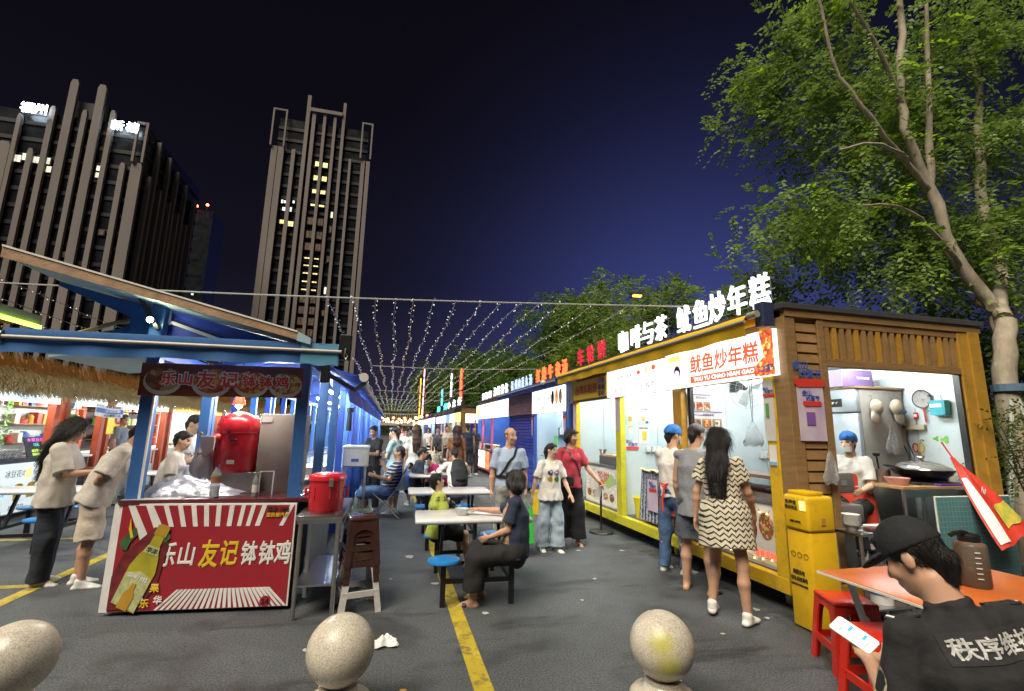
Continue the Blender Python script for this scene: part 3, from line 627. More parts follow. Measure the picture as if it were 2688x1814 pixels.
for x,z in ((-121.5,130.8),(-116,132.2)):
    b_=part('warning_lamp',MB().lathe([(.0,-.9),(.7,-.5),(.8,.1),(.4,.7),(0,.8)],10,(x,303,z)),RED,T3,smooth=60); part('mast',MB().cyl((x,303,128.5),(x,303,z-.8),.25,n=6),BAND,b_)
for x,z in ((-125,98),(-118,76),(-122,61),(-116,48)): part('window',B(x-.6,x+.6,304.8,304.95,z,z+1),PALEW,T3)

# ---------------------------------------------------------------- footbridge at the far end of the lane
STEELW=M('pale_painted_steel',(.50,.44,.40),.5)
FB=thing('footbridge','pale footbridge with vertical railing bars crossing the far end of the lane','bridge',(-2,92,0))
part('deck',B(-30,30,91,94,2.0,2.5),STEELW,FB)
part('rail',B(-30,30,91,91.15,4.05,4.2),STEELW,FB)
mb=MB()
for i in range(150): mb.box(-30+i*.4,-29.9+i*.4,91.02,91.12,2.5,4.05)
o=part('railing_bars',mb,STEELW,FB,fix=False); tag(o,kind='stuff')
for x in (-22,-11,3,14): part('pier',B(x-.3,x+.3,92,93,0,2.0),STEELW,FB)
# ================================================================ shared materials
YEL=M('yellow_paint',(.66,.42,.015),.42,var=.08,scale=3)
YELLIT=M('yellow_paint_led_tint',(.58,.55,.03),.42,var=.08,scale=3)  # yellow paint with the greenish cast of the LED light put into its colour
BROWN=M('brown_cladding',(.27,.16,.065),.5,var=.14,scale=4,stretch=(1,1,6),bump=.12,bscale=40)
BROWN2=M('brown_slat',(.31,.185,.075),.45,var=.15,scale=5,bump=.1,bscale=40)
GOLD=M('golden_brown_post',(.46,.25,.035),.45,var=.12,scale=4)
PANELW=M('white_insulated_panel',(.62,.70,.72),.35,var=.03,scale=2)
DGREY=M('dark_grey_metal',(.06,.062,.065),.45,var=.1)
BLACK=M('black_plastic',(.012,.012,.013),.4)
STEEL=M('brushed_steel',(.55,.55,.54),.30,metal=1.,var=.05,scale=3)
WHITEP=M('white_plastic',(.74,.74,.72),.35,var=.03)
LED=M('led_tube',(1,1,1),.4,estr=120.,ecol=(.92,1.,.98))
LEDW=M('led_tube_warm',(1,1,1),.4,estr=100.,ecol=(1.,.93,.80))
BOXW=M('lightbox_white',(.9,.9,.9),.4,estr=1.0,ecol=(.97,.98,1.),var=.02)
LETW=M('letter_lit_white',(.9,.9,.9),.4,estr=1.05,ecol=(.93,.99,1.),sample=False)
PRED=M('print_red',(.62,.05,.03),.5,var=.05); PREDL=M('print_red_lit',(.85,.10,.05),.5,estr=.75,ecol=(.88,.11,.04),var=.05,sample=False)
PGREY=M('print_grey',(.25,.26,.27),.5); PGREYL=M('print_grey_lit',(.22,.25,.25),.5,estr=.16,ecol=(.5,.6,.6),sample=False)
PBLK=M('print_black',(.02,.02,.02),.5); PWHT=M('print_white',(.78,.77,.74),.5); PYEL=M('print_yellow',(.75,.52,.03),.5); PYELL=M('print_yellow_lit',(.9,.75,.1),.5,estr=.7,ecol=(.95,.85,.2),sample=False)
PBLU=M('print_blue',(.04,.10,.40),.5); PPUR=M('print_purple',(.22,.10,.36),.5); PLIL=M('print_lilac',(.50,.38,.55),.5,var=.2,scale=5,col2=(.62,.55,.62)); PGRN=M('print_green',(.10,.34,.08),.5)
PAPER=M('paper_cream',(.62,.60,.55),.6,var=.04); WOOD=M('plywood',(.36,.22,.10),.55,var=.15,scale=6,stretch=(1,6,1))
def food(name, cols, scale=22, estr=0.):
    m=M(name,cols[0],.45); n,l,b=nodes_of(m); tc=n['Texture Coordinate'].outputs['Object']
    v=n.new('ShaderNodeTexVoronoi'); v.inputs['Scale'].default_value=scale; l.new(tc,v.inputs['Vector'])
    s=n.new('ShaderNodeSeparateColor'); l.new(v.outputs['Color'],s.inputs[0]); r=n.new('ShaderNodeValToRGB'); r.color_ramp.interpolation='CONSTANT'
    e=r.color_ramp.elements; e[0].color=(*cols[0],1); e[1].position=1/len(cols); e[1].color=(*cols[1],1)
    for i,c in enumerate(cols[2:],2): x=e.new(i/len(cols)); x.color=(*c,1)
    l.new(s.outputs[0],r.inputs[0]); l.new(r.outputs[0],b.inputs['Base Color'])
    if estr: l.new(r.outputs[0],b.inputs['Emission Color']); b.inputs['Emission Strength'].default_value=estr; m.cycles.emission_sampling='NONE'
    return m
FOOD_RED=food('food_print_red',[(.45,.06,.02),(.60,.20,.04),(.30,.03,.02),(.62,.42,.10),(.55,.10,.03)],30)
FOOD_REDL=food('food_print_red_lit',[(.55,.08,.03),(.75,.25,.05),(.40,.05,.03),(.80,.50,.12),(.62,.12,.04)],34,.75)
FOOD_MIX=food('food_print_mixed',[(.50,.12,.04),(.60,.45,.12),(.14,.25,.05),(.62,.55,.45),(.30,.07,.04)],34)
FOOD_DARK=food('food_print_dark',[(.16,.05,.03),(.32,.12,.05),(.40,.26,.12),(.10,.04,.03),(.25,.06,.03)],16)
FX=((0,-1,0),(0,0,1)); FY=((1,0,0),(0,0,1))      # print axes for faces towards -X and towards -Y
def panel(name, parent, c, ax, w, h, mat, t=.004, label=None):    # thin rectangular sheet standing on a face
    xd=Vector(ax[0]); yd=Vector(ax[1]); n=xd.cross(yd); c=Vector(c)
    pts=[c-xd*w/2-yd*h/2,c+xd*w/2-yd*h/2,c+xd*w/2+yd*h/2,c-xd*w/2+yd*h/2]
    return part(name,MB().prism(pts,n*t),mat,parent,label=label)
def disc(name, parent, c, ax, rx, ry, mat, t=.004, n=22):
    xd=Vector(ax[0]); yd=Vector(ax[1]); nn=xd.cross(yd); c=Vector(c)
    return part(name,MB().prism([c+xd*rx*cos(2*pi*i/n)+yd*ry*sin(2*pi*i/n) for i in range(n)],nn*t),mat,parent)
def T(s,h,mat,parent,c,ax,**k): return text('lettering',s,h,mat,parent,c,ax[0],ax[1],**k)
def badge(parent,c,ax,s=1.):       # the market's festival emblem
    c=Vector(c); xd=Vector(ax[0]); yd=Vector(ax[1]); n=xd.cross(yd)
    T('金山',.075*s,PBLU,parent,c+xd*-.06*s+yd*.06*s,ax,bold=.02); T('约惠节',.07*s,PBLU,parent,c+xd*.03*s-yd*.005*s,ax,bold=.02)
    part('ribbon',MB().prism([c+xd*a*s+yd*b*s for a,b in ((-.13,-.05),(.15,-.045),(.165,-.075),(.145,-.105),(-.10,-.115),(-.13,-.085))],n*.003),PRED,parent)

# ================================================================ yellow and brown kiosk on the right
K=thing('food_kiosk','yellow and brown food kiosk with white glowing roof characters and a yellow awning','kiosk',(3.7,3.73,0))
X0,X1,Y0,Y1=3.70,6.27,3.73,9.55
part('floor',B(X0+.06,X1-.05,Y0+.05,Y1-.05,.24,.295),DGREY,K)
part('front_beam',B(X0-.04,X0+.05,Y0+.16,5.6,.16,.30),YEL,K,bevel=.008); part('front_beam',B(X0-.04,X0+.05,5.61,Y1,.16,.30),YELLIT,K,bevel=.008)
part('end_beam',B(X0-.03,X1,Y0-.04,Y0+.05,.14,.29),GOLD,K,bevel=.006)
part('chassis',B(X0+.35,X1-.3,Y0+.3,Y1-.2,.05,.235),BLACK,K)
part('front_post',B(X0-.035,X0+.055,Y0+.16,Y0+.30,.30,2.84),YEL,K,bevel=.006)
for y0,y1,m in ((5.47,5.66,GOLD),(7.19,7.36,YELLIT),(9.12,9.28,YEL)): part('front_post',B(X0-.035,X0+.055,y0,y1,.30,2.84),m,K,bevel=.006)
for y,m in ((5.67,YELLIT),(7.365,YELLIT)): part('door_jamb',B(X0+.06,X0+.11,y,y+.05,.30,2.3),m,K)
part('door_jamb',B(X0+.06,X0+.11,5.40,5.46,.30,2.3),BLACK,K)
# walls
for i,x in enumerate((3.80,4.42,5.04,5.66)):
    for y in (5.56,7.30,9.42): part('partition_panel',B(x,min(x+.612,6.20),y,y+.05,.297,2.56),PANELW,K)
for y in np.arange(3.80,9.4,.62): part('rear_panel',B(6.205,6.25,y,min(y+.612,9.5),.297,2.56),PANELW,K)
part('ceiling',B(X0+.06,X1-.04,Y0+.06,Y1-.05,2.565,2.60),PANELW,K)
part('fascia',B(X0-.01,X0+.045,Y0+.31,Y1,2.20,2.84),BROWN,K)
for i,y in enumerate(np.arange(7.62,9.10,.075)): part('fascia_slat',B(X0-.03,X0-.012,y,y+.045,2.62,2.80),BROWN2,K)
part('roof',B(X0-.06,X1+.08,Y0-.05,Y1+.05,2.85,2.91),DGREY,K,bevel=.006)
part('roof_trim',B(X0-.02,X1+.04,Y0-.03,Y0+.03,2.775,2.848),BROWN,K)
# end wall with louvred panel, slatted header and open window
part('corner_board',B(X0-.03,X0+.10,Y0-.02,Y0+.155,.30,2.775),BROWN,K,bevel=.005)
part('louvre_frame',B(4.07,4.15,Y0-.02,Y0+.05,.30,2.775),BROWN,K,bevel=.005)
part('louvre_back',B(X0+.10,4.07,Y0+.02,Y0+.045,.30,2.775),BROWN,K)
for i in range(23):
    z=.36+i*.103; mb=MB().prism([(3.815,Y0+.018,z),(3.815,Y0-.012,z+.008),(3.815,Y0-.004,z+.09),(3.815,Y0+.018,z+.098)],(.245,0,0)); part('louvre_slat',mb,BROWN2,K)
part('header_board',B(4.151,5.96,Y0-.015,Y0+.05,2.70,2.774),BROWN,K,bevel=.004); part('header_board',B(4.151,5.96,Y0-.015,Y0+.05,2.30,2.375),BROWN,K,bevel=.004)
part('header_back',B(4.151,5.96,Y0+.02,Y0+.05,2.376,2.699),BROWN,K)
for i in range(19): x=4.17+i*.0945; part('header_slat',B(x,x+.05,Y0-.012,Y0+.018,2.378,2.697),GOLD if i%3==1 else BROWN2,K)
part('end_post',B(5.961,6.10,Y0-.02,Y0+.06,.30,2.774),GOLD,K,bevel=.005); part('end_post',B(6.10,X1,Y0-.035,Y0+.06,.30,2.774),GOLD,K,bevel=.005)
part('window_seal',B(5.925,5.96,Y0+.0,Y0+.06,.30,2.30),BLACK,K)
part('window_seal',B(4.151,4.175,Y0+.0,Y0+.06,.30,2.30),BROWN,K)
# casters and jack legs
for y in (3.95,5.85,9.2):
    c=part('caster',MB().cyl((3.86,y,.075),(3.92,y,.075),.075,n=18),WHITEP,K,smooth=40); part('caster_fork',B(3.845,3.935,y-.03,y+.03,.13,.16).box(3.845,3.853,y-.03,y+.03,.07,.13).box(3.927,3.935,y-.03,y+.03,.07,.13),STEEL,c)
    part('jack_leg',B(3.86,3.93,y+.14,y+.21,.0,.235),YELLIT if y>5 else STEEL,K)
# ceiling lights
for y in (4.05,5.95,7.7):
    f=part('light_fitting',B(4.10,4.16,y,y+1.25,2.535,2.56),WHITEP,K); part('tube',MB().tube([(4.13,y+.03,2.515),(4.13,y+1.22,2.515)],.017,8),LED,f,smooth=60)
    f=part('light_fitting',B(5.4,5.46,y,y+1.25,2.535,2.56),WHITEP,K); part('tube',MB().tube([(5.43,y+.03,2.515),(5.43,y+1.22,2.515)],.017,8),LED,f,smooth=60)
# lit signs over the counters
S1=part('sign_panel',B(X0-.085,X0-.035,3.80,5.705,2.20,2.665),BOXW,K); S2=part('sign_panel',B(X0-.085,X0-.035,5.72,7.55,2.20,2.64),BOXW,K)
sx=X0-.0885
T('鱿鱼炒年糕',.235,PREDL,S1,(sx,4.58,2.465),FX,width=1.16,bold=.022,shear=.06)
panel('band',S1,(sx,4.58,2.275),FX,1.16,.085,PREDL); T('YOU YU CHAO NIAN GAO',.05,BOXW,S1,(sx-.006,4.58,2.275),FX,width=1.02,bold=.02)
part('food_photo',MB().prism([(sx,3.98,2.664),(sx,3.802,2.664),(sx,3.802,2.205),(sx,4.06,2.205),(sx,4.10,2.28),(sx,3.93,2.40)],(-.004,0,0)),FOOD_REDL,S1)
T('金山约惠节',.075,PBLU,S1,(sx-.006,3.92,2.28),FX,width=.22,bold=.02)
panel('splash',S1,(sx,5.50,2.585),FX,.26,.07,PYELL); disc('fish_mark',S1,(sx,5.44,2.40),FX,.07,.09,PPUR); disc('fish_mark',S1,(sx-.006,5.44,2.365),FX,.048,.06,BOXW)
T('老面馒头加明',.075,PGREYL,S2,(sx,6.95,2.50),FX,width=.60); T('泰式奶茶',.085,PGREYL,S2,(sx,7.05,2.31),FX,width=.42); T('手打柠檬茶',.095,PGREYL,S2,(sx,6.32,2.31),FX,width=.66)
disc('cup_mark',S2,(sx,6.45,2.52),FX,.05,.035,PREDL); disc('cup_mark',S2,(sx,6.22,2.53),FX,.04,.035,PYELL); disc('cup_mark',S2,(sx,6.02,2.55),FX,.05,.04,PREDL)
S3=part('sign_panel',B(X0-.075,X0-.03,7.62,9.18,2.24,2.60),PYEL,K); T('台湾车轮饼',.20,PRED,S3,(X0-.0785,8.52,2.42),FX,width=1.06,bold=.02)
for i in range(6): disc('cake_photo',S3,(X0-.0785,7.88-.13*(i%2),2.30+.115*(i//2)),FX,.058,.05,PPUR if i%3 else FOOD_DARK)
# awning, rolled in under the roof edge
AW=M('awning_yellow',(.70,.43,.012),.7,var=.06,scale=4,bump=.15,bscale=12); AWG=M('awning_grey_bar',(.30,.29,.24),.45)
def awning(root, ya, yb, x, zt, fabric, bar, drop=.13, out=.30):
    o=part('awning_fabric',MB().grid(lambda u,v:(x-out*sin(v*pi/2)**.8 if v<1 else x-out, ya+(yb-ya)*u, zt-.085*v**2+.004*sin(u*40)),24,5),fabric,root,smooth=60,fix=False)
    part('awning_valance',MB().grid(lambda u,v:(x-out+.02*v+.012*sin(u*55)*v, ya+(yb-ya)*u, zt-.115-drop*v+.006*sin(u*31)*v),60,3),fabric,root,smooth=60,fix=False)
    part('awning_front_bar',MB().tube([(x-out-.004,ya-.01,zt-.10),(x-out-.004,yb+.01,zt-.10)],.019,10),bar,root,smooth=60)
    part('awning_roller',MB().tube([(x-.06,ya,zt-.06),(x-.06,yb,zt-.06)],.042,12),fabric,root,smooth=60)
awning(K,3.93,9.52,X0-.0,2.845,AW,AWG)
part('awning_bracket',MB().rbox(X0-.20,X0-.065,3.78,3.90,2.68,2.93,.012),M('bracket_dark_blue',(.03,.04,.09),.4),K)
part('bracket_cap',MB().cyl((X0-.25,3.80,2.80),(X0-.25,3.92,2.80),.035,n=14),AWG,K,smooth=40)
# roof letters on their wire frames
def roof_letters(root, s, ys, h, z, x, mat, back, bold=.026, wid=None):
    for ch,y in zip(s,ys):
        w=wid or h*.92
        L=text('roof_letter',ch,h,mat,root,(x,y,z+h/2),(0,-1,0),(0,0,1),width=w,thick=.03,bold=bold)
        fr=MB()
        for dz in (.18,.5,.82): fr.tube([(x+.06,y-w*.55,z+h*dz),(x+.06,y+w*.55,z+h*dz)],.006,5)
        for dy in (-.3,.3): fr.tube([(x+.07,y+w*dy,z-.05),(x+.07,y+w*dy,z+h*.9)],.007,5)
        part('letter_frame',fr,back,L)
FRM=M('letter_frame_metal',(.12,.13,.13),.5,metal=.6)
roof_letters(K,'鱿鱼炒年糕',(5.35,4.99,4.68,4.34,4.00),.36,2.93,X0-.02,LETW,FRM,bold=0,wid=.28)
roof_letters(K,'咖啡与茶',(7.05,6.62,6.27,5.90),.36,2.93,X0-.02,LETW,FRM,bold=0,wid=.30)
LETRD=M('letter_red_glow',(.45,.02,.05),.4,estr=.35,ecol=(.8,.03,.06),sample=False)  # these letters are no lamps; a faint red glow is put into them
roof_letters(K,'车轮饼',(8.9,8.4,7.9),.36,2.93,X0-.02,LETRD,FRM)
# sheets pasted on the wall and posts
P_=panel('festival_poster',K,(3.90,Y0-.026,1.83),FY,.31,.52,PLIL); badge(P_,(3.88,Y0-.033,2.22),FY,1.25); badge(P_,(3.90,Y0-.033,1.98),FY,.75); panel('print_block',P_,(3.88,Y0-.033,1.78),FY,.10,.12,PPUR)
P_=panel('narrow_notice',K,(X0-.040,3.965,1.86),FX,.13,.60,PAPER); badge(P_,(X0-.046,3.965,2.05),FX,.5); panel('print_block',P_,(X0-.046,3.985,1.86),FX,.04,.14,PGRN)
P_=panel('payment_card',K,(X0-.040,3.96,1.42),FX,.09,.20,PWHT); panel('print_block',P_,(X0-.046,3.96,1.345),FX,.088,.03,M('print_sky',(.2,.45,.75),.5))
for y,zc in ((7.27,1.92),(9.2,1.9)):
    P_=panel('narrow_notice',K,(X0-.040,y,zc),FX,.13,.55,PLIL); badge(P_,(X0-.046,y,zc+.30),FX,.55)
# posters inside
P_=panel('drink_poster',K,(3.915,7.296,1.895),FY,.19,.30,M('poster_mint',(.55,.66,.58),.5)); T('冰凉果茶',.03,PYEL,P_,(3.915,7.290,2.01),FY); 
def cup(parent,x,y,z,m1,m2): part('cup_photo',MB().prism([(x-.042,y,z+.07),(x-.032,y,z-.08),(x+.032,y,z-.08),(x+.042,y,z+.07)],(0,-.003,0)),m1,parent); panel('drink_photo',parent,(x,y-.004,z-.03),FY,.058,.08,m2)
DRK=M('drink_orange',(.70,.32,.04),.4); DRT=M('drink_tea',(.62,.40,.14),.4); DRY=M('drink_yellow',(.72,.55,.05),.4)
cup(P_,3.90,7.290,1.87,PAPER,DRK)
P_=panel('drink_poster',K,(4.16,7.296,1.895),FY,.20,.30,PAPER); T('小香花鲜奶',.03,PBLK,P_,(4.16,7.290,2.01),FY); cup(P_,4.15,7.290,1.87,PWHT,DRT); disc('fruit_photo',P_,(4.215,7.290,1.79),FY,.03,.022,PBLU)
P_=panel('drink_poster',K,(4.15,7.296,1.575),FY,.19,.28,PWHT); T('鲜榨柠檬茶',.03,PBLK,P_,(4.15,7.290,1.69),FY); cup(P_,4.16,7.290,1.57,PYEL,DRY)
P_=panel('small_card',K,(3.91,7.296,1.665),FY,.075,.13,PWHT); panel('print_block',P_,(3.91,7.290,1.71),FY,.07,.03,PYEL)
badge(panel('emblem_sticker',K,(3.92,7.296,1.41),FY,.24,.15,PWHT),(3.92,7.290,1.42),FY,.8)
for cx,cz,w in ((4.0,2.0,.36),(4.1,1.775,.50)):
    P_=panel('menu_board',K,(cx,5.556-(.004 if w<.4 else 0),cz),FY,w,.29,PAPER)
    panel('menu_stripe',P_,(cx,5.550,cz+.132),FY,w-.01,.016,PPUR); T('菜单好味道',.032,PGREY,P_,(cx+.03,5.546,cz+.095),FY); panel('menu_stripe',P_,(cx,5.550,cz-.137),FY,w-.01,.009,PPUR)
    for i in range(3):
        q=panel('menu_photo',P_,(cx-w*.32+i*w*.32,5.549,cz-.02),FY,w*.28,.12,(M('photo_ground',(.30,.22,.17),.5))); disc('dish_photo',q,(cx-w*.32+i*w*.32,5.541,cz-.02),FY,w*.12,.046,(FOOD_DARK,FOOD_RED,FOOD_MIX)[i])
# switch boxes on the partition walls
for x,y,z in ((4.22,7.29,1.34),(4.32,7.29,1.34),(4.42,7.29,1.34),(4.95,5.55,1.35),(5.06,5.55,1.35)): part('switch_box',MB().rbox(x-.042,x+.042,y-.03,y+.003,z-.045,z+.045,.006),WHITEP,K)

# ---------------------------------------------------------------- counters and gear of the kiosk
C1=thing('serving_counter','steel serving counter with a food picture front inside the squid kiosk','counter',(3.95,4.7,.30))
part('counter_body',B(3.79,4.30,4.08,5.40,.30,.93),PANELW,C1); part('counter_top',B(3.77,4.34,4.06,5.42,.93,.965),STEEL,C1,bevel=.004)
q=panel('front_poster',C1,(3.788,4.62,.61),FX,.98,.56,PWHT); T('追昔泥鳅',.07,PREDL,q,(3.782,4.30,.42),FX,bold=.01)
for i in range(4): disc('dish_photo',q,(3.782,4.95-.23*i,.64+.06*(i%2)),FX,.10,.13,(FOOD_MIX,FOOD_RED,FOOD_DARK,FOOD_MIX)[i])
GL=M('clear_glass',(.9,.95,.95),.03,trans=1.,ior=1.15,var=.0)
D1=thing('display_case','low glass food display case on the squid counter','display case',(3.98,4.5,.965))
part('case_base',B(3.82,4.16,4.12,5.0,.966,1.02),STEEL,D1); part('glass_front',B(3.82,3.826,4.12,5.0,1.02,1.16),GL,D1); part('case_lid',B(3.83,4.16,4.12,5.0,1.165,1.20),M('tinted_lid',(.20,.13,.10),.3),D1)
for i in range(4): part('food_tray',MB().rbox(3.86,4.12,4.15+.21*i,4.33+.21*i,1.021,1.07,.012),(WHITEP,M('tray_pink',(.7,.25,.25),.4),WHITEP,FOOD_RED)[i],D1)
GARL=M('warm_bulb',(1,.75,.3),.4,estr=9,ecol=(1,.62,.18),sample=False)
gl=thing('counter_light_garland','garland of tiny warm bulbs along the squid counter front','light garland',(3.77,4.7,.9))
pts=[(3.765,5.4-.033*i,.90-.10*abs(sin(i*.5))) for i in range(38)]; part('wire',MB().tube(pts,.0025,5),BLACK,gl)
for i in range(0,38,3): part('bulb',MB().lathe([(0,-.008),(.008,0),(0,.009)],8,(pts[i][0]-.008,pts[i][1],pts[i][2])),GARL,gl,smooth=60)
pts=[(3.775,5.4-.04*i,.37+.02*sin(i*.7)) for i in range(34)]; part('wire',MB().tube(pts,.0025,5),BLACK,gl)
for i in range(0,34,3): part('bulb',MB().lathe([(0,-.008),(.008,0),(0,.009)],8,(pts[i][0]-.008,pts[i][1],pts[i][2])),GARL,gl,smooth=60)
F_=thing('wall_fan','black wall fan under the squid kiosk ceiling','fan',(4.55,5.5,2.3))
part('motor',MB().cyl((4.55,5.52,2.28),(4.55,5.32,2.24),.055,.045,n=14),BLACK,F_,smooth=40); part('bracket',B(4.5,4.6,5.50,5.555,2.2,2.5),BLACK,F_)
def fan_cage(root,c,axis,R,n=26,rings=(1.,.72,.42)):
    c=Vector(c); a=Vector(axis).normalized(); u=a.orthogonal().normalized(); v=a.cross(u); mb=MB()
    for r in rings: mb.tube([c+(u*cos(t)+v*sin(t))*R*r+a*.05*(1-r) for t in np.linspace(0,2*pi,33)],.003,5,caps=False)
    for i in range(n):
        t=2*pi*i/n; d=u*cos(t)+v*sin(t); mb.tube([c+a*.05,c+d*R*.5+a*.04,c+d*R,c+d*R*.6-a*.08,c-a*.09],.0018,4)
    part('cage',mb,STEEL if R<.3 else DGREY,root)
    for i in range(3):
        t=2*pi*i/3+.4; d=u*cos(t)+v*sin(t); e=a.cross(d)
        b=part('blade',MB().grid(lambda p,q:(c+d*R*(.12+.76*p)+e*R*(.16+.30*p)*(q-.4)+a*(.03*(q-.5))),6,4),M('fan_blade_grey',(.55,.60,.60),.35,trans=.2),root,smooth=60,fix=False)
fan_cage(F_,(4.55,5.26,2.22),(-.1,-1,-.25),.27)
BG=thing('clear_plastic_bag','clear plastic bag hanging from cords inside the squid kiosk','bag',(4.35,5.0,1.5))
def bag_mesh(c,w,h,d,seed,n=16,m=10):
    r=random.Random(seed); ph=[r.uniform(0,6.28) for _ in range(6)]
    def fn(u,v):
        a=2*pi*u; g=(.10+.90*min(1,v*1.25)**.8) if v<.86 else (1-(v-.86)*1.6)
        k=1+.14*sin(3*a+ph[0]+4*v)+.09*sin(5*a+ph[1]-6*v)+.05*sin(9*a+ph[2])
        return (c[0]+w/2*g*k*cos(a),c[1]+d/2*g*k*sin(a),c[2]-h*v+.01*sin(4*a+ph[3]))
    return MB().grid(fn,n*2,m)
CLEAR=M('clear_plastic_film',(.85,.90,.92),.18,trans=.75,ior=1.12,var=.1,scale=30,bump=.6,bscale=25)
part('film',bag_mesh((4.35,5.0,1.78),.26,.30,.16,4),CLEAR,BG,smooth=70,fix=False); part('cords',MB().tube([(4.33,5.0,2.56),(4.345,5.0,1.77)],.003,4).tube([(4.39,5.0,2.56),(4.355,5.0,1.77)],.003,4),BLACK,BG)

# refrigerator behind the end window
FRS=M('fridge_side_grey',(.42,.39,.36),.4); FRF=M('fridge_silver_door',(.50,.56,.60),.3,metal=.25)
R_=thing('refrigerator','tall silver two-door refrigerator inside the kiosk end window','refrigerator',(5.8,4.85,.30))
part('cabinet',MB().rbox(5.50,6.18,4.52,5.14,.297,2.20,.012),FRS,R_,smooth=40)
part('door',MB().rbox(5.44,5.498,4.525,5.135,1.915,2.195,.012),FRF,R_,smooth=40); part('door',MB().rbox(5.44,5.498,4.525,5.135,.33,1.900,.012),FRF,R_,smooth=40)
q=panel('control_display',R_,(5.438,4.82,2.03),FX,.22,.10,BLACK); T('-18° 4°',.03,PWHT,q,(5.432,4.82,2.03),FX)
o=tag(part('plywood_sheet',B(5.42,6.2,4.50,5.1,2.202,2.225),WOOD,None),'thin brown board lying on top of the silver refrigerator','board')
BX=thing('carton','purple carton box on top of the refrigerator','box',(5.65,4.85,2.226)); part('carton_body',B(5.38,5.86,4.62,5.02,2.226,2.44),M('carton_purple',(.16,.10,.26),.5),BX); panel('carton_face',BX,(5.378,4.82,2.333),FX,.40,.21,M('carton_lilac',(.48,.40,.62),.5)); T('水果罐',.03,PWHT,BX,(5.373,4.88,2.36),FX); T('YIDPIAONE',.028,PWHT,BX,(5.70,4.616,2.34),FY)
RT=thing('coiled_white_lead','white power lead coiled on the refrigerator top','cable',(5.95,4.75,2.226)); part('lead',MB().tube([(5.95+.10*cos(t)*(1-t*.01),4.72+.08*sin(t),2.25+.006*t) for t in np.linspace(0,12,50)],.008,6),WHITEP,RT,smooth=60)
WB=thing('wall_switch_cabinet','white switch cabinet on the kiosk wall beside the carton','switch box',(5.1,5.5,2.3)); part('case',MB().rbox(5.9,6.12,5.46,5.555,2.28,2.52,.01),WHITEP,WB); 
# things hung on the fridge side and the rear wall
CAPB=M('cap_beige',(.52,.44,.34),.8,var=.08,bump=.2)
def hung_cap(label,x,z,rot):
    t=thing('hung_cap',label,'cap',(x,4.50,z)); F=Field((-.14,-.16,-.22),(.14,.05,.14),.008)
    F.ell((0,-.045,0),(.085,.055,.095),None,.0); F.plane((0,1,0),.0); F.ell((rot*.03,-.045,-.12),(.075,.025,.08),None,.02); F.plane((0,1,0),-.0)
    F.build('cap_crown',CAPB,t); return t
hung_cap('plain beige cap hung on the refrigerator side',5.66,1.97,-1); t=hung_cap('beige cap with blue stitched mark hung on the refrigerator side',5.97,1.98,1)
T('fun',.05,PBLU,t,(5.99,4.385,1.93),FY,bold=.02)
for x,nm in ((5.64,'plain beige cap'),(5.95,'cap with the blue mark')): tag(part('magnet_hook',MB().tube([(x,4.515,2.11),(x,4.49,2.11),(x,4.485,2.08),(x,4.50,2.06)],.004,6),STEEL,None),'small steel hook on the refrigerator side holding the '+nm,'hook','hooks holding the caps')
SV=thing('wire_sieve','round wire sieve with dark rim hung on the kiosk wall','sieve',(6.19,4.3,2.08)); part('rim',MB().tube([(6.17,4.30+.105*cos(t),2.08+.105*sin(t)) for t in np.linspace(0,2*pi,33)],.007,6,caps=False),DGREY,SV,smooth=60)
part('mesh',MB().grid(lambda u,v:(6.172+.02*sin(pi*v),4.30+.10*v*cos(2*pi*u),2.08+.10*v*sin(2*pi*u)),24,4),M('sieve_mesh',(.30,.29,.27),.6,var=.3,scale=90),SV,smooth=60,fix=False); part('handle',MB().tube([(6.17,4.29,1.975),(6.165,4.28,1.80)],.010,6),PRED,SV)
TB=thing('paper_bag','small turquoise paper carrier bag hung on the kiosk wall','bag',(6.15,4.1,1.9)); part('bag_body',B(6.10,6.19,4.02,4.18,1.88,2.05),M('bag_turquoise',(.05,.35,.42),.6),TB); panel('bag_print',TB,(6.098,4.11,1.99),FX,.12,.04,PWHT); part('bag_handle',MB().tube([(6.13,4.06,2.05),(6.14,4.08,2.15),(6.14,4.12,2.15),(6.13,4.14,2.05)],.004,6),WHITEP,TB)
RC=thing('red_key_tag','small red tag hung beside the sieve','tag',(6.19,4.4,1.88)); part('tag_body',MB().rbox(6.18,6.2,4.375,4.425,1.84,1.92,.006),PRED,RC); panel('tag_window',RC,(6.178,4.40,1.885),FX,.03,.03,PWHT)
PS=thing('power_strip','cream power strip with black plugs on the kiosk wall','power strip',(6.18,4.5,1.73)); part('strip',MB().rbox(6.15,6.203,4.30,4.62,1.71,1.775,.008),M('strip_cream',(.62,.52,.34),.45),PS)
for y in (4.58,4.52):
    q=part('plug',MB().rbox(6.11,6.15,y-.018,y+.018,1.725,1.765,.006),BLACK,PS); part('cord',MB().tube([(6.12,y,1.73),(6.10,y-.03,1.6),(6.11,y-.10,1.4),(6.0,y-.18,1.26)],.006,6),BLACK,q,smooth=60)
SX=thing('scissors','kitchen scissors with red and yellow loops on the kiosk wall','scissors',(6.19,4.42,1.45))
for y,m in ((4.45,PRED),(4.385,PYEL)): part('loop',MB().tube([(6.185,y+.03*cos(t),1.50+.05*sin(t)) for t in np.linspace(0,2*pi,21)],.008,6,caps=False),m,SX,smooth=60)
part('blades',MB().prism([(6.185,4.44,1.455),(6.185,4.40,1.455),(6.185,4.415,1.28)],(.005,0,0)),STEEL,SX)
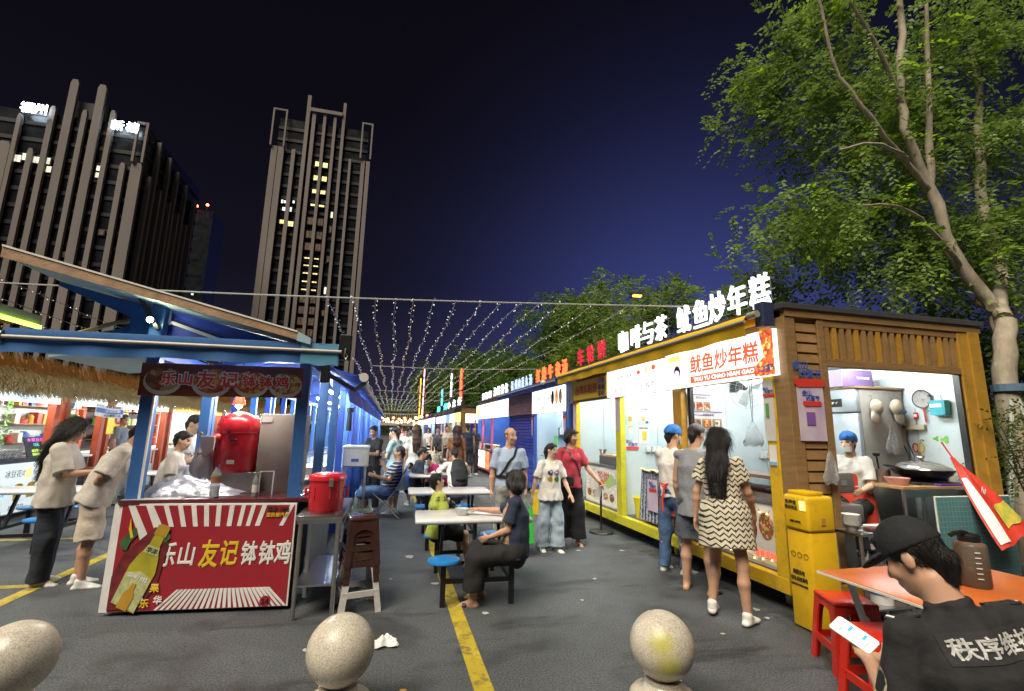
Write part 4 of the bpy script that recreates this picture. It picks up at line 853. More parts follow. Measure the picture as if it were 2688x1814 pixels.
for i,(y,z,s) in enumerate(((4.22,1.61,.027),(4.13,1.60,.036))):
    t=tag(part('clover_sticker',MB().prism([(6.203,y+s*(1+.35*cos(3*a))*cos(a),z+s*(1+.35*cos(3*a))*sin(a)) for a in np.linspace(0,2*pi,25)[:-1]],(-.003,0,0)),M('sticker_green',(.18,.55,.06),.4),None),('smaller','larger')[i]+' bright green clover sticker on the kiosk wall','sticker','green clover stickers')
NB=thing('bag_of_cloths','grey mesh bag of cleaning cloths hung on the refrigerator side','bag',(5.9,4.48,1.55)); part('bag_body',bag_mesh((5.88,4.47,1.74),.22,.32,.08,9),M('grey_film',(.35,.33,.33),.4,var=.3,scale=40,bump=.6,bscale=40),NB,smooth=70,fix=False)

# wok table inside the end window
WT=thing('wok_table','steel table with a wooden top carrying the wok in the end window','table',(5.65,4.1,.30))
part('table_top',B(5.08,6.12,3.82,4.40,1.095,1.125),WOOD,WT,bevel=.004); part('apron',B(5.09,6.11,3.815,3.825,1.02,1.09),STEEL,WT)
for x,y in ((5.13,3.86),(6.07,3.86),(5.13,4.36),(6.07,4.36)): part('leg',MB().cyl((x,y,.297),(x,y,1.09),.020,n=12),STEEL,WT,smooth=40)
part('shelf',B(5.13,6.07,3.86,4.36,.55,.57),STEEL,WT)
WK=thing('wok','large dark wok with steel lid on the table in the end window','wok',(5.72,4.08,1.16)); part('pan',MB().lathe([(.0,.02),(.14,.03),(.24,.08),(.275,.125),(.285,.125),(.25,.07),(.15,.012),(.0,.0)],32,(5.72,4.08,1.155)),M('wok_iron',(.025,.025,.027),.35,metal=.5),WK,smooth=50)
part('lid',MB().lathe([(.265,.125),(.25,.15),(.17,.19),(.06,.212),(0,.214)],32,(5.72,4.08,1.155)),M('lid_glass',(.45,.43,.42),.12,metal=.7),WK,smooth=50); part('lid_knob',MB().lathe([(0,.21),(.02,.212),(.018,.235),(.045,.25),(.04,.262),(0,.266)],16,(5.72,4.08,1.155)),STEEL,WK,smooth=50)
part('handle',MB().rbox(5.98,6.06,4.06,4.10,1.27,1.31,.008),BLACK,WK); part('handle',MB().tube([(5.45,4.06,1.27),(5.22,3.98,1.31),(5.02,3.94,1.33)],.013,8),BLACK,WK,smooth=50)
IH=thing('induction_cooker','flat black induction cooker under the wok','cooker',(5.70,4.05,1.126)); part('plate',MB().rbox(5.42,6.00,3.90,4.26,1.126,1.153,.008),BLACK,IH); part('control_strip',B(5.44,5.98,3.898,3.9005,1.13,1.15),DGREY,IH)
PB=thing('pink_bowl','pink plastic bowl beside the wok','bowl',(5.22,3.95,1.126)); part('bowl_wall',MB().lathe([(.0,.006),(.075,.006),(.105,.075),(.112,.075),(.08,.0),(0,0)],24,(5.22,3.98,1.126)),M('plastic_pink',(.70,.36,.32),.4),PB,smooth=50)
KT=thing('ladle_pot','small steel pot with a ladle standing beside the wok','pot',(5.33,4.25,1.126)); part('pot_wall',MB().lathe([(.0,.0),(.09,.0),(.10,.14),(.105,.14)],24,(5.36,4.27,1.126)),STEEL,KT,smooth=50); part('ladle',MB().tube([(5.36,4.27,1.20),(5.30,4.24,1.42)],.009,6),BLACK,KT); part('ladle_bowl',MB().lathe([(0,-.02),(.03,-.01),(.038,.02)],14,(5.295,4.235,1.42)),BLACK,KT,smooth=50)
tag(part('folded_cloth',MB().rbox(5.60,5.98,3.83,3.895,1.1265,1.145,.006),M('cloth_purple',(.09,.04,.26),.9,bump=.4),None),'folded purple cloth on the front edge of the wok table','cloth')
WC=thing('white_carton_tray','white food carton lying behind the wok handle','carton',(6.05,4.2,1.126)); part('carton_body',MB().rbox(6.01,6.12,4.02,4.36,1.1265,1.22,.006),WHITEP,WC); panel('carton_stripe',WC,(6.008,4.19,1.16),FX,.3,.03,PGREY)
# steel side table outside the louvred panel
SD=thing('steel_side_table','narrow stainless side table with paper bowls against the kiosk end','table',(4.2,3.5,0))
part('table_top',B(3.93,4.48,3.36,3.66,.775,.80),STEEL,SD,bevel=.004)
for x,y in ((3.96,3.39),(4.45,3.39),(3.96,3.63),(4.45,3.63)): part('leg',MB().cyl((x,y,0),(x,y,.775),.016,n=12),STEEL,SD,smooth=40)
part('shelf',B(3.96,4.45,3.39,3.63,.17,.185),STEEL,SD)
BW=thing('paper_bowl_stack','stack of white paper bowls on the narrow steel side table','bowls',(4.02,3.55,.80))
for i in range(7): part('paper_bowl',MB().lathe([(.045,.0),(.068,.05),(.073,.052),(.07,.046)],20,(4.03,3.52,.801+.014*i)),WHITEP,BW,smooth=50)
tag(part('cleaver_sheath',MB().prism([(4.12,3.42,.802),(4.28,3.40,.802),(4.36,3.46,.802),(4.22,3.52,.802),(4.13,3.50,.802)],(0,0,.03)),M('brown_cloth',(.14,.06,.05),.9,bump=.5),None,bevel=.008),'brown folded cloth on the steel side table','cloth')
tag(part('napkin_stack',MB().rbox(4.24,4.44,3.47,3.60,.801,.83,.008),PAPER,None),'pale napkins lying at the end of the steel side table','napkins')
SCL=thing('receipt_scale','grey weighing scale with receipt printer standing inside the end window','scale',(4.45,3.95,.30))
part('stand',B(4.30,4.55,3.95,4.2,.297,.78),DGREY,SCL); part('head',MB().rbox(4.26,4.56,3.90,4.2,1.06,1.26,.02),M('scale_grey',(.17,.165,.16),.4),SCL,smooth=40); part('neck',B(4.42,4.48,4.02,4.08,.95,1.06),BLACK,SCL); part('platter',MB().rbox(4.26,4.62,3.88,4.25,.78,.95,.02),M('scale_grey',(.2,.2,.2),.4),SCL,smooth=40); panel('logo_print',SCL,(4.42,3.898,1.16),FY,.07,.05,PGREY)
PT=thing('paint_tub','white plastic tub with blue printed band under the steel side table','tub',(4.28,3.53,.185)); part('tub_body',MB().lathe([(0,0),(.085,0),(.10,.24),(.105,.25),(.0,.25)],24,(4.28,3.52,.186)),WHITEP,PT,smooth=40); part('tub_band',MB().lathe([(.0945,.08),(.0985,.17)],24,(4.28,3.52,.186)),PBLU,PT,smooth=40,fix=False); T('oom',.05,PWHT,PT,(4.28,3.4205,.31),FY,bold=.02)
HB=thing('hanging_film_bag','crumpled clear plastic bag hung on the louvred kiosk wall','bag',(4.0,3.69,1.5)); part('film',bag_mesh((4.02,3.665,1.48),.17,.30,.05,21),CLEAR,HB,smooth=70,fix=False)
# ================================================================ blue shop block behind the yellow kiosk
BLUE=M('blue_paint',(.030,.085,.34),.42,var=.1,scale=3); BLUED=M('blue_shutter',(.025,.045,.36),.38,var=.08,scale=3); PINK=M('pink_paint',(.48,.10,.22),.45)
PALEB=M('pale_blue_panel',(.42,.52,.60),.4,var=.04,scale=2)
NEONR=M('neon_red',(1,.1,.03),.4,estr=2.6,ecol=(1,.07,.02),sample=False); LETB=M('letter_pale_blue_glow',(.4,.5,.65),.4,estr=.55,ecol=(.5,.68,.95),sample=False); NEONO=M('neon_orange',(1,.5,.05),.4,estr=3.,ecol=(1,.40,.04),sample=False); NEONY=M('neon_yellow',(1,.8,.1),.4,estr=2.6,ecol=(1,.78,.16),sample=False); NEONC=M('neon_cyan',(.1,.8,.9),.4,estr=1.6,ecol=(.1,.75,.9),sample=False); NEONP=M('neon_pink',(1,.3,.5),.4,estr=3.,ecol=(1,.35,.42),sample=False)  # the pale blue letters are unlit ones with a faint glow added
SIGNOFF=M('sign_unlit_plum',(.17,.075,.10),.4,var=.1)
BOXY=M('lightbox_cream',(.9,.85,.6),.4,estr=1.5,ecol=(1.,.90,.62),var=.02); BOXO=M('lightbox_orange',(.9,.6,.2),.4,estr=1.3,ecol=(1.,.58,.16),var=.02); BOXB=M('lightbox_blue',(.1,.3,.9),.4,estr=1.0,ecol=(.12,.3,.95),var=.05); BOXP=M('lightbox_pink',(.9,.4,.7),.4,estr=1.2,ecol=(1.,.42,.72),var=.05)
def shop_block(root, x, xr, y0, y1, zr, roof_mat, wall, units, zs=2.05, ze=2.62):
    """long low shop: units = (y0, y1, kind, sign material)"""
    part('floor',B(x+.05,xr,y0,y1,.16,.24),DGREY,root); part('base_beam',B(x-.03,x+.05,y0,y1,.10,.26),wall,root)
    part('rear_wall',B(xr-.06,xr,y0+.051,y1-.051,.24,zr-.06),PALEB,root)
    for y in (y0,y1-.05): part('end_wall',B(x+.01,xr,y,y+.05,.26,zr-.06),wall,root)
    part('roof',B(x-.05,xr+.08,y0-.04,y1+.04,zr-.055,zr),roof_mat,root)
    part('fascia',B(x-.005,x+.04,y0+.051,y1-.051,zs,zr-.06),DGREY,root); part('ceiling',B(x+.05,xr-.07,y0+.06,y1-.06,zr-.12,zr-.09),PALEB,root)
    for i,(a,b,kind,sm) in enumerate(units):
        part('front_post',B(x-.03,x+.05,a-.05,a+.05,.26,zs),wall,root)
        if i: part('partition',B(x+.06,xr-.07,a-.025,a+.025,.24,zr-.13),PALEB,root)
        s=part('sign_panel',B(x-.08,x-.035,a+.02,b-.02,zs,ze),sm,root)
        if kind=='shutter':
            h=.085; n=int((zs-.26)/h)
            sh=part('shutter',B(x+.02,x+.03,a+.06,b-.06,.26,zs),BLUED,root)
            for j in range(n): z=.262+j*h; part('shutter_slat',MB().prism([(x+.02,a+.06,z),(x-.006,a+.06,z+.02),(x-.002,a+.06,z+.07),(x+.02,a+.06,z+.08)],(0,b-a-.12,0)),BLUED,sh)
        else:
            f=part('light_fitting',B(x+.5,x+.56,a+.3,b-.3,zr-.17,zr-.125),WHITEP,root); part('tube',B(x+.51,x+.55,a+.34,b-.34,zr-.20,zr-.172),LED if kind!='warm' else LEDW,f)
    return root
BS=thing('shop_block','long blue shop block with a rolled blue awning and red neon roof characters','shop',(3.7,9.65,0))
shop_block(BS,3.70,6.2,9.66,20.8,2.84,DGREY,BLUE,[(9.70,12.15,'open',BOXW),(12.15,14.82,'shutter',SIGNOFF),(14.82,20.72,'open',BOXW)])
AWB=M('awning_blue',(.030,.07,.30),.7,var=.07,scale=4,bump=.15,bscale=12)
awning(BS,9.75,15.6,3.70,2.80,AWB,AWG,drop=.09,out=.28)
part('lamp_globe',MB().lathe([(0,-.06),(.05,-.035),(.06,0),(.05,.035),(0,.06)],14,(3.38,10.45,2.72)),WHITEP,BS,smooth=60)
roof_letters(BS,'红烧牛杂汤',(11.75,11.25,10.75,10.22,9.78),.34,2.86,3.66,NEONR,FRM,bold=.02)
roof_letters(BS,'福州肉燕丸汤',(14.5,14.05,13.65,13.25,12.85,12.45),.31,2.84,3.66,LETB,FRM,bold=.01,wid=.26)
roof_letters(BS,'锅边糊',(19.4,18.7,18.0),.30,2.80,3.66,LETW,FRM,bold=.02,wid=.5); roof_letters(BS,'海鲜捞化',(17.1,16.5,15.9,15.3),.34,2.82,3.66,LETW,FRM,bold=.02,wid=.42)
sp=[c for c in BS.children if c.name.startswith('sign_panel')]
T('红烧牛杂汤面',.20,PGREYL,sp[0],(3.617,11.15,2.36),FX,width=1.35); T('招牌汤',.07,PREDL,sp[0],(3.617,11.15,2.16),FX)
for i,y in enumerate((10.45,10.18,9.92)): disc('dish_photo',sp[0],(3.617,y,2.38),FX,.10,.17,(FOOD_DARK,FOOD_REDL,FOOD_MIX)[i])
T('肉燕鱼丸米线',.20,PGREY,sp[1],(3.617,13.5,2.42),FX,width=1.9); T('九份',.10,PGREY,sp[1],(3.617,12.8,2.18),FX)
T('锅边糊海鲜捞化',.13,PGREYL,sp[2],(3.617,17.5,2.40),FX,width=3.6); T('福州小吃',.13,PREDL,sp[2],(3.617,18.6,2.18),FX,width=1.2); panel('green_edge',sp[2],(3.617,20.2,2.3),FX,.8,.45,M('print_green_lit',(.4,.8,.3),.5,estr=.7,ecol=(.5,.95,.35),sample=False))
# first unit: open stall with cooking counter and switch box
ct=thing('noodle_counter','steel noodle counter with gas burner pans inside the blue shop','counter',(4.2,10.7,.24)); part('counter_body',B(3.95,4.6,9.95,11.9,.24,1.02),STEEL,ct,bevel=.006); part('tray_rail',B(3.80,3.945,10.0,11.9,.98,1.0),STEEL,ct)
for i,y in enumerate((10.2,10.7,11.2,11.65)): part('food_pan',MB().rbox(4.05,4.45,y-.18,y+.18,1.021,1.16,.02),(STEEL,FOOD_MIX,M('juice_box_orange',(.75,.42,.03),.4),STEEL)[i],ct)
mb_=thing('menu_stand','green upright menu card on the noodle counter','menu',(3.98,11.1,1.02)); panel('card',mb_,(3.93,11.12,1.28),FX,.26,.42,M('menu_green_lit',(.05,.45,.12),.4,estr=.35,ecol=(.1,.7,.25),sample=False)); 
for i in range(4): panel('menu_line',mb_,(3.924,11.12,1.14+.09*i),FX,.18,.025,PYEL)
part('card_foot',B(3.92,3.99,11.0,11.24,1.022,1.07),BLACK,mb_)
wbx=thing('wall_meter_box','white meter box with conduit on the pale wall of the blue shop','meter box',(4.5,12.0,1.6)); part('case',MB().rbox(4.35,4.75,11.98,12.12,1.52,1.70,.01),WHITEP,wbx); part('conduit',MB().cyl((4.45,12.09,1.7),(4.45,12.09,2.6),.02,n=8),WHITEP,wbx)
for y,nm in ((9.75,'first'),(12.2,'shutter-side')):
    w_=tag(part('festival_flag',MB().prism([(3.655,y-.06,2.05),(3.655,y+.09,2.0),(3.655,y+.05,1.5),(3.655,y-.02,1.45)],(-.006,0,0)),PLIL,None),'narrow lilac festival flag on the '+nm+' post of the blue shop','flag','festival flags on the blue shop'); badge(w_,(3.645,y,1.98),FX,.8)
# pink window kiosk in the third unit
PKI=thing('snack_cart','pink framed snack cart with a glowing white food panel beside the blue shop','cart',(3.55,18.4,0))
part('lower_body',B(3.45,4.3,16.6,20.3,.14,.86),PINK,PKI); panel('lit_panel',PKI,(3.449,18.9,.52),FX,2.6,.62,BOXW)
panel('food_picture',PKI,(3.447,17.2,.52),FX,.8,.62,FOOD_REDL); T('土笋冻炸五香',.24,PREDL,PKI,(3.441,18.9,.50),FX,width=2.2)
for y in (16.65,18.4,20.25): part('post',B(3.46,3.53,y-.04,y+.04,.86,2.03),PINK,PKI)
part('counter_top',B(3.40,4.3,16.55,20.35,.861,.90),STEEL,PKI); part('glass_case',B(3.55,3.556,17.3,18.6,.901,1.3),GL,PKI)
for i,y in enumerate((17.5,17.9,18.3,19.3)): part('food_tray',MB().rbox(3.6,3.95,y-.17,y+.17,.902,1.05,.02),(FOOD_MIX,WOOD,FOOD_MIX,WHITEP)[i],PKI)
for y in (16.9,20.0): part('wheel',MB().cyl((3.5,y,.10),(3.58,y,.10),.10,n=18),BLACK,PKI,smooth=40)
nt_=thing('price_notice','white paper price notice on the pale wall beside the shutter','notice',(3.9,14.9,1.7)); panel('sheet',nt_,(4.35,14.78,1.62),FY,.55,.62,PAPER); 
for i in range(3): panel('printed_column',nt_,(4.17+.18*i,14.774,1.62),FY,.10,.34,(PRED,PGREY,PRED)[i])
gc=thing('folded_green_chair','folded green canvas chair leaning against the snack cart','chair',(3.0,12.4,0)); part('canvas',MB().prism([(2.92,11.95,.28),(2.98,12.25,.30),(3.0,12.3,.95),(2.95,12.0,.92)],(.03,0,0)),M('canvas_green',(.10,.55,.04),.7),gc); part('frame',MB().tube([(2.86,11.9,0.02),(3.05,12.35,1.05)],.012,6).tube([(3.0,12.3,0.02),(2.95,11.95,1.0)],.012,6),BLACK,gc)

# ---------------------------------------------------------------- shops farther down the right side
def far_shop(name,label,y0,y1,x,sign,letters,lmat,awn,kinds,wall):
    s=thing(name,label,'shop',(x,y0,0)); n=len(kinds); L=(y1-y0)/n
    shop_block(s,x,x+2.5,y0,y1,2.72,DGREY,wall,[(y0+.05+i*L,y0+(i+1)*L-.05 if i==n-1 else y0+.05+(i+1)*L,kinds[i],sign[i]) for i in range(n)],1.95,2.40)
    if letters: roof_letters(s,letters,[y1-.7-(y1-y0-1.4)*i/max(1,len(letters)-1) for i in range(len(letters))],.40,2.75,x-.02,lmat,FRM,bold=.02,wid=(y1-y0)/len(letters)*.7)
    part('awning_strip',MB().prism([(x-.02,y0+.1,2.70),(x-.34,y0+.1,2.58),(x-.34,y0+.1,2.44),(x-.32,y0+.1,2.44),(x-.30,y0+.1,2.56),(x-.02,y0+.1,2.66)],(0,y1-y0-.2,0)),awn,s)
    return s
B2=far_shop('shop_block','far shop block with a cream lit gable sign above a blue shutter',22.4,28.2,3.2,[BOXO,BOXW,BOXB],'小龙虾',LETW,DGREY,['warm','open','open'],BROWN)
panel('gable_sign',B2,(4.35,22.394,2.12),FY,1.9,.42,BOXY); sh=part('gable_shutter',B(3.65,4.5,22.35,22.395,.26,1.88),BLUED,B2)
for j in range(18): part('shutter_slat',B(3.67,4.48,22.335,22.349,.27+j*.088,.34+j*.088),BLUED,sh)
B3=far_shop('shop_block','dark roofed far shop with purple and white lit signs',28.6,34.4,3.2,[BOXW,BOXP,BOXW],'烧烤',NEONC,DGREY,['open','warm','open'],M('plum_paint',(.14,.05,.16),.5))
B4=far_shop('shop_block','far shop glowing white beneath a lilac banner sign',34.8,46,3.1,[BOXW,BOXW,BOXP],'',LETW,AWB,['open','open','warm'],BLUE)
B5=far_shop('shop_block','farthest low shop row with small yellow lit signs',46.5,70,3.1,[BOXY,BOXW,BOXO,BOXW],'',LETW,AWB,['warm','open','warm','open'],BROWN)
def neon_tower(label,x,y,z0,z1,cols,base,cat='sign tower'):
    t=thing('neon_sign_tower',label,cat,(x,y,z0)); part('lattice',MB().tube([(x+.1,y,z0),(x+.1,y,z1)],.04,6).tube([(x+.1,y+1.2,z0),(x+.1,y+1.2,z1*.97)],.04,6),FRM,t)
    for s,dy,m,h in cols:
        z=z1-h*.6-(0 if dy<.2 else .35)
        for ch in s:
            text('neon_letter',ch,h,m,t,(x,y+dy,z),(0,-1,0),(0,0,1),thick=.06,bold=.02); z-=h*1.12
    if base: panel('lit_base',t,(x-.02,y+.3,z0+.5),FX,2.2,.9,base)
    return t
neon_tower('tall red and white neon character tower above the far shops',3.0,49,2.6,7.7,[('串串香火锅',0,NEONP,.85),('烤全羊大排档',6,NEONO,.75)],BOXO)
neon_tower('orange and red neon character column on the near end of the far block',3.2,22.9,2.75,4.6,[('麻辣烫',0.05,NEONR,.5)],None)
neon_tower('thin white neon character column above the far roofs',3.2,26.9,2.75,4.8,[('小海鲜',0.05,LETW,.42)],None)
neon_tower('short cyan neon character column above the far roofs',3.1,30.9,2.75,4.2,[('冰粥',0.05,NEONC,.5)],None)
# ================================================================ blue food cart on the left
BLU2=M('cart_blue_paint',(.045,.15,.42),.4,var=.1,scale=3); BLUB=M('cart_blue_bright',(.03,.09,.48),.4,var=.08,scale=3); TARP=M('tarp_blue',(.025,.075,.55),.55,var=.15,scale=6,bump=.4,bscale=14)
AWC=M('cart_awning_blue',(.04,.15,.40),.65,var=.08,scale=3,bump=.2,bscale=10); AWL=M('cart_awning_light',(.10,.30,.46),.6,var=.06)
FASC=M('roof_edge_tan',(.42,.27,.16),.6,var=.2,scale=10,bump=.2,bscale=60); SOFF=M('soffit_pale_blue',(.35,.52,.58),.5); BEIGE=M('fridge_beige',(.42,.37,.32),.4,var=.04)
MAROON=M('maroon_counter',(.10,.022,.026),.16,var=.2,coat=.5); REDB=M('cart_board_red',(.34,.022,.036),.35,var=.04); RPL=M('red_plastic',(.55,.018,.03),.28,var=.06,coat=.3)
CT=thing('food_cart','blue framed food cart with a red board of white stripes and a steep raised roof','food cart',(-1.55,5.0,0))
for x,y in ((-2.20,5.10),(-.87,5.10),(-2.20,6.55),(-.87,6.55)): part('post',B(x-.055,x+.055,y-.05,y+.05,.06,2.32),BLU2,CT,bevel=.005)
part('post_trim',B(-2.145,-2.13,5.03,5.05,.95,1.9),WHITEP,CT)
for x in (-2.20,-.87): part('wall_plate',B(x-.05,x+.05,5.151,6.49,2.22,2.32),BLUB,CT)
for y in (5.10,6.55): part('beam',B(-2.144,-.926,y-.05,y+.05,2.24,2.34),BLU2,CT)
# board: faces the camera, a few degrees off square
BX_=(Vector((.99628,-.08612,0)),Vector((0,0,1))); bo=Vector((-1.55,4.972,0)); bn=Vector((-.08612,-.99628,0))
def bp(u,z,off=0.): return bo+BX_[0]*u+Vector((0,0,z))+bn*off
def bpoly(pts,off,t=.003): return MB().prism([bp(u,z,off) for u,z in pts],bn*t)
part('counter_body',MB().prism([bp(-.74,.07,-.01),bp(.74,.07,-.01),bp(.74,.895,-.01),bp(-.74,.895,-.01)],-bn*.5),DGREY,CT)
BD=part('front_board',bpoly([(-.75,.035),(.755,.035),(.755,.915),(-.75,.915)],0.,.02),PWHT,CT)
part('board_field',bpoly([(-.685,.04),(.74,.04),(.74,.90),(-.685,.90)],.021),REDB,BD)
for i,(u0,u1) in enumerate(((-.64,-.585),(-.50,-.44),(-.36,-.32),(-.245,-.205),(-.135,-.095),(-.03,.01),(.075,.115),(.185,.225),(.285,.32),(.37,.405),(.46,.50),(.70,.735))):
    k=(u0-.12)*-.28; z0=.72 if i>1 else .55
    if i<2: k=.16
    part('stripe',bpoly([(u0,.90),(u1,.90),(u1+k,z0+.05),(u0+k,z0)] if i<2 else [(u0,.90),(u1,.90),(u1+k*.5,z0),(u0+k*.5,z0)],.0245),PWHT,BD)
for i in range(24):
    u=-.28+i*.0415; k=(u-.20)*-.24; w=.026
    if u<.70: part('stripe',bpoly([(u+k,.20),(u+w+k*.96,.20),(u+w-k*.4+.0,.042),(u-k*.4,.042)],.0245),PWHT,BD)
for s,u,m,h in (('乐',-.27,PWHT,.20),('山',-.12,PWHT,.19),('友',.065,PYEL,.235),('记',.225,PYEL,.225),('钵',.39,PWHT,.205),('钵',.54,PWHT,.205),('鸡',.675,PWHT,.205)):
    text('lettering',s,h,m,BD,bp(u,.49,.0275),BX_[0],(0,0,1),width=h*.66,bold=.028,shear=.08)
T('华洋 1982',.055,PBLK,BD,bp(.60,.865,.031),BX_,bold=.02,width=.19); T('国民橙汽水',.038,PYEL,BD,bp(.60,.815,.031),BX_,bold=.012,width=.19)
part('price_disc',MB().prism([bp(.565+.045*cos(a),.085+.045*sin(a),.0275) for a in np.linspace(0,2*pi,25)[:-1]],bn*.003),REDB,BD); T('24',.045,PBLK,BD,bp(.565,.085,.0325),BX_)
# printed bottle on the board, leaning right
def bl(u,z): a=-.36; return (-.60+u*cos(a)-z*sin(a)+.02, .04+u*sin(a)*.9+z*cos(a))
BOTG=M('print_bottle_green',(.40,.36,.03),.4,var=.25,scale=6); BOTL=M('print_bottle_label',(.48,.50,.24),.5,var=.2,scale=30); BRN=M('print_dark_maroon',(.16,.02,.025),.5,var=.35,scale=9); GRNP=M('print_leaf_green',(.05,.13,.05),.5,var=.3,scale=8)
part('print_shadow',bpoly([(-.685,.055),(-.45,.06),(-.33,.22),(-.30,.40),(-.27,.56),(-.30,.70),(-.40,.72),(-.62,.50),(-.685,.32)],.0275),BRN,BD)
part('print_leaf',bpoly([(-.66,.60),(-.60,.68),(-.55,.72),(-.53,.66),(-.58,.60),(-.60,.53),(-.64,.54)],.031),GRNP,BD); part('print_leaf',bpoly([(-.36,.70),(-.30,.71),(-.265,.63),(-.30,.59),(-.38,.62)],.031),GRNP,BD); part('print_chilli',bpoly([(-.60,.80),(-.585,.72),(-.56,.64),(-.58,.63),(-.605,.71)],.033),PYEL,BD)
part('print_bottle',bpoly([bl(u,z) for u,z in ((-.10,.05),(-.11,.36),(-.085,.46),(-.045,.56),(-.040,.66),(.040,.66),(.045,.56),(.085,.46),(.115,.36),(.11,.02))],.0345),BOTG,BD)
part('print_cap',bpoly([bl(u,z) for u,z in ((-.052,.65),(-.052,.73),(-.03,.745),(.03,.745),(.052,.73),(.052,.65))],.0365),M('print_gold',(.42,.27,.03),.5),BD)
part('print_neck_label',bpoly([bl(u,z) for u,z in ((-.062,.49),(-.050,.555),(.052,.555),(.064,.49))],.0365),BOTL,BD); part('print_label',bpoly([bl(u,z) for u,z in ((-.10,.055),(-.108,.30),(0,.345),(.113,.30),(.108,.03))],.0365),BOTL,BD)
bx2=Vector((BX_[0]*cos(-.36)*1+Vector((0,0,1))*sin(-.36))); by2=Vector((Vector((0,0,1))*cos(-.36)-BX_[0]*sin(-.36)))
u,z=bl(0,.522); T('华洋',.045,PBLK,BD,bp(u,z,.040),(bx2,by2),bold=.02); u,z=bl(0,.29); T('华洋1982',.042,PWHT,BD,bp(u,z,.040),(bx2,by2),bold=.02,width=.17)
part('print_small_bottle',bpoly([bl(u,z) for u,z in ((-.045,.03),(-.047,.14),(-.02,.19),(-.018,.24),(.018,.24),(.02,.19),(.047,.14),(.045,.02))],.040),M('print_amber',(.50,.28,.03),.5),BD)
for s,u,z,m in (('炫',-.445,.16,PWHT),('果',-.335,.22,PYEL),('乐',-.40,.10,PYEL),('华',-.30,.125,PWHT)): T(s,.07,m,BD,bp(u,z,.036),BX_,bold=.03)
for x in (-2.0,-1.0): part('wheel',MB().cyl((x-.03,5.45,.075),(x+.03,5.45,.075),.075,n=16),BLACK,CT,smooth=40)
# counter top
part('counter_top',MB().rbox(-1.95,-.70,5.0,5.52,.905,.945,.008),MAROON,CT,smooth=40); part('counter_sheet',B(-2.26,-1.80,5.0,5.5,.9455,.95),M('grey_sheet',(.40,.38,.37),.35),CT); part('counter_left',B(-2.27,-1.951,5.0,5.52,.905,.945),MAROON,CT)
part('end_strip',B(-.70,-.67,5.0,6.4,.06,.94),STEEL,CT); part('side_counter',B(-2.28,-2.06,5.53,6.5,.88,.92),STEEL,CT); part('rear_counter',B(-1.9,-.73,5.53,6.05,.85,.90),STEEL,CT)
# raised roof slab: low on the lane side, high on the far side
RF=part('roof_panel',MB().prism([(-.90,4.70,2.42),(-3.22,4.70,2.965),(-3.22,4.70,3.045),(-.90,4.70,2.475)],(0,2.3,0)),SOFF,CT); part('roof_edge',MB().prism([(-.90,4.66,2.41),(-3.24,4.66,2.96),(-3.24,4.66,3.055),(-.90,4.66,2.48)],(0,.036,0)),FASC,RF); part('roof_edge_line',MB().prism([(-.90,4.652,2.478),(-3.24,4.652,3.05),(-3.24,4.652,3.066),(-.90,4.652,2.492)],(0,.05,0)),PWHT,RF)
part('roof_cap',MB().prism([(-.90,4.66,2.40),(-.78,4.66,2.37),(-.78,4.66,2.43),(-.90,4.66,2.49)],(0,.5,0)),SOFF,RF)
part('king_post',B(-2.27,-2.16,5.05,5.15,2.345,2.74),BLU2,CT)
part('gable_tarp',MB().prism([(-2.15,5.10,2.70),(-1.0,5.10,2.43),(-.95,5.10,2.36),(-1.45,5.10,2.44),(-1.95,5.10,2.58)],(0,.012,0)),TARP,CT); part('gable_tarp',MB().prism([(-2.15,5.17,2.345),(-2.15,5.17,2.70),(-1.0,5.17,2.43),(-.93,5.17,2.345)],(0,.012,0)),TARP,CT); part('gable_panel',MB().prism([(-2.28,5.19,2.345),(-2.28,5.19,2.72),(-3.12,5.19,2.92),(-3.12,5.19,2.88),(-2.5,5.19,2.62),(-2.5,5.19,2.345)],(0,.02,0)),BLU2,CT); part('gable_brace',MB().bar((-2.12,5.12,2.58),(-1.45,5.12,2.36),.03,.03),WHITEP,CT)
part('gable_tarp',MB().prism([(-2.28,5.2,2.76),(-2.28,5.2,2.66),(-2.75,5.2,2.87)],(0,.012,0)),M('tarp_pink',(.55,.32,.40),.6),CT); part('stay_strut',MB().bar((-2.40,5.0,2.84),(-2.17,5.0,2.48),.045,.03),BLACK,CT)
q=part('spot_lamp',MB().cyl((-2.24,4.97,2.58),(-2.22,4.93,2.56),.022,.03,n=12),BLACK,CT); part('lamp_face',MB().cyl((-2.219,4.928,2.559),(-2.215,4.92,2.556),.024,n=12),M('lamp_face_yellow',(1,1,.5),.4,estr=260,ecol=(1,.95,.55)),q)
part('thatch_edge',MB().tube([(-2.3,5.3,2.66),(-2.7,5.4,2.60),(-3.2,5.6,2.47)],.022,7),M('bamboo',(.42,.28,.14),.6),CT,smooth=50)
part('side_soffit',MB().prism([(-2.26,5.2,2.30),(-3.1,5.2,2.20),(-3.1,5.2,2.22),(-2.26,5.2,2.33)],(0,1.4,0)),SOFF,CT); part('gable_board',MB().prism([(-2.28,5.25,2.34),(-2.28,5.25,2.60),(-3.15,5.25,2.36),(-3.15,5.25,2.24)],(0,.02,0)),BLU2,CT)
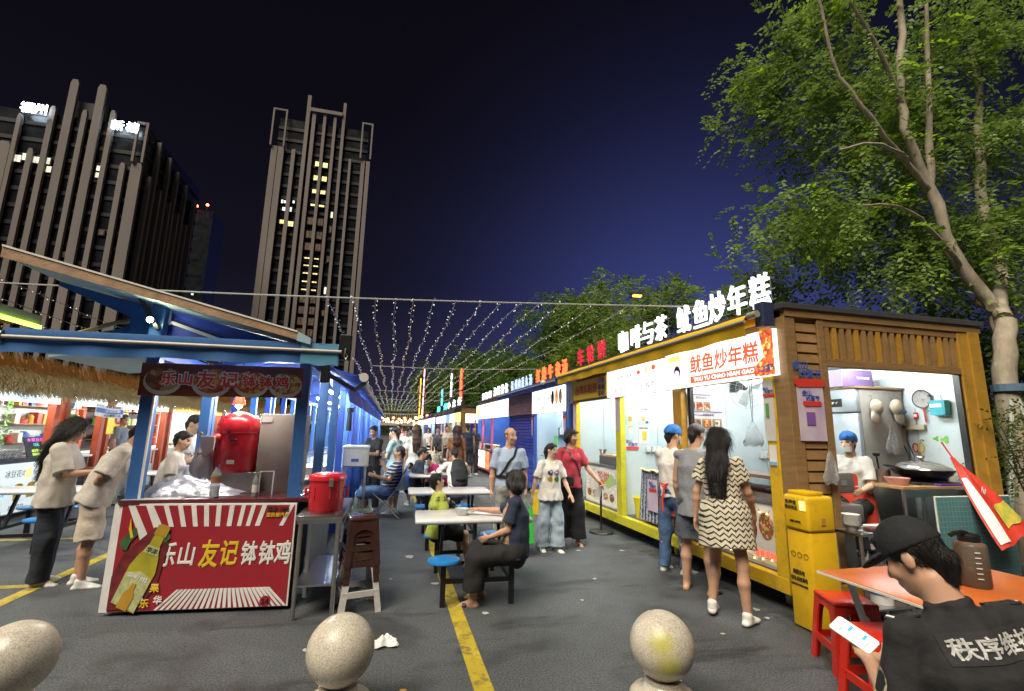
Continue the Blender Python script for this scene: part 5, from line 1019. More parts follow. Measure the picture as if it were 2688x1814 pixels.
# awning bar across the front
part('awning_top',MB().grid(lambda u,v:(-3.12+2.59*u,4.72+.36*(1-v),2.372+.02*u+.05*(1-v)*(1-.2*sin(u*3))+.006*sin(u*24)*v),40,4),AWC,CT,smooth=60,fix=False)
part('awning_valance',MB().grid(lambda u,v:(-3.14+2.62*u,4.695-.012*sin(u*33)*v,2.30+.024*u-(.135)*v+.008*sin(u*17)*v),60,4),AWC,CT,smooth=60,fix=False)
part('awning_valance',MB().grid(lambda u,v:(-3.13+2.60*u,4.70-.006*sin(v*3),2.372+.022*u-.07*v),40,2),AWC,CT,smooth=60,fix=False)
part('awning_bar',MB().tube([(-3.14,4.675,2.295),(-.50,4.675,2.318)],.016,10),M('bar_cream',(.55,.50,.43),.35),CT,smooth=60)
part('awning_end_cloth',MB().grid(lambda u,v:(-.86+.33*u,4.684,2.385-.20*v+.01*sin(u*9)),8,4),AWL,CT,smooth=60,fix=False); part('awning_cap',MB().cyl((-3.16,4.70,2.30),(-3.13,4.70,2.30),.05,n=14),STEEL,CT,smooth=40)
part('awning_bracket',MB().rbox(-.53,-.42,4.72,4.80,2.25,2.50,.01),BLACK,CT); part('crank_hook',MB().tube([(-.47,4.70,2.36),(-.475,4.69,2.28),(-.46,4.69,2.25),(-.445,4.69,2.28),(-.46,4.70,2.31)],.007,6),STEEL,CT,smooth=60); part('awning_underside',MB().prism([(-3.1,4.72,2.22),(-2.3,4.72,2.22),(-2.26,5.15,2.28),(-3.1,5.15,2.24)],(0,0,.01)),SOFF,CT)
# printed banner
BN=part('banner',MB().grid(lambda u,v:(-2.25+1.38*u,4.985+.012*sin(u*7)*v+.006*sin(u*19),2.165-.30*v-.012*sin(pi*u)*0+.02*u),30,6),M('banner_dark',(.22,.05,.03),.4),CT,smooth=60,fix=False)
for i,(u,r,m) in enumerate(((-2.06,.13,FOOD_DARK),(-1.66,.14,FOOD_RED),(-1.32,.13,FOOD_RED),(-1.02,.125,FOOD_MIX))):
    disc('dish_photo',BN,(u,4.972,2.0),FY,r*1.2,r*.98,PAPER,t=.002); disc('dish_photo',BN,(u,4.969,2.02),FY,r*1.08,r*.84,m,t=.002)
for s,x,h in (('乐',-2.015,.125),('山',-1.875,.115),('友',-1.70,.165),('记',-1.51,.155),('钵',-1.34,.125),('钵',-1.195,.125),('鸡',-1.05,.125)):
    text('lettering',s,h*1.14,PWHT,BN,(x,4.964,2.03),(1,0,0),(0,0,1),bold=.10,width=h*1.12); text('lettering',s,h,PRED,BN,(x,4.959,2.03),(1,0,0),(0,0,1),bold=.03,width=h*.98)
# cart lights
for y in (5.45,6.25):
    f=part('light_fitting',B(-2.0,-1.1,y-.03,y+.03,2.20,2.22),WHITEP,CT); part('tube',MB().tube([(-1.95,y,2.185),(-1.15,y,2.185)],.015,8),LEDW,f,smooth=60)
# things on the cart
TK=thing('heated_drum','big red domed food drum with a small white hopper on the cart','food drum',(-1.58,5.72,1.13))
part('drum_base',B(-1.74,-1.30,5.52,5.92,.902,1.13),M('grey_concrete_steel',(.20,.19,.18),.5,var=.2),TK)
part('drum_body',MB().lathe([(0,0),(.205,0),(.215,.05),(.215,.38),(.212,.40),(.218,.42),(.21,.50),(.17,.57),(.09,.61),(.05,.625),(0,.63)],40,(-1.585,5.72,1.131)),RPL,TK,smooth=50)
part('dome_seam',MB().lathe([(.217,.395),(.221,.405),(.217,.415)],40,(-1.585,5.72,1.131)),RPL,TK,smooth=50,fix=False); part('slot',MB().rbox(-1.60,-1.53,5.498,5.52,1.455,1.475,.006),BLACK,TK); part('label',B(-1.61,-1.54,5.502,5.512,1.22,1.262),PWHT,TK)
part('spout',MB().cyl((-1.72,5.56,1.48),(-1.80,5.50,1.46),.05,.035,n=16),RPL,TK,smooth=40); part('vent_knob',MB().cyl((-1.62,5.515,1.54),(-1.62,5.500,1.54),.014,n=10),BLACK,TK)
part('hopper',MB().prism([(-1.86,5.46,1.50),(-1.73,5.46,1.50),(-1.735,5.46,1.36),(-1.80,5.46,1.30),(-1.85,5.46,1.38)],(0,.05,0)),M('white_translucent',(.75,.74,.70),.4,trans=.2),TK,bevel=.006); part('dial',MB().cyl((-1.86,5.455,1.52),(-1.86,5.44,1.52),.022,n=12),PAPER,TK,smooth=40)
HL=thing('heat_lamp','glowing red funnel heat lamp over the food drum','lamp',(-1.62,5.70,1.78)); part('shade',MB().lathe([(.065,-.02),(.055,.02),(.035,.10),(.02,.13),(.0,.14)],18,(-1.60,5.66,1.85)),M('shade_red',(.6,.05,.02),.4,estr=.5,ecol=(1,.12,.02)),HL,smooth=50); part('bulb',MB().lathe([(0,-.05),(.03,-.03),(.035,0),(0,.03)],14,(-1.60,5.66,1.835)),M('heat_bulb',(1,.6,.2),.4,estr=60,ecol=(1,.55,.16)),HL,smooth=50); part('flex',MB().cyl((-1.60,5.66,1.92),(-1.60,5.66,2.3),.006,n=6),BLACK,HL)
FG=thing('cart_refrigerator','plain beige upright refrigerator panel at the lane side of the cart','refrigerator',(-1.13,5.8,.9)); part('cabinet',MB().rbox(-1.355,-.935,5.60,6.1,.902,1.74,.008),BEIGE,FG,smooth=40); panel('paper_note',FG,(-1.29,5.598,1.68),FY,.10,.06,PWHT)
PSH=thing('plastic_sheet','crumpled silver plastic sheet heaped on the cart counter','plastic sheet',(-1.85,5.3,.95))
def crumple(u,v):
    x=-2.20+.80*u; y=5.14+.34*v; e=(sin(pi*u)*sin(pi*v))**.6
    return (x+.02*sin(9*v+5*u),y,.952+.16*e*(.7+.3*sin(4.2*u+1)+.22*abs(sin(7*u+5*v))+.16*abs(sin(13*u-9*v))))
part('sheet',MB().grid(crumple,36,20),M('silver_film',(.50,.52,.62),.22,metal=.35,var=.15,scale=9,bump=.5,bscale=18),PSH,smooth=18,fix=False)
def bottle(name,label,x,y,z,s,liquid,lab,capm,lh=(.11,.16)):
    t=thing(name,label,'bottle',(x,y,z)); part('bottle_wall',MB().lathe([(0,.0),(.030*s,0),(.034*s,.01*s),(.034*s,.09*s),(.032*s,.095*s),(.034*s,.10*s),(.034*s,.165*s),(.028*s,.19*s),(.015*s,.215*s),(.0135*s,.235*s),(0,.236*s)],20,(x,y,z)),CLEAR,t,smooth=50)
    part('liquid',MB().lathe([(0,.006*s),(.029*s,.006*s),(.031*s,.012*s),(.031*s,.085*s),(0,.086*s)],18,(x,y,z)),liquid,t,smooth=50); part('wrap_label',MB().lathe([(.0352*s,lh[0]*s),(.0352*s,lh[1]*s)],20,(x,y,z)),lab,t,smooth=50,fix=False)
    part('cap',MB().lathe([(.0155*s,.232*s),(.0155*s,.25*s),(0,.251*s)],16,(x,y,z)),capm,t,smooth=40); return t
bottle('water_bottle','half-full clear water bottle with red and green label on the cart counter',-1.56,5.10,.951,1.18,M('water',(.85,.9,.9),.05,trans=.6,ior=1.2),M('label_red_green',(.10,.22,.07),.5,col2=(.45,.04,.03),scale=20),GL)
bottle('tea_bottle','small glass bottle with yellow tea dregs on the cart counter',-1.22,5.12,.946,.86,M('tea_yellow',(.55,.40,.05),.2),PAPER,PGRN,(.05,.13))
ST=thing('acrylic_menu_stand','clear acrylic menu frame standing on the cart counter','menu frame',(-1.16,5.25,.946)); part('frame',MB().tube([(-1.22,5.25,.947),(-1.22,5.25,1.17),(-1.10,5.25,1.17),(-1.10,5.25,.947)],.007,6),WHITEP,ST); part('sheet',B(-1.21,-1.11,5.245,5.252,.95,1.16),GL,ST)
HG=thing('carrier_bag','white carrier bag with red print hanging in the cart','bag',(-1.83,5.62,1.3)); part('film',bag_mesh((-1.84,5.60,1.50),.26,.42,.14,33),M('white_film',(.70,.62,.58),.4,trans=.25,var=.15,scale=20,bump=.4,bscale=20),HG,smooth=70,fix=False); T('V McA',.05,PRED,HG,(-1.85,5.505,1.31),FY)
# heated-bucket table and stools beside the cart
SB=thing('steel_bench','stainless work bench with a low shelf beside the blue cart','table',(-.55,5.1,0)); part('bench_top',MB().rbox(-.75,-.36,4.58,5.66,.81,.85,.006),STEEL,SB,smooth=40); part('bench_apron',B(-.74,-.37,4.60,5.64,.78,.81),STEEL,SB)
for x,y in ((-.71,4.63),(-.40,4.63),(-.71,5.60),(-.40,5.60)): part('leg',MB().cyl((x,y,0),(x,y,.785),.019,n=14),STEEL,SB,smooth=40)
part('shelf',B(-.72,-.39,4.62,5.61,.26,.275),STEEL,SB)
BK=thing('insulated_bucket','red insulated bucket with clamp lid on the stainless bench','bucket',(-.55,4.88,.85))
part('bucket_body',MB().lathe([(0,0),(.145,0),(.152,.02),(.158,.26),(.160,.27),(0,.27)],36,(-.545,4.86,.852)),RPL,BK,smooth=50); part('lid',MB().lathe([(.160,.271),(.168,.275),(.168,.315),(.160,.325),(.135,.327),(.13,.335),(0,.337)],36,(-.545,4.86,.852)),RPL,BK,smooth=50)
for a in (3.6,5.4,4.1,5.0): part('rib',MB().cyl((-.545+.158*cos(a),4.86+.158*sin(a),.97),(-.545+.159*cos(a),4.86+.159*sin(a),1.07),.006,n=8),RPL,BK,smooth=50)
for s in (-1,1): part('side_handle',MB().tube([(-.545+s*.158,4.86,1.06),(-.545+s*.185,4.86,1.05),(-.545+s*.185,4.86,.98),(-.545+s*.158,4.86,.97)],.012,8),RPL,BK,smooth=50)
part('clamp',MB().rbox(-.515,-.48,4.69,4.712,1.08,1.15,.004),STEEL,BK)
# ---------------------------------------------------------------- stalls behind the cart
def blue_stall(label,y0,y1,first=False):
    t=thing('blue_stall',label,'stall',(-1.5,y0,0),group='blue stalls in the middle row'); n=max(2,int(round((y1-y0)/1.05)))
    for i in range(n+1):
        y=y0+.06+(y1-y0-.12)*i/n
        for x in (-.79,-2.35): part('post',B(x-.045,x+.045,y-.045,y+.045,.0,2.22),BLUB if i%2 else BLU2,t)
    for x in (-.79,-2.35): part('wall_plate',B(x-.05,x+.05,y0,y1,2.221,2.32),BLUB,t)
    part('roof_panel',MB().prism([(-.50,y0,2.30),(-1.57,y0,2.56),(-2.6,y0,2.30),(-2.6,y0,2.35),(-1.57,y0,2.62),(-.50,y0,2.35)],(0,y1-y0-.02,0)),BLUB,t)
    part('eave_edge',MB().prism([(-.50,y0,2.28),(-.44,y0,2.27),(-.44,y0,2.36),(-.50,y0,2.375)],(0,y1-y0-.02,0)),M('eave_pale',(.62,.52,.50),.5),t)
    part('counter_body',B(-2.2,-.86,y0+.2,y1-.2,.0,.85),PALEB,t); part('counter_top',B(-2.25,-.84,y0+.15,y1-.15,.851,.89),STEEL,t)
    part('tarp_lining',MB().prism([(-.66,y0+.02,2.22),(-.60,y0+.02,1.98),(-.585,y0+.02,1.98),(-.64,y0+.02,2.25)],(0,y1-y0-.06,0)),TARP,t)
    f=part('light_fitting',B(-1.6,-1.54,y0+.4,y1-.4,2.22,2.245),WHITEP,t); part('tube',MB().tube([(-1.57,y0+.45,2.20),(-1.57,y1-.45,2.20)],.016,8),LED,f,smooth=60)
    f=part('light_fitting',B(-.99,-.94,y0+.5,y1-.5,2.17,2.19),WHITEP,t); part('tube',MB().tube([(-.965,y0+.55,2.155),(-.965,y1-.55,2.155)],.015,8),LED,f,smooth=60)
    return t
blue_stall('blue framed stall directly behind the red board cart',7.1,10.2)
blue_stall('second blue stall behind the red board cart, with a blue tarp lining',10.4,13.6)
blue_stall('third blue stall along the middle row',13.8,17.0); blue_stall('fourth blue stall along the middle row',17.2,21.4); blue_stall('fifth blue stall along the middle row',21.6,27.0); blue_stall('last blue stall at the far end of the middle row',27.2,36)
# shop goods on the middle-row stalls
FBX=thing('foam_box','white foam box with blue tape on a stand by the blue stall','box',(-.55,8.6,0)); part('box_body',MB().rbox(-.74,-.34,8.3,8.75,.98,1.26,.015),WHITEP,FBX); part('box_lid',MB().rbox(-.75,-.33,8.29,8.76,1.262,1.31,.012),WHITEP,FBX); panel('box_mark',FBX,(-.54,8.298,1.08),FY,.12,.05,PBLU)
for x in (-.70,-.38): part('stand_leg',MB().cyl((x,8.36,0),(x,8.36,.975),.014,n=8),STEEL,FBX); part('stand_leg',MB().cyl((x,8.69,0),(x,8.69,.975),.014,n=8),STEEL,FBX)
part('stand_top',B(-.75,-.33,8.29,8.76,.975,.979),STEEL,FBX)
AR=thing('awning_arm','folded black awning arm under the first blue stall roof','awning arm',(-.66,5.7,2.2)); part('arm',MB().bar((-.72,5.58,2.19),(-.42,5.62,2.03),.05,.045),BLACK,AR); part('arm',MB().bar((-.42,5.62,2.03),(-.31,5.60,2.12),.045,.04),BLACK,AR); part('arm_socket',MB().rbox(-.80,-.70,5.56,5.66,2.10,2.34,.01),BLACK,AR); part('motor_cap',MB().cyl((-.33,5.52,2.17),(-.33,5.60,2.17),.05,n=18),PAPER,AR,smooth=40)
o=tag(part('loose_tarp',MB().grid(lambda u,v:(-.76+.38*v,5.65+1.3*u,2.33-.13*v-.05*sin(pi*v)+.02*sin(u*9)),20,6),TARP,None,smooth=60,fix=False),'slack blue tarp between the cart roof and the first blue stall','tarp')
SPK=thing('black_lantern','black hanging torch lamp on a blue stall post','lamp',(-.72,8.7,1.7)); part('lamp_body',MB().cyl((-.70,8.62,1.55),(-.70,8.62,1.85),.045,.04,n=14),BLACK,SPK,smooth=40); part('lamp_head',MB().lathe([(0,.05),(.06,.04),(.06,-.03),(0,-.05)],14,(-.70,8.62,1.90)),BLACK,SPK,smooth=40)
DZ=[('steam_pan','steel steam pan with lid on the first blue stall counter',-1.1,8.0),('sauce_tub','white sauce tub on the first blue stall counter',-1.15,9.2),('spice_tray','steel tray of skewers on the second blue stall counter',-1.1,11.2),('plastic_crate','pale plastic crate on the second blue stall counter',-1.2,12.6)]
for i,(nm,lb,x,y) in enumerate(DZ):
    t=thing(nm,lb,nm.split('_')[-1],(x,y,.89)); part('container',MB().rbox(x-.18,x+.18,y-.2,y+.2,.891,1.03+.05*(i%2),.02),(STEEL,WHITEP,STEEL,PALEB)[i],t); part('contents',B(x-.15,x+.15,y-.17,y+.17,1.03+.05*(i%2),1.045+.05*(i%2)),(STEEL,FOOD_MIX,FOOD_RED,FOOD_MIX)[i],t)

# ================================================================ thatched stalls on the far left
ORG=M('orange_red_paint',(.42,.065,.018),.45,var=.12,scale=4); STRAW=M('straw',(.36,.25,.10),.75,var=.35,scale=30); STRAWG=M('straw_golden',(.55,.30,.06),.7,var=.3,scale=30); BOXC=M('lightbox_cool',(.8,.95,1.),.4,estr=1.35,ecol=(.82,.97,1.),var=.03)
def thatch(name,parent,y0,y1,x0,z0,L,n,mat,seed,spread=.25,out=.3):
    r=random.Random(seed); mb=MB()
    for i in range(n):
        y=r.uniform(y0,y1); x=x0+r.uniform(-.10,.06); z=z0+r.uniform(-.06,.10); l=L*r.uniform(.55,1.1); dy=r.gauss(0,spread)*l; w=r.uniform(.004,.011)
        a=Vector((x,y,z)); b=a+Vector((out*l*r.uniform(.5,1.2),dy*.5,-l*.45)); c=a+Vector((out*l*r.uniform(.9,1.6),dy,-l))
        mb.add([a+Vector((0,-w,0)),a+Vector((0,w,0)),b+Vector((.003,w,0)),b+Vector((.003,-w,0)),c],[(0,1,2,3),(3,2,4)])
    o=part(name,mb,mat,parent,fix=False); tag(o,kind='stuff'); return o
def thatched_stall(label,y0,y1,seed,sign,back):
    t=thing('thatched_stall',label,'stall',(-6.6,y0,0))
    for x in (-6.12,-8.2):
        for y in (y0+.06,y1-.06): part('post',B(x-.06,x+.06,y-.06,y+.06,0,2.5),ORG,t)
    part('front_beam',B(-6.17,-6.07,y0+.121,y1-.121,2.22,2.34),ORG,t); part('rear_wall',B(-8.2,-8.15,y0+.12,y1-.12,.9,2.4),back,t)
    part('roof_panel',MB().prism([(-5.75,y0,2.36),(-8.4,y0,2.95),(-8.4,y0,3.02),(-5.75,y0,2.42)],(0,y1-y0-.02,0)),M('roof_orange',(.40,.14,.03),.6),t); part('rafter_board',B(-5.80,-5.76,y0,y1-.02,2.30,2.40),TARP,t)
    part('sign_panel',B(-6.03,-5.99,y0+.15,y1-.15,1.93,2.20),sign,t)
    thatch('upper_straw',t,y0-.05,y1+.05,-5.84,2.62,.48,int((y1-y0)*190),STRAWG,seed,.22,.22); thatch('straw_fringe',t,y0-.05,y1+.05,-5.72,2.24,.30,int((y1-y0)*620),STRAW,seed+1,.5,.5); thatch('straw_fringe',t,y0-.05,y1+.05,-5.78,2.35,.30,int((y1-y0)*500),STRAW,seed+5,.6,.6)
    f=part('light_fitting',B(-6.45,-6.39,y0+.3,y1-.3,2.16,2.185),WHITEP,t); part('tube',MB().tube([(-6.42,y0+.35,2.14),(-6.42,y1-.35,2.14)],.017,8),LED,f,smooth=60)
    return t
TS=[('thatched stall with hanging green vines and a tofu pudding counter',7.0,10.75,BOXC),('thatched stall with an open dark back and a hanging blue and white banner',10.95,12.25,BOXC),('thatched stall with a yellow roast drumstick poster',12.4,15.2,BOXC),('thatched stall with a warm orange lit sign',15.4,19.5,BOXO),('far thatched stall beyond the orange sign',19.7,24.5,BOXC),('last thatched stall of the left row',24.7,31,BOXY)]
DMR=M('dark_maroon',(.035,.012,.012),.6); TSO=[thatched_stall(l,a,b,11*i+3,s,(PANELW,DMR,PAPER,DMR,PANELW,DMR)[i]) for i,(l,a,b,s) in enumerate(TS)]
r_=random.Random(77); JC=[M('jar_%s'%n,c,.35) for n,c in (('red',(.5,.05,.04)),('amber',(.6,.33,.05)),('green',(.12,.35,.08)),('cream',(.65,.6,.45)),('blue',(.06,.15,.45)),('white',(.7,.7,.68)))]
for i,(y0,y1,lb) in enumerate(((7.6,10.5,'pudding stall'),(11.1,12.1,'banner stall'),(12.6,15.0,'drumstick stall'),(15.7,19.2,'orange sign stall'))):
    t=thing('goods_shelf','shelf of mixed jars and packets at the back of the '+lb,'shelf',(-8.0,y0,0))
    for z in (1.15,1.55,1.95):
        part('shelf_board',B(-8.14,-7.85,y0,y1,z-.02,z),WOOD,t); y=y0+.1
        while y<y1-.1:
            w=r_.uniform(.05,.11); h=r_.uniform(.12,.28); m=r_.choice(JC); part('jar' if r_.random()<.6 else 'packet',MB().lathe([(0,0),(w,0),(w,h*.8),(w*.6,h*.92),(w*.6,h),(0,h)],12,(-7.98,y,z+.001)) if r_.random()<.6 else B(-8.08,-7.9,y-w*.8,y+w*.8,z+.001,z+h),m,t,smooth=40); y+=w*2+.05
T('冰豆花',.18,M('print_cyan',(.05,.35,.6),.5,estr=.5,ecol=(.1,.55,.8),sample=False),TSO[0],(-5.983,9.7,2.06),((0,1,0),(0,0,1)))
FXL=((0,1,0),(0,0,1))   # faces towards +X
PC=thing('pudding_counter','white lit tofu pudding counter with black rim under the thatched vines stall','counter',(-6.3,9.6,0))
part('counter_body',B(-6.9,-6.12,8.0,10.75,.05,.93),DGREY,PC); part('counter_rim',B(-6.95,-6.05,7.95,10.80,.931,.985),BLACK,PC,bevel=.006)
q=part('lit_panel',B(-6.115,-6.10,8.05,10.72,.08,.90),M('lightbox_soft',(.55,.62,.62),.4,estr=.34,ecol=(.86,.95,.96),var=.04),PC); T('冰豆花の',.12,PGREY,q,(-6.095,10.02,.73),FXL,width=.48); T('纯手工',.08,PGREY,q,(-6.095,10.55,.72),FXL); T('mer',.10,M('print_cyan2',(.05,.40,.62),.5,estr=.4,ecol=(.1,.55,.8),sample=False),q,(-6.095,9.72,.42),FXL,bold=.03); T('甜豆花皇',.08,PGREY,q,(-6.095,10.15,.17),FXL)
for i in range(5): disc('flower_print',q,(-6.092,10.30+.05*cos(i*1.257),.72+.06*sin(i*1.257)),FXL,.032,.036,PYELL)
for y,h in ((10.12,.24),(10.42,.22)): part('cup_print',MB().prism([(-6.097,y-.10,.52),(-6.097,y+.10,.52),(-6.097,y+.075,.52-h),(-6.097,y-.075,.52-h)],(.004,0,0)),DRY,q); disc('fruit_print',q,(-6.091,y,.53),FXL,.09,.03,DRK)
CB=thing('chalkboard','black price chalkboard with neon handwriting on the pudding counter','chalkboard',(-6.2,10.5,.985)); part('board',MB().prism([(-6.10,10.22,.986),(-6.10,10.74,.986),(-6.22,10.74,1.33),(-6.22,10.22,1.33)],(-.02,0,0)),M('chalk_black',(.02,.025,.035),.6),CB)
nm=M('chalk_pink',(.8,.15,.7),.5,estr=.5,ecol=(.85,.2,.75),sample=False); nc=M('chalk_cyan',(.1,.7,.7),.5,estr=.5,ecol=(.15,.8,.75),sample=False); ng=M('chalk_lime',(.6,.8,.1),.5,estr=.5,ecol=(.65,.9,.15),sample=False); cy=Vector((-.12,0,.344)).normalized()
for s,k,m,h in (('水果豆花',.86,nm,.065),('12元',.62,nc,.06),('咸豆花/10元',.32,ng,.05),('烧仙草/12元',.14,ng,.05)): T(s,h,m,CB,Vector((-6.094,10.48,.986))+Vector((-.12,0,.344))*k,((0,1,0),cy),width=.40 if h>.05 and k>.8 else None)
TUB=thing('topping_box','clear plastic box of pudding toppings on the pudding counter','box',(-6.3,9.9,.985)); part('box_wall',MB().rbox(-6.5,-6.12,9.55,10.12,.987,1.13,.02),CLEAR,TUB); part('toppings',MB().rbox(-6.47,-6.15,9.58,10.09,.99,1.06,.02),FOOD_MIX,TUB)
GR=thing('wire_grid','white wire grid wall with hanging leaf vines in the pudding stall','wire grid',(-7.6,9.0,1.0)); mb=MB()
for i in range(26): mb.tube([(-6.75,7.2+i*.135,1.05),(-6.75,7.2+i*.135,2.2)],.004,4)
for j in range(9): mb.tube([(-6.75,7.15,1.1+j*.13),(-6.75,10.6,1.1+j*.13)],.004,4)
part('grid_wires',mb,WHITEP,GR)
LFV=M('vine_leaf',(.10,.30,.03),.5,var=.4,scale=20); r_=random.Random(5)
for k in range(9):
    mb=MB(); y=7.5+k*.37; L=r_.uniform(.6,1.05)
    for i in range(90):
        z=2.2-L*i/90; p=Vector((-6.68+r_.gauss(0,.02),y+r_.gauss(0,.045),z)); d=Vector((r_.uniform(.2,1),r_.uniform(-1,1),r_.uniform(-1,.3))).normalized()*.055; w=d.orthogonal().normalized()*.016
        mb.add([p,p+d*.5+w,p+d,p+d*.5-w],[(0,1,2,3)])
    tag(part('hanging_vine',mb,LFV,GR,fix=False),kind='stuff')
BH=thing('hanging_banner','white and blue cloth banner with black characters hung under the thatch','banner',(-5.7,11.5,1.9)); part('cloth',MB().grid(lambda u,v:(-5.62+.03*sin(u*6),10.98+1.02*u,1.98-.02*u-.24*v-.03*sin(pi*u)),16,4),PWHT,BH,smooth=60,fix=False); part('blue_band',MB().grid(lambda u,v:(-5.60+.03*sin(u*6),10.99+1.0*u,1.90-.02*u-.085*v-.03*sin(pi*u)),16,2),PBLU,BH,smooth=60,fix=False)
T('手擀米线馆',.05,PBLK,BH,(-5.575,11.5,1.92),FXL,width=.55); T('五谷杂粮',.05,PWHT,BH,(-5.57,11.5,1.835),FXL,width=.55); T('重庆酸辣豆花',.05,PBLK,BH,(-5.575,11.5,1.745),FXL,width=.6)
YP=thing('roast_poster','yellow poster with red disc advertising roast drumsticks','poster',(-6.2,12.8,1.4)); part('sheet',B(-6.06,-6.05,12.35,13.15,1.36,1.84),M('poster_yellow',(.65,.52,.04),.5,estr=.25,ecol=(.75,.6,.06),sample=False),YP); disc('red_disc',YP,(-6.048,12.75,1.67),FXL,.15,.10,PRED); T('烤',.13,PWHT,YP,(-6.042,12.75,1.67),FXL,bold=.03); T('鸡腿',.16,PBLK,YP,(-6.044,12.75,1.46),FXL,bold=.03); T('外酥里嫩',.05,PGRN,YP,(-6.044,12.75,1.81),FXL)
for i,(y,lb) in enumerate(((11.6,'grey counter below the blue and white banner'),(13.8,'white counter with a red striped skirt under the drumstick poster'),(17.3,'white counter in the orange sign stall'),(22,'white counter in the far thatched stall'))):
    t=thing('stall_counter',lb,'counter',(-6.5,y,0)); L=(.55,1.25,1.8,2.2)[i]; part('counter_body',B(-7.0,-6.2,y-L,y+L,0,.90),(DGREY,PAPER,PAPER,PAPER)[i],t); part('counter_top',B(-7.05,-6.12,y-L-.03,y+L+.03,.901,.94),WHITEP,t)
    if i==1:
        for j in range(16): part('skirt_stripe',B(-6.196,-6.188,y-L+.16*j,y-L+.16*j+.075,.55,.89),PRED,t)
    part('food_tray',MB().rbox(-6.75,-6.3,y-.25,y+.25,.941,1.02,.02),FOOD_MIX,t)
# lime strip of light on the grey roof above the thatch
GRF=thing('grey_canopy','grey flat canopy edged with a lime light strip above the thatched row','canopy',(-7,9,3.4)); part('canopy_slab',B(-9.5,-6.65,6.5,10.8,3.42,3.60),M('canopy_grey',(.30,.30,.31),.6),GRF); part('light_strip',B(-6.645,-6.60,6.5,10.75,3.34,3.41),M('lime_strip',(.6,1,.1),.4,estr=3.,ecol=(.55,1.,.08)),GRF)
for y in (6.8,10.5): part('canopy_post',MB().cyl((-9.2,y,0),(-9.2,y,3.42),.06,n=10),DGREY,GRF)
# ================================================================ canteen tables and loose furniture
TOPW=M('table_top_white',(.70,.70,.71),.22,var=.03,coat=.3); SEATB=M('stool_seat_blue',(.02,.20,.55),.3,var=.05,coat=.2); FRB=M('table_frame_black',(.012,.012,.014),.45)
def canteen_set():
    t=thing('canteen_table','','canteen table')
    part('table_top',MB().rbox(-.60,.60,-.30,.30,.675,.725,.022,seg=3),TOPW,t,smooth=40,world=False)
    for sx in (-1,1):
        for sy in (-1,1):
            s=part('stool_seat',MB().lathe([(0,.0),(.14,.0),(.155,.012),(.150,.030),(.12,.038),(0,.034)],28,(sx*.325,sy*.53,.385)),SEATB,t,smooth=50,world=False)
            part('seat_post',B(sx*.325-.024,sx*.325+.024,sy*.53-.024,sy*.53+.024,0,.384),FRB,t,world=False)
        part('cross_bar',B(sx*.325-.02,sx*.325+.02,-.505,.505,.20,.245),FRB,t,world=False)
        for sy in (-1,1): part('table_leg',MB().bar((sx*.325,sy*.05,.246),(sx*.325,sy*.24,.672),.045,.03,up=(1,0,0)),FRB,t,world=False)
    for sy in (-1,1): part('side_bar',B(-.30,.30,sy*.53-.018,sy*.53+.018,.20,.24),FRB,t,world=False)
    return t
CS=canteen_set()
labs=['white canteen table with blue stools where a boy and a woman sit','white canteen table with an empty top behind the boy','white canteen table with a clear blue-capped bottle','white canteen table beyond the man with a backpack','white canteen table behind the patterned-top woman','distant white canteen table in the middle of the lane','second to last white canteen table in the lane','last white canteen table before the far shops']
ys=[5.22,7.32,9.75,12.2,14.6,17.2,19.8,22.6]
for i,y in enumerate(ys):
    o=CS if i==0 else copy_tree(CS); o.location=(.90 if i<2 else .92+.04*i,y,0); o.rotation_euler=(0,0,radians(-2 if i==0 else (1,-1)[i%2])); tag(o,labs[i],'canteen table','canteen tables in the lane')
for i,(x,y) in enumerate(((-4.55,7.95),(-4.5,10.4),(-4.45,12.9),(-4.4,15.6))):
    o=copy_tree(CS); o.location=(x,y,0); o.rotation_euler=(0,0,radians(3)); tag(o,['white canteen table beside the woman eating from a bag','second canteen table in front of the thatched stalls','third canteen table in front of the thatched stalls','farthest canteen table in front of the thatched stalls'][i],'canteen table','canteen tables by the thatched stalls')
BWL=thing('plastic_bowl','empty clear plastic bowl on the table between the boy and the woman','bowl',(.78,5.10,.725)); part('bowl_wall',MB().lathe([(0,.002),(.05,.002),(.07,.065),(.076,.068),(.073,.06),(.053,.004)],28,(.78,5.16,.726)),M('frosted_plastic',(.80,.84,.84),.25,trans=.5,ior=1.2),BWL,smooth=50)
TB2=thing('tied_bag','small white tied carrier bag on the second canteen table','bag',(.72,7.4,.725)); part('film',bag_mesh((.72,7.42,.93),.17,.20,.14,51),M('white_film2',(.78,.78,.78),.4,var=.1,scale=20,bump=.3,bscale=20),TB2,smooth=70,fix=False)
for s in (-1,1): part('knot_ear',MB().tube([(.72,7.42,.92),(.72+s*.05,7.42,.97),(.72+s*.09,7.42,.955)],[.012,.02,.008],7),MATS['white_film2'],TB2,smooth=60)
bottle('blue_cap_bottle','clear bottle with pale blue cap on the third canteen table',.72,9.60,.726,1.1,MATS['water'],M('label_pale_blue',(.45,.62,.75),.4),M('cap_pale_blue',(.3,.5,.75),.4))
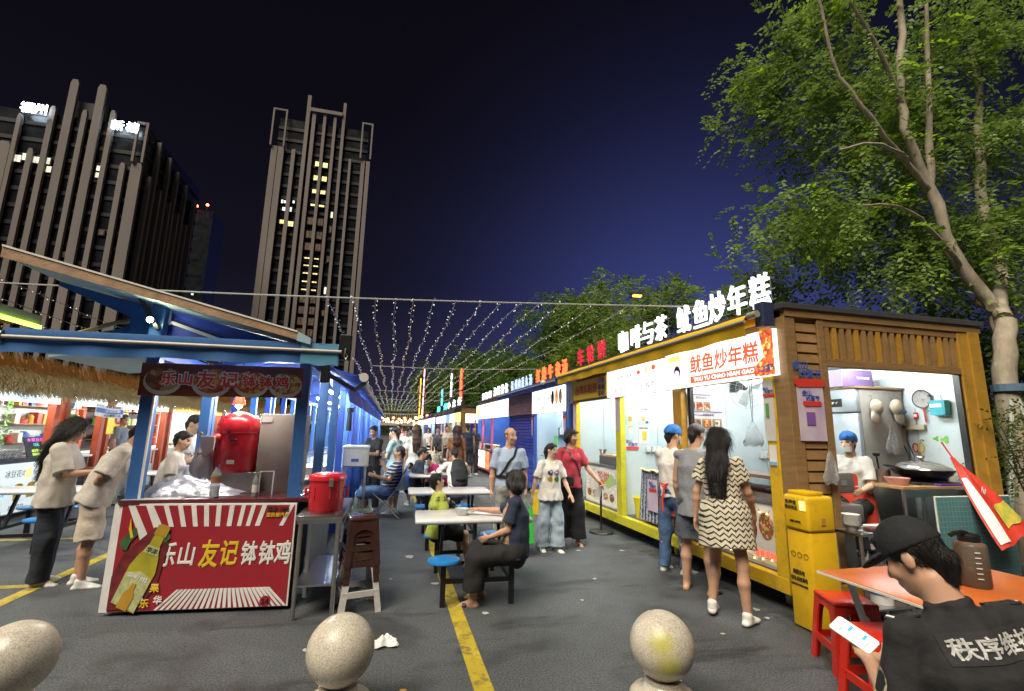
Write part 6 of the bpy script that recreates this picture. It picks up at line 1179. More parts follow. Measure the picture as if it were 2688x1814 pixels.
# plastic stools
def stool(name,label,cat,loc,mat,h=.45,top=.135,foot=.18,rz=0.,group=None,legt=.05,skirt=.10,brace=.16):
    t=thing(name,label,cat,loc,rz,group)
    part('seat',MB().rbox(-top,top,-top,top,h-.035,h,.016,seg=3),mat,t,smooth=40,world=False)
    mb=MB(); z0=h-.03
    def q(f): return top*.96+(foot-top*.96)*f     # half width at height fraction f (0 top, 1 floor)
    for i in range(4):
        a=i*pi/2; R=lambda x,y:(x*cos(a)-y*sin(a),x*sin(a)+y*cos(a))
        leg=MB()
        w0,w1=q(0.),q(1.)
        # L-shaped tapered leg, two faces meeting at the corner
        for fx in (0,1):
            pts=[]
            for (f,wd) in ((0,legt*1.5),(.25,legt*1.05),(1,legt)):
                W=q(f); z=z0*(1-f)
                c=(W,W); e=(W-wd,W) if fx==0 else (W,W-wd); ii=(W-wd,W-.014) if fx==0 else (W-.014,W-wd); ci=(W-.014,W-.014)
                pts.append([(*R(*p),z) for p in (c,e,ii,ci)])
            vs=[p for ring in pts for p in ring]; fs=[]
            for k in range(2):
                for j in range(4): fs.append((k*4+j,k*4+(j+1)%4,(k+1)*4+(j+1)%4,(k+1)*4+j))
            fs+= [(0,1,2,3),(8,9,10,11)]; leg.add(vs,fs)
        part('leg',leg,mat,t,smooth=35,world=False)
        # upper skirt with an arched lower edge, and a low brace
        W0=q(0); W1=q(skirt/h); n=10; up=[];lo=[]
        for j in range(n+1):
            s=-1+2*j/n; up.append((*R(s*W0,W0-.004),z0)); lo.append((*R(s*W1,W1-.004),z0-skirt+skirt*.62*(1-s*s)))
        sk=MB(); k=len(up); sk.add(up+lo,[(j,j+1,k+j+1,k+j) for j in range(n)]); sk.add([(x*.955,y*.955,z) for x,y,z in up+lo],[(j+1,j,k+j,k+j+1) for j in range(n)])
        part('skirt',sk,mat,t,smooth=50,world=False,fix=False)
        fb=1-brace/h; Wb=q(fb); b0=R(-Wb+.01,Wb-.008); b1=R(Wb-.01,Wb-.008); part('brace',MB().bar((*b0,brace),(*b1,brace),.014,.05),mat,t,world=False)
    return t
WST=M('stool_white',(.62,.60,.57),.35,var=.04,scale=6); BST=M('stool_brown',(.055,.022,.016),.22,var=.15,coat=.4); RST=M('stool_red',(.62,.022,.008),.3,var=.06,scale=6,coat=.25); GST=M('stool_pale_green',(.50,.60,.50),.35)
stool('plastic_stool','white plastic stool at the bottom of the stack beside the steel bench','stool',(-.21,4.83,0),WST,.47,.135,.185,radians(14),'stacked stools beside the steel bench',.05)
stool('plastic_stool','glossy brown stool nested lowest on the white stool','stool',(-.21,4.83,.245),BST,.42,.13,.158,radians(14),'stacked stools beside the steel bench',.052)
stool('plastic_stool','glossy brown stool nested in the middle of the stack','stool',(-.21,4.83,.315),BST,.42,.13,.158,radians(14),'stacked stools beside the steel bench',.052)
stool('plastic_stool','glossy brown stool topmost of the stack beside the steel bench','stool',(-.21,4.83,.385),BST,.42,.132,.16,radians(14),'stacked stools beside the steel bench',.052,skirt=.2)
stool('plastic_stool','tall red plastic stool next to the yellow cabinet','stool',(3.28,2.98,0),RST,.47,.15,.185,radians(-22),'red plastic stools',.06)
stool('plastic_stool','red plastic stool half hidden behind the phone of the guard','stool',(2.98,2.50,0),RST,.45,.14,.175,radians(-14),'red plastic stools',.06)
stool('plastic_stool','red plastic stool the guard in black sits on','stool',(2.04,1.28,0),RST,.39,.15,.18,radians(-10),'red plastic stools',.06)
stool('plastic_stool','pale green plastic stool under the striped shirt man','stool',(-.42,9.35,0),GST,.44,.14,.18,radians(5),None,.05)
# ---------------------------------------------------------------- granite ball bollards
def granite():
    m=M('granite',(.60,.58,.52),.32,var=.12,scale=3); n,l,b=nodes_of(m); tc=n['Texture Coordinate'].outputs['Object']; base=b.inputs['Base Color'].links[0].from_socket
    v=n.new('ShaderNodeTexVoronoi'); v.inputs['Scale'].default_value=260; l.new(tc,v.inputs['Vector']); s=n.new('ShaderNodeSeparateColor'); l.new(v.outputs['Color'],s.inputs[0])
    r=n.new('ShaderNodeValToRGB'); r.color_ramp.interpolation='CONSTANT'; e=r.color_ramp.elements; e[0].color=(.62,.58,.54,1); e[1].position=.22; e[1].color=(.85,.80,.74,1)
    for p,c in ((.48,(1.05,1.,.92,1)),(.72,(1.08,1.0,.92,1)),(.9,(.78,.72,.66,1))): x=e.new(p); x.color=c
    l.new(s.outputs[0],r.inputs[0]); mx=n.new('ShaderNodeMix'); mx.data_type='RGBA'; mx.blend_type='MULTIPLY'; mx.inputs['Factor'].default_value=1; l.new(base,mx.inputs['A']); l.new(r.outputs[0],mx.inputs['B']); l.new(mx.outputs['Result'],b.inputs['Base Color'])
    st=n.new('ShaderNodeTexNoise'); st.inputs['Scale'].default_value=4; st.inputs['Detail'].default_value=8; l.new(tc,st.inputs['Vector']); rr=n.new('ShaderNodeMapRange'); rr.inputs['From Min'].default_value=.4; rr.inputs['From Max'].default_value=.7; rr.inputs['To Min'].default_value=.22; rr.inputs['To Max'].default_value=.5; l.new(st.outputs['Fac'],rr.inputs['Value']); l.new(rr.outputs[0],b.inputs['Roughness'])
    return m
GRN=granite()
GRN2=GRN.copy(); GRN2.name='granite_with_paint'; n,l,b=nodes_of(GRN2); base=b.inputs['Base Color'].links[0].from_socket; tc=n['Texture Coordinate'].outputs['Object']; acc=None
for p in ((-.10,-.17,.44),(-.06,-.18,.31)):      # two rubbed patches of yellow paint
    d=n.new('ShaderNodeVectorMath'); d.operation='DISTANCE'; l.new(tc,d.inputs[0]); d.inputs[1].default_value=p
    r=n.new('ShaderNodeMapRange'); r.inputs['From Min'].default_value=.03; r.inputs['From Max'].default_value=.11; r.inputs['To Min'].default_value=.75; r.inputs['To Max'].default_value=0; l.new(d.outputs['Value'],r.inputs['Value'])
    if acc is None: acc=r.outputs[0]
    else: m_=n.new('ShaderNodeMath'); m_.operation='MAXIMUM'; l.new(acc,m_.inputs[0]); l.new(r.outputs[0],m_.inputs[1]); acc=m_.outputs[0]
mx=n.new('ShaderNodeMix'); mx.data_type='RGBA'; l.new(acc,mx.inputs['Factor']); l.new(base,mx.inputs['A']); mx.inputs['B'].default_value=(.45,.42,.03,1); l.new(mx.outputs['Result'],b.inputs['Base Color'])
for i,(x,y,lb) in enumerate(((-1.87,3.32,'granite ball bollard before the striped red board cart'),(-.20,3.10,'granite ball bollard beside the crumpled plastic bag'),(1.66,2.78,'granite ball bollard with faint yellow paint on its ball'))):
    t=thing('ball_bollard',lb,'bollard',(x,y,0),rz=(0,1.3,0)[i],group='granite ball bollards')
    part('ball',MB().lathe([(.06,.18)]+[(.186*cos(a),.365+.186*sin(a)) for a in np.linspace(-1.15,1.57,30)],48),GRN2 if i==2 else GRN,t,smooth=60,world=False)
    part('neck',MB().lathe([(.19,.0),(.195,.02),(.195,.09),(.18,.11),(.15,.12),(.12,.135),(.10,.165),(.105,.185)],40),GRN,t,smooth=40,world=False)
# ---------------------------------------------------------------- power-bank cabinet
PBY=M('cabinet_yellow',(.72,.44,.012),.4,var=.04,scale=3); PBO=M('cabinet_yellow_head',(.74,.47,.012),.38,var=.04)
PBK=thing('power_bank_cabinet','yellow power bank rental cabinet with black print at the kiosk corner','cabinet',(3.62,3.58,0))
part('pedestal',MB().rbox(3.50,3.78,3.45,3.70,.012,.80,.012),PBY,PBK,smooth=40); part('head',MB().rbox(3.485,3.775,3.44,3.71,.802,1.10,.03,seg=3),PBO,PBK,smooth=40); part('top_step',MB().rbox(3.53,3.70,3.47,3.69,1.10,1.135,.012),PBO,PBK,smooth=40); part('side_recess',MB().rbox(3.61,3.66,3.434,3.445,.86,.93,.006),GOLD,PBK)
for s,h,z,w in (('免押金',.038,1.04,.12),('借充电宝',.034,.995,.13)): T(s,h,PBLK,PBK,(3.482,3.615,z),FX,width=w)
panel('lit_badge',PBK,(3.482,3.49,1.02),FX,.055,.075,M('badge_glow',(1,.8,.1),.4,estr=1.3,ecol=(1,.85,.2),sample=False)); T('美团 支付宝',.020,PBLK,PBK,(3.482,3.58,.88),FX)
for i,y in enumerate((3.64,3.575,3.51)): part('icon_ring',MB().tube([(3.496,y+.022*cos(t),.60+.022*sin(t)) for t in np.linspace(0,2*pi,21)],.002,4,caps=False),PBLK,PBK)
for s,h,z,w in (('美团充电',.040,.455,.12),('给生活加满电',.038,.40,.17),('MEITUAN POWER BANK',.018,.35,.17)): T(s,h,PBLK,PBK,(3.497,3.60,z),FX,width=w)
for i in range(5): part('bank_slot',B(3.776,3.784,3.48+.035*i,3.505+.035*i,.95,1.05),BLACK,PBK)
# ---------------------------------------------------------------- orange table, leaning board, jug, red bag
ORT=M('laminate_orange',(.55,.13,.025),.35,var=.1,scale=3)
OT=thing('folding_table','orange laminate folding table behind the guard','table',(3.5,2.45,0)); part('table_top',MB().rbox(2.88,4.15,2.05,2.80,.695,.72,.008),ORT,OT,smooth=40); part('edge_band',B(2.872,4.158,2.042,2.808,.700,.713),PAPER,OT)
for x,y,x2 in ((3.02,2.15,3.25),(3.02,2.70,3.25),(4.0,2.15,3.8),(4.0,2.70,3.8)): part('leg',MB().bar((x2,y,0),(x,y,.694),.03,.03),STEEL,OT)
TL=thing('folded_tabletop','teal patterned folded table top leaning behind the orange table','tabletop',(5.5,3.5,0)); TEAL=M('teal_pattern',(.07,.17,.18),.45)
n,l,b=nodes_of(TEAL); tc=n['Texture Coordinate'].outputs['Object']; v=n.new('ShaderNodeTexVoronoi'); v.feature='DISTANCE_TO_EDGE'; v.inputs['Scale'].default_value=22; v.inputs['Randomness'].default_value=.15; l.new(tc,v.inputs['Vector']); r=n.new('ShaderNodeValToRGB'); r.color_ramp.elements[0].color=(.14,.27,.27,1); r.color_ramp.elements[1].position=.09; r.color_ramp.elements[1].color=(.065,.16,.17,1); l.new(v.outputs['Distance'],r.inputs[0]); l.new(r.outputs[0],b.inputs['Base Color'])
part('board',MB().rbox(5.02,6.0,3.49,3.52,.12,1.07,.012),TEAL,TL,smooth=40); part('edge_band',MB().rbox(5.015,6.005,3.496,3.514,.115,1.075,.008),PAPER,TL); part('leg',MB().bar((5.2,3.535,0.0),(5.2,3.535,1.0),.03,.03),STEEL,TL); part('leg',MB().bar((5.85,3.535,0.0),(5.85,3.535,1.0),.03,.03),STEEL,TL)
JG=thing('sports_jug','large smoky water jug with printed scale on the orange table','jug',(3.58,2.33,.72)); part('jug_wall',MB().lathe([(0,.0),(.075,.0),(.082,.012),(.082,.235),(.075,.252),(.05,.265),(.048,.285),(0,.286)],28,(3.58,2.33,.721)),M('smoky_plastic',(.30,.24,.18),.12,trans=.65,ior=1.2),JG,smooth=50); part('lid',MB().lathe([(.055,.262),(.058,.30),(.045,.312),(0,.315)],24,(3.58,2.33,.721)),BLACK,JG,smooth=50); part('carry_loop',MB().tube([(3.57,2.33,1.03),(3.50,2.32,1.045),(3.43,2.31,1.04),(3.40,2.31,1.03)],.014,8),BLACK,JG,smooth=50); part('liquid',MB().lathe([(0,.008),(.074,.008),(.078,.016),(.078,.10),(0,.101)],24,(3.58,2.33,.721)),M('brown_tea',(.20,.10,.03),.2),JG,smooth=50)
for i in range(6): panel('scale_mark',JG,(3.53,2.262,.78+.03*i),((.88,-.47,0),(0,0,1)),.03,.005,PWHT,t=.002)
RB=thing('red_carrier_bag','red and white printed carrier bag hung on the kiosk end post','bag',(5.8,3.6,1.0)); RBM=M('bag_red',(.58,.045,.025),.45,var=.1,bump=.4,bscale=12)
def rbag(u,v):
    c=Vector((5.50+.10*v,3.62-.34*v,1.43-.70*v)); w=.02+.40*min(1,v*1.1)**.9; return c+Vector((w*(u-.5)*.95,-.06*sin(pi*u)*v+.02*sin(9*u+4*v),.20*(u-.5)*v+.012*sin(14*u)*v))
part('film',MB().grid(rbag,18,14),RBM,RB,smooth=60,fix=False); part('white_panel',MB().grid(lambda u,v: rbag(.02+.22*u,.25+.7*v)+Vector((0,-.012,0)),6,10),PWHT,RB,smooth=60,fix=False); part('picture',MB().grid(lambda u,v: rbag(.42+.5*u,.62+.24*v)+Vector((0,-.014,0)),6,5),M('bag_picture',(.30,.38,.05),.5,col2=(.65,.45,.08),scale=14),RB,smooth=60,fix=False)
T('hi',.06,PWHT,RB,rbag(.62,.45)+Vector((0,-.02,0)),((.9,0,-.4),(.4,0,.9)),bold=.03)
part('strap',MB().tube([(5.50,3.70,1.58),(5.50,3.62,1.43)],.008,6),RBM,RB)
# ---------------------------------------------------------------- goods in front of the tea unit
FN=thing('pedestal_fan','black pedestal fan with orange hub in front of the yellow kiosk','fan',(3.42,7.45,0)); part('base',MB().lathe([(0,0),(.20,0),(.205,.012),(.19,.03),(.05,.045),(0,.046)],32,(3.42,7.45,0)),BLACK,FN,smooth=40); part('pole',MB().cyl((3.42,7.45,.04),(3.42,7.45,.72),.017,n=12),BLACK,FN,smooth=40); part('motor',MB().cyl((3.46,7.52,.79),(3.42,7.40,.79),.05,.045,n=14),BLACK,FN,smooth=40); fan_cage(FN,(3.39,7.34,.79),(-.45,-.9,0),.26); part('hub',MB().cyl((3.375,7.31,.79),(3.365,7.29,.79),.055,n=18),M('hub_orange',(.65,.20,.02),.4),FN,smooth=40)
IND=M('indigo_print',(.05,.08,.16),.85,var=.2,bump=.2); n,l,b=nodes_of(IND); tc=n['Texture Coordinate'].outputs['Object']; w_=n.new('ShaderNodeTexWave'); w_.bands_direction='Y'; w_.inputs['Scale'].default_value=9; w_.inputs['Distortion'].default_value=3; w_.inputs['Detail Scale'].default_value=6; l.new(tc,w_.inputs['Vector']); ck=n.new('ShaderNodeTexVoronoi'); ck.inputs['Scale'].default_value=45; l.new(tc,ck.inputs['Vector']); ml=n.new('ShaderNodeMath'); ml.operation='MULTIPLY'; l.new(w_.outputs['Fac'],ml.inputs[0]); l.new(ck.outputs['Distance'],ml.inputs[1]); r=n.new('ShaderNodeValToRGB'); r.color_ramp.elements[0].color=(.035,.055,.12,1); r.color_ramp.elements[0].position=.18; r.color_ramp.elements[1].color=(.36,.38,.42,1); r.color_ramp.elements[1].position=.34; l.new(ml.outputs[0],r.inputs[0]); l.new(r.outputs[0],b.inputs['Base Color'])
DT=thing('draped_table','order table under an indigo printed cloth with a pale flower fringe','table',(3.9,6.27,.295)); part('table_box',B(3.80,4.16,5.90,6.64,.297,1.045),WOOD,DT)
part('cloth',MB().grid(lambda u,v:(3.765-.02*sin(u*46)*(.3+v*.8)-.05*v,5.84+.86*u,1.052-.70*v),80,6),IND,DT,smooth=60,fix=False); part('cloth',MB().grid(lambda u,v:(3.76+.42*u,5.845-.008*sin(u*30)*v,1.052-.70*v),30,6),IND,DT,smooth=60,fix=False); part('cloth_top',B(3.765,4.18,5.845,6.70,1.05,1.06),IND,DT)
r_=random.Random(3); FLW=M('paper_flower_cream',(.75,.68,.35),.7)
for i in range(26):
    y=5.86+.033*i; part('fringe_flower',MB().lathe([(0,-.02),(.020+.01*r_.random(),0),(0,.02)],6,(3.755,y,1.06+r_.uniform(-.012,.02))),FLW,DT)
panel('hung_notice',DT,(3.70,6.30,.73),FX,.26,.44,PLIL); badge(DT,(3.694,6.30,.86),FX,.7)
TBL=thing('order_tablet','white glowing order tablet tilted on the draped table','tablet',(3.85,6.1,1.06)); part('case',MB().prism([(3.80,6.27,1.075),(3.80,5.93,1.075),(3.89,5.93,1.37),(3.89,6.27,1.37)],(.02,0,0)),BLACK,TBL); part('screen',MB().prism([(3.801,6.255,1.09),(3.801,5.945,1.09),(3.886,5.945,1.355),(3.886,6.255,1.355)],(-.004,0,0)),M('screen_white',(.9,.95,1),.3,estr=1.6,ecol=(.93,.97,1.),var=.02),TBL); part('stand',B(3.86,3.98,6.0,6.2,1.061,1.08),BLACK,TBL)
PDU=thing('card_reader','white card reader beside the order tablet','card reader',(3.86,5.9,1.06)); part('reader_body',MB().rbox(3.80,3.87,5.875,5.925,1.061,1.22,.01),WHITEP,PDU); part('reader_keys',B(3.796,3.80,5.885,5.915,1.08,1.15),BLACK,PDU)
YB=thing('plastic_bucket','bright yellow plastic bucket on the tea unit floor','bucket',(3.93,6.98,.296)); part('bucket_wall',MB().lathe([(0,.0),(.135,0),(.17,.30),(.178,.30),(.178,.315),(.165,.315),(.13,.01)],32,(3.95,6.98,.297)),M('plastic_yellow',(.70,.60,.02),.35),YB,smooth=40)
YB2=thing('plastic_bucket','yellow plastic bucket on the ground by the blue shutter','bucket',(2.9,9.0,0)); part('bucket_wall',MB().lathe([(0,0),(.14,0),(.175,.42),(.185,.42),(.185,.44),(.17,.44),(.13,.01)],28,(2.95,9.3,.0)),M('plastic_amber',(.62,.42,.02),.35),YB2,smooth=40)
WC_=thing('cake_counter','wheel cake counter with white picture front in the far unit of the yellow kiosk','counter',(4.0,8.4,.295)); part('counter_body',B(3.84,4.4,7.62,9.05,.297,.99),PANELW,WC_); part('counter_top',B(3.82,4.42,7.60,9.07,.991,1.02),STEEL,WC_); q=panel('front_poster',WC_,(3.838,8.35,.64),FX,1.36,.64,PWHT); T('车轮饼',.20,PRED,q,(3.832,8.35,.80),FX,bold=.02,width=.75)
for i in range(5): disc('cake_photo',q,(3.832,8.85-.24*i,.47),FX,.09,.07,(FOOD_DARK,FOOD_MIX,FOOD_RED,FOOD_MIX,FOOD_DARK)[i])
MX=thing('cake_iron','grey cake baking iron with hopper on the wheel cake counter','cake iron',(4.1,8.3,1.02)); part('iron_body',MB().rbox(3.90,4.32,7.80,8.55,1.021,1.18,.015),M('iron_grey',(.20,.21,.22),.4,metal=.5),MX); part('iron_lid',B(3.92,4.30,7.82,8.5,1.181,1.20),M('cakes_golden',(.50,.30,.10),.6),MX); part('hopper',MB().lathe([(.0,0),(.02,.0),(.08,.16),(.085,.16)],16,(4.1,8.8,1.12)),STEEL,MX,smooth=40); part('hopper_stand',MB().tube([(4.1,8.8,1.02),(4.1,8.8,1.13)],.012,6),STEEL,MX)
# blue folding chair of the striped shirt man
FCH=thing('folding_chair','blue canvas folding chair with metal frame under the striped shirt man','chair',(.05,9.35,0)); CHB=M('chair_blue',(.03,.05,.45),.7)
part('seat',MB().grid(lambda u,v:(-.22+.44*u,9.12+.44*v,.44-.03*sin(pi*u)),6,6),CHB,FCH,smooth=60,fix=False); part('backrest',MB().grid(lambda u,v:(.20+.16*v,9.12+.44*u,.52+.40*v),6,6),CHB,FCH,smooth=60,fix=False)
for y in (9.12,9.56): part('side_frame',MB().tube([(-.26,y,.0),(.16,y,.50),(.38,y,.95)],.013,7).tube([(.24,y,0),(-.24,y,.45)],.013,7),STEEL,FCH,smooth=50)
# ---------------------------------------------------------------- litter
LIT=M('paper_scrap',(.45,.43,.40),.7,bump=.3)
sp_=[(.33,6.46,.09,'square white paper napkin lying left of the canteen table'),(.95,5.69,.05,'torn paper scrap under the boy and woman table'),(.55,5.35,.055,'small paper wrapper by the black stool post'),(.92,4.45,.05,'pale crumb of wrapper beside the woman slipper'),(-.51,4.02,.03,'tiny white scrap in front of the red board'),(-.59,3.43,.03,'tiny scrap beside the middle bollard'),(1.83,2.41,.03,'tiny scrap near the painted bollard'),(2.6,6.4,.05,'white scrap on the lane behind the girl'),(3.19,6.3,.05,'small white scrap in front of the fan base'),(2.74,3.65,.03,'tiny scrap by the walking woman shoe'),(2.26,3.45,.03,'tiny scrap ahead of the painted bollard'),(3.42,4.05,.05,'white tissue twist under the kiosk corner'),(3.36,3.86,.04,'red and white wrapper bit by the yellow cabinet'),(1.9,4.6,.03,'tiny pale scrap in the open lane'),(2.3,5.2,.035,'pale wrapper bit in front of the apron man'),(.1,5.6,.03,'small scrap right of the stool stack')]
for i,(x,y,s,lb) in enumerate(sp_):
    r_=random.Random(i); pts=[(s*(.6+.4*r_.random())*cos(a),s*(.5+.3*r_.random())*sin(a)) for a in np.linspace(0,2*pi,7)[:-1]]
    mb=MB().add([(0,0,.008+s*.12)]+[(px,py,.006+r_.random()*s*.15) for px,py in pts],[(0,1+j,1+(j+1)%6) for j in range(6)])
    o=mb.build('paper_scrap',LIT,None,fix=False); o.location=(x,y,0); o.rotation_euler=(0,0,r_.random()*6); tag(o,lb,'litter','paper scraps on the asphalt')
CB_=thing('crumpled_bag','crumpled clear plastic bag lying by the granite bollard','litter',(.06,4.0,0))
part('film',MB().grid(lambda u,v:(.06+.10*(u-.5)*2*(.8+.2*sin(7*v)),4.0+.07*(v-.5)*2*(.8+.2*sin(9*u)),.006+.07*(sin(pi*u)*sin(pi*v))**.7*(.6+.4*abs(sin(11*u+3*v)))+.012*abs(sin(17*v+5*u))),20,14),M('white_crinkle_film',(.72,.74,.72),.3,var=.1,bump=.5,bscale=30),CB_,smooth=20,fix=False)
tag(part('fallen_leaf',MB().prism([(.14,3.30,.006),(.17,3.27,.012),(.20,3.29,.007),(.19,3.32,.014),(.16,3.34,.007)],(0,0,.003)),M('leaf_dry',(.45,.26,.05),.7),None),'dry golden leaf beside the granite bollard foot','leaf')
# ================================================================ people
def C(name,col,var=.07,rough=.85,**k): return M('cloth_'+name,col,rough,var=var,scale=14,bump=.45,bscale=20,**k)
CW=C('white',(.66,.64,.60)); CBG=C('beige_white',(.52,.48,.42)); CNV=C('navy',(.022,.030,.060)); CBK=C('black',(.014,.014,.016)); CDK=C('dark_navy',(.018,.024,.034)); CJN=C('jeans_blue',(.06,.11,.22),.2); CLJ=C('jeans_pale',(.34,.42,.50),.15); CRD=C('rose_red',(.42,.04,.065)); CGY=C('heather_grey',(.22,.23,.25)); CSH=C('slate',(.07,.08,.10)); CLB=C('pale_blue',(.34,.43,.58)); CAQ=C('aqua',(.42,.58,.62)); CKH=C('grey_trousers',(.30,.31,.27)); CAP_=C('apron_red',(.62,.06,.03)); CMG=C('magenta',(.40,.02,.13)); CBR=C('brown',(.22,.10,.045)); CPK=C('pink',(.58,.28,.30)); CLM=C('lime',(.40,.46,.08)); CSHW=M('shoe_white',(.66,.65,.62),.5,var=.05); CSHG=M('shoe_grey',(.40,.38,.36),.6,var=.15,scale=40); CSOL=M('sole_tan',(.40,.24,.13),.6); CSLB=M('strap_black',(.02,.02,.02),.4); CBC=C('cap_blue',(.02,.13,.42))
def zigzag():
    m=C('zigzag',(.58,.53,.40)); n,l,b=nodes_of(m); tc=n['Texture Coordinate'].outputs['Object']; base=b.inputs['Base Color'].links[0].from_socket
    w=n.new('ShaderNodeTexWave'); w.wave_profile='TRI'; w.bands_direction='Z'; w.inputs['Scale'].default_value=5.2; w.inputs['Distortion'].default_value=0
    sp=n.new('ShaderNodeSeparateXYZ'); l.new(tc,sp.inputs[0])
    def tri(sock,f):   # triangle wave
        a=n.new('ShaderNodeMath'); a.operation='MULTIPLY'; a.inputs[1].default_value=f; l.new(sock,a.inputs[0]); p=n.new('ShaderNodeMath'); p.operation='PINGPONG'; p.inputs[1].default_value=.5; l.new(a.outputs[0],p.inputs[0]); return p.outputs[0]
    xy=n.new('ShaderNodeMath'); xy.operation='ADD'; l.new(sp.outputs['X'],xy.inputs[0]); l.new(sp.outputs['Y'],xy.inputs[1])
    tx=tri(xy.outputs[0],12.); s=n.new('ShaderNodeMath'); s.operation='MULTIPLY_ADD'; l.new(tx,s.inputs[0]); s.inputs[1].default_value=.06
    l.new(sp.outputs['Z'],s.inputs[2]); tz=tri(s.outputs[0],22.)
    g=n.new('ShaderNodeMath'); g.operation='GREATER_THAN'; g.inputs[1].default_value=.335; l.new(tz,g.inputs[0])
    mx=n.new('ShaderNodeMix'); mx.data_type='RGBA'; l.new(g.outputs[0],mx.inputs['Factor']); l.new(base,mx.inputs['A']); mx.inputs['B'].default_value=(.035,.030,.026,1)
    # four-pointed dark stars between the zigzags
    t2=tri(xy.outputs[0],12.); t3=tri(sp.outputs['Z'],11.); mu=n.new('ShaderNodeMath'); mu.operation='MULTIPLY'; l.new(t2,mu.inputs[0]); l.new(t3,mu.inputs[1]); h=n.new('ShaderNodeMath'); h.operation='GREATER_THAN'; h.inputs[1].default_value=.168; l.new(mu.outputs[0],h.inputs[0])
    m2=n.new('ShaderNodeMix'); m2.data_type='RGBA'; l.new(h.outputs[0],m2.inputs['Factor']); l.new(mx.outputs['Result'],m2.inputs['A']); m2.inputs['B'].default_value=(.025,.022,.02,1); l.new(m2.outputs['Result'],b.inputs['Base Color']); return m
CZZ=zigzag()
def stripes(name,c1,c2,f,thr=.3,axis='Z'):
    m=C(name,c1); n,l,b=nodes_of(m); base=b.inputs['Base Color'].links[0].from_socket; sp=n.new('ShaderNodeSeparateXYZ'); l.new(n['Texture Coordinate'].outputs['Object'],sp.inputs[0]); a=n.new('ShaderNodeMath'); a.operation='MULTIPLY'; a.inputs[1].default_value=f; l.new(sp.outputs[axis],a.inputs[0]); p=n.new('ShaderNodeMath'); p.operation='PINGPONG'; p.inputs[1].default_value=.5; l.new(a.outputs[0],p.inputs[0]); g=n.new('ShaderNodeMath'); g.operation='LESS_THAN'; g.inputs[1].default_value=thr*.5; l.new(p.outputs[0],g.inputs[0]); mx=n.new('ShaderNodeMix'); mx.data_type='RGBA'; l.new(g.outputs[0],mx.inputs['Factor']); l.new(base,mx.inputs['A']); mx.inputs['B'].default_value=(*c2,1); l.new(mx.outputs['Result'],b.inputs['Base Color']); return m
CST=stripes('navy_stripe',(.03,.04,.08),(.50,.52,.55),17,.3); CPT=M('cloth_mottled',(.10,.09,.07),.85,col2=(.50,.46,.36),scale=26,bump=.2); CPR=M('cloth_beige_print',(.50,.38,.20),.85,col2=(.20,.12,.07),scale=16,bump=.2)
def project(P,garment,mb,name,mat,direction,off=.004,sub=1):
    """lay flat lettering onto a garment's surface along a local direction"""
    ob=P.objs[garment]; me=ob.data; bv=BVHTree.FromPolygons([v.co for v in me.vertices],[p.vertices for p in me.polygons]); d=Vector(direction).normalized()
    bm=bmesh.new(); vs=[bm.verts.new(v) for v in mb.v]
    for f in mb.f:
        try: bm.faces.new([vs[i] for i in f])
        except ValueError: pass
    for _ in range(sub): bmesh.ops.subdivide_edges(bm,edges=[e for e in bm.edges if e.calc_length()>.02],cuts=1,use_grid_fill=True)
    bmesh.ops.triangulate(bm,faces=bm.faces[:])
    for v in bm.verts:
        hit=bv.ray_cast(v.co-d*.5,d)
        if hit[0] is not None: v.co=hit[0]-d*off
    me2=bpy.data.meshes.new(name); bm.to_mesh(me2); bm.free(); me2.materials.append(mat); o=bpy.data.objects.new(name,me2); COL.objects.link(o); o.parent=ob; return o
def strands(P,n,length,w=.0011,flow=(0,-.25,-1),lift=.12,name='hair',seed=1,mat=None):
    """loose locks over the hair so that it does not read as one shell"""
    ob=P.objs[name]; me=ob.data; k=len(me.polygons); rg=np.random.RandomState(seed); ids=rg.randint(0,k,n); cen=np.empty(k*3,np.float32); nor=np.empty(k*3,np.float32); me.polygons.foreach_get('center',cen); me.polygons.foreach_get('normal',nor)
    c=cen.reshape(-1,3)[ids].astype(float); nn=nor.reshape(-1,3)[ids].astype(float); f=P.HR@nrm(flow)+rg.normal(size=(n,3))*.16; f-=nn*(f*nn).sum(1)[:,None]; f/=np.linalg.norm(f,axis=1)[:,None]+1e-6
    L=length*rg.uniform(.5,1.2,n); s=np.cross(f,nn)*w*rg.uniform(.6,1.5,n)[:,None]; a=c+nn*.0005; b=a+f*(L*.55)[:,None]+nn*(L*lift*.6)[:,None]; d=a+f*L[:,None]+nn*(L*lift*.5)[:,None]; d[:,2]-=L*.12
    V=np.stack([a-s,a+s,b+s*.8,b-s*.8,d],1).reshape(-1,3); F=[]; 
    for i in range(n): j=5*i; F+=[(j,j+1,j+2,j+3),(j+3,j+2,j+4)]
    me2=bpy.data.meshes.new('loose_locks'); me2.from_pydata(V.tolist(),[],F); me2.materials.append(mat or me.materials[0]); o=bpy.data.objects.new('loose_locks',me2); COL.objects.link(o); o.parent=ob; o['kind']='stuff'; return P
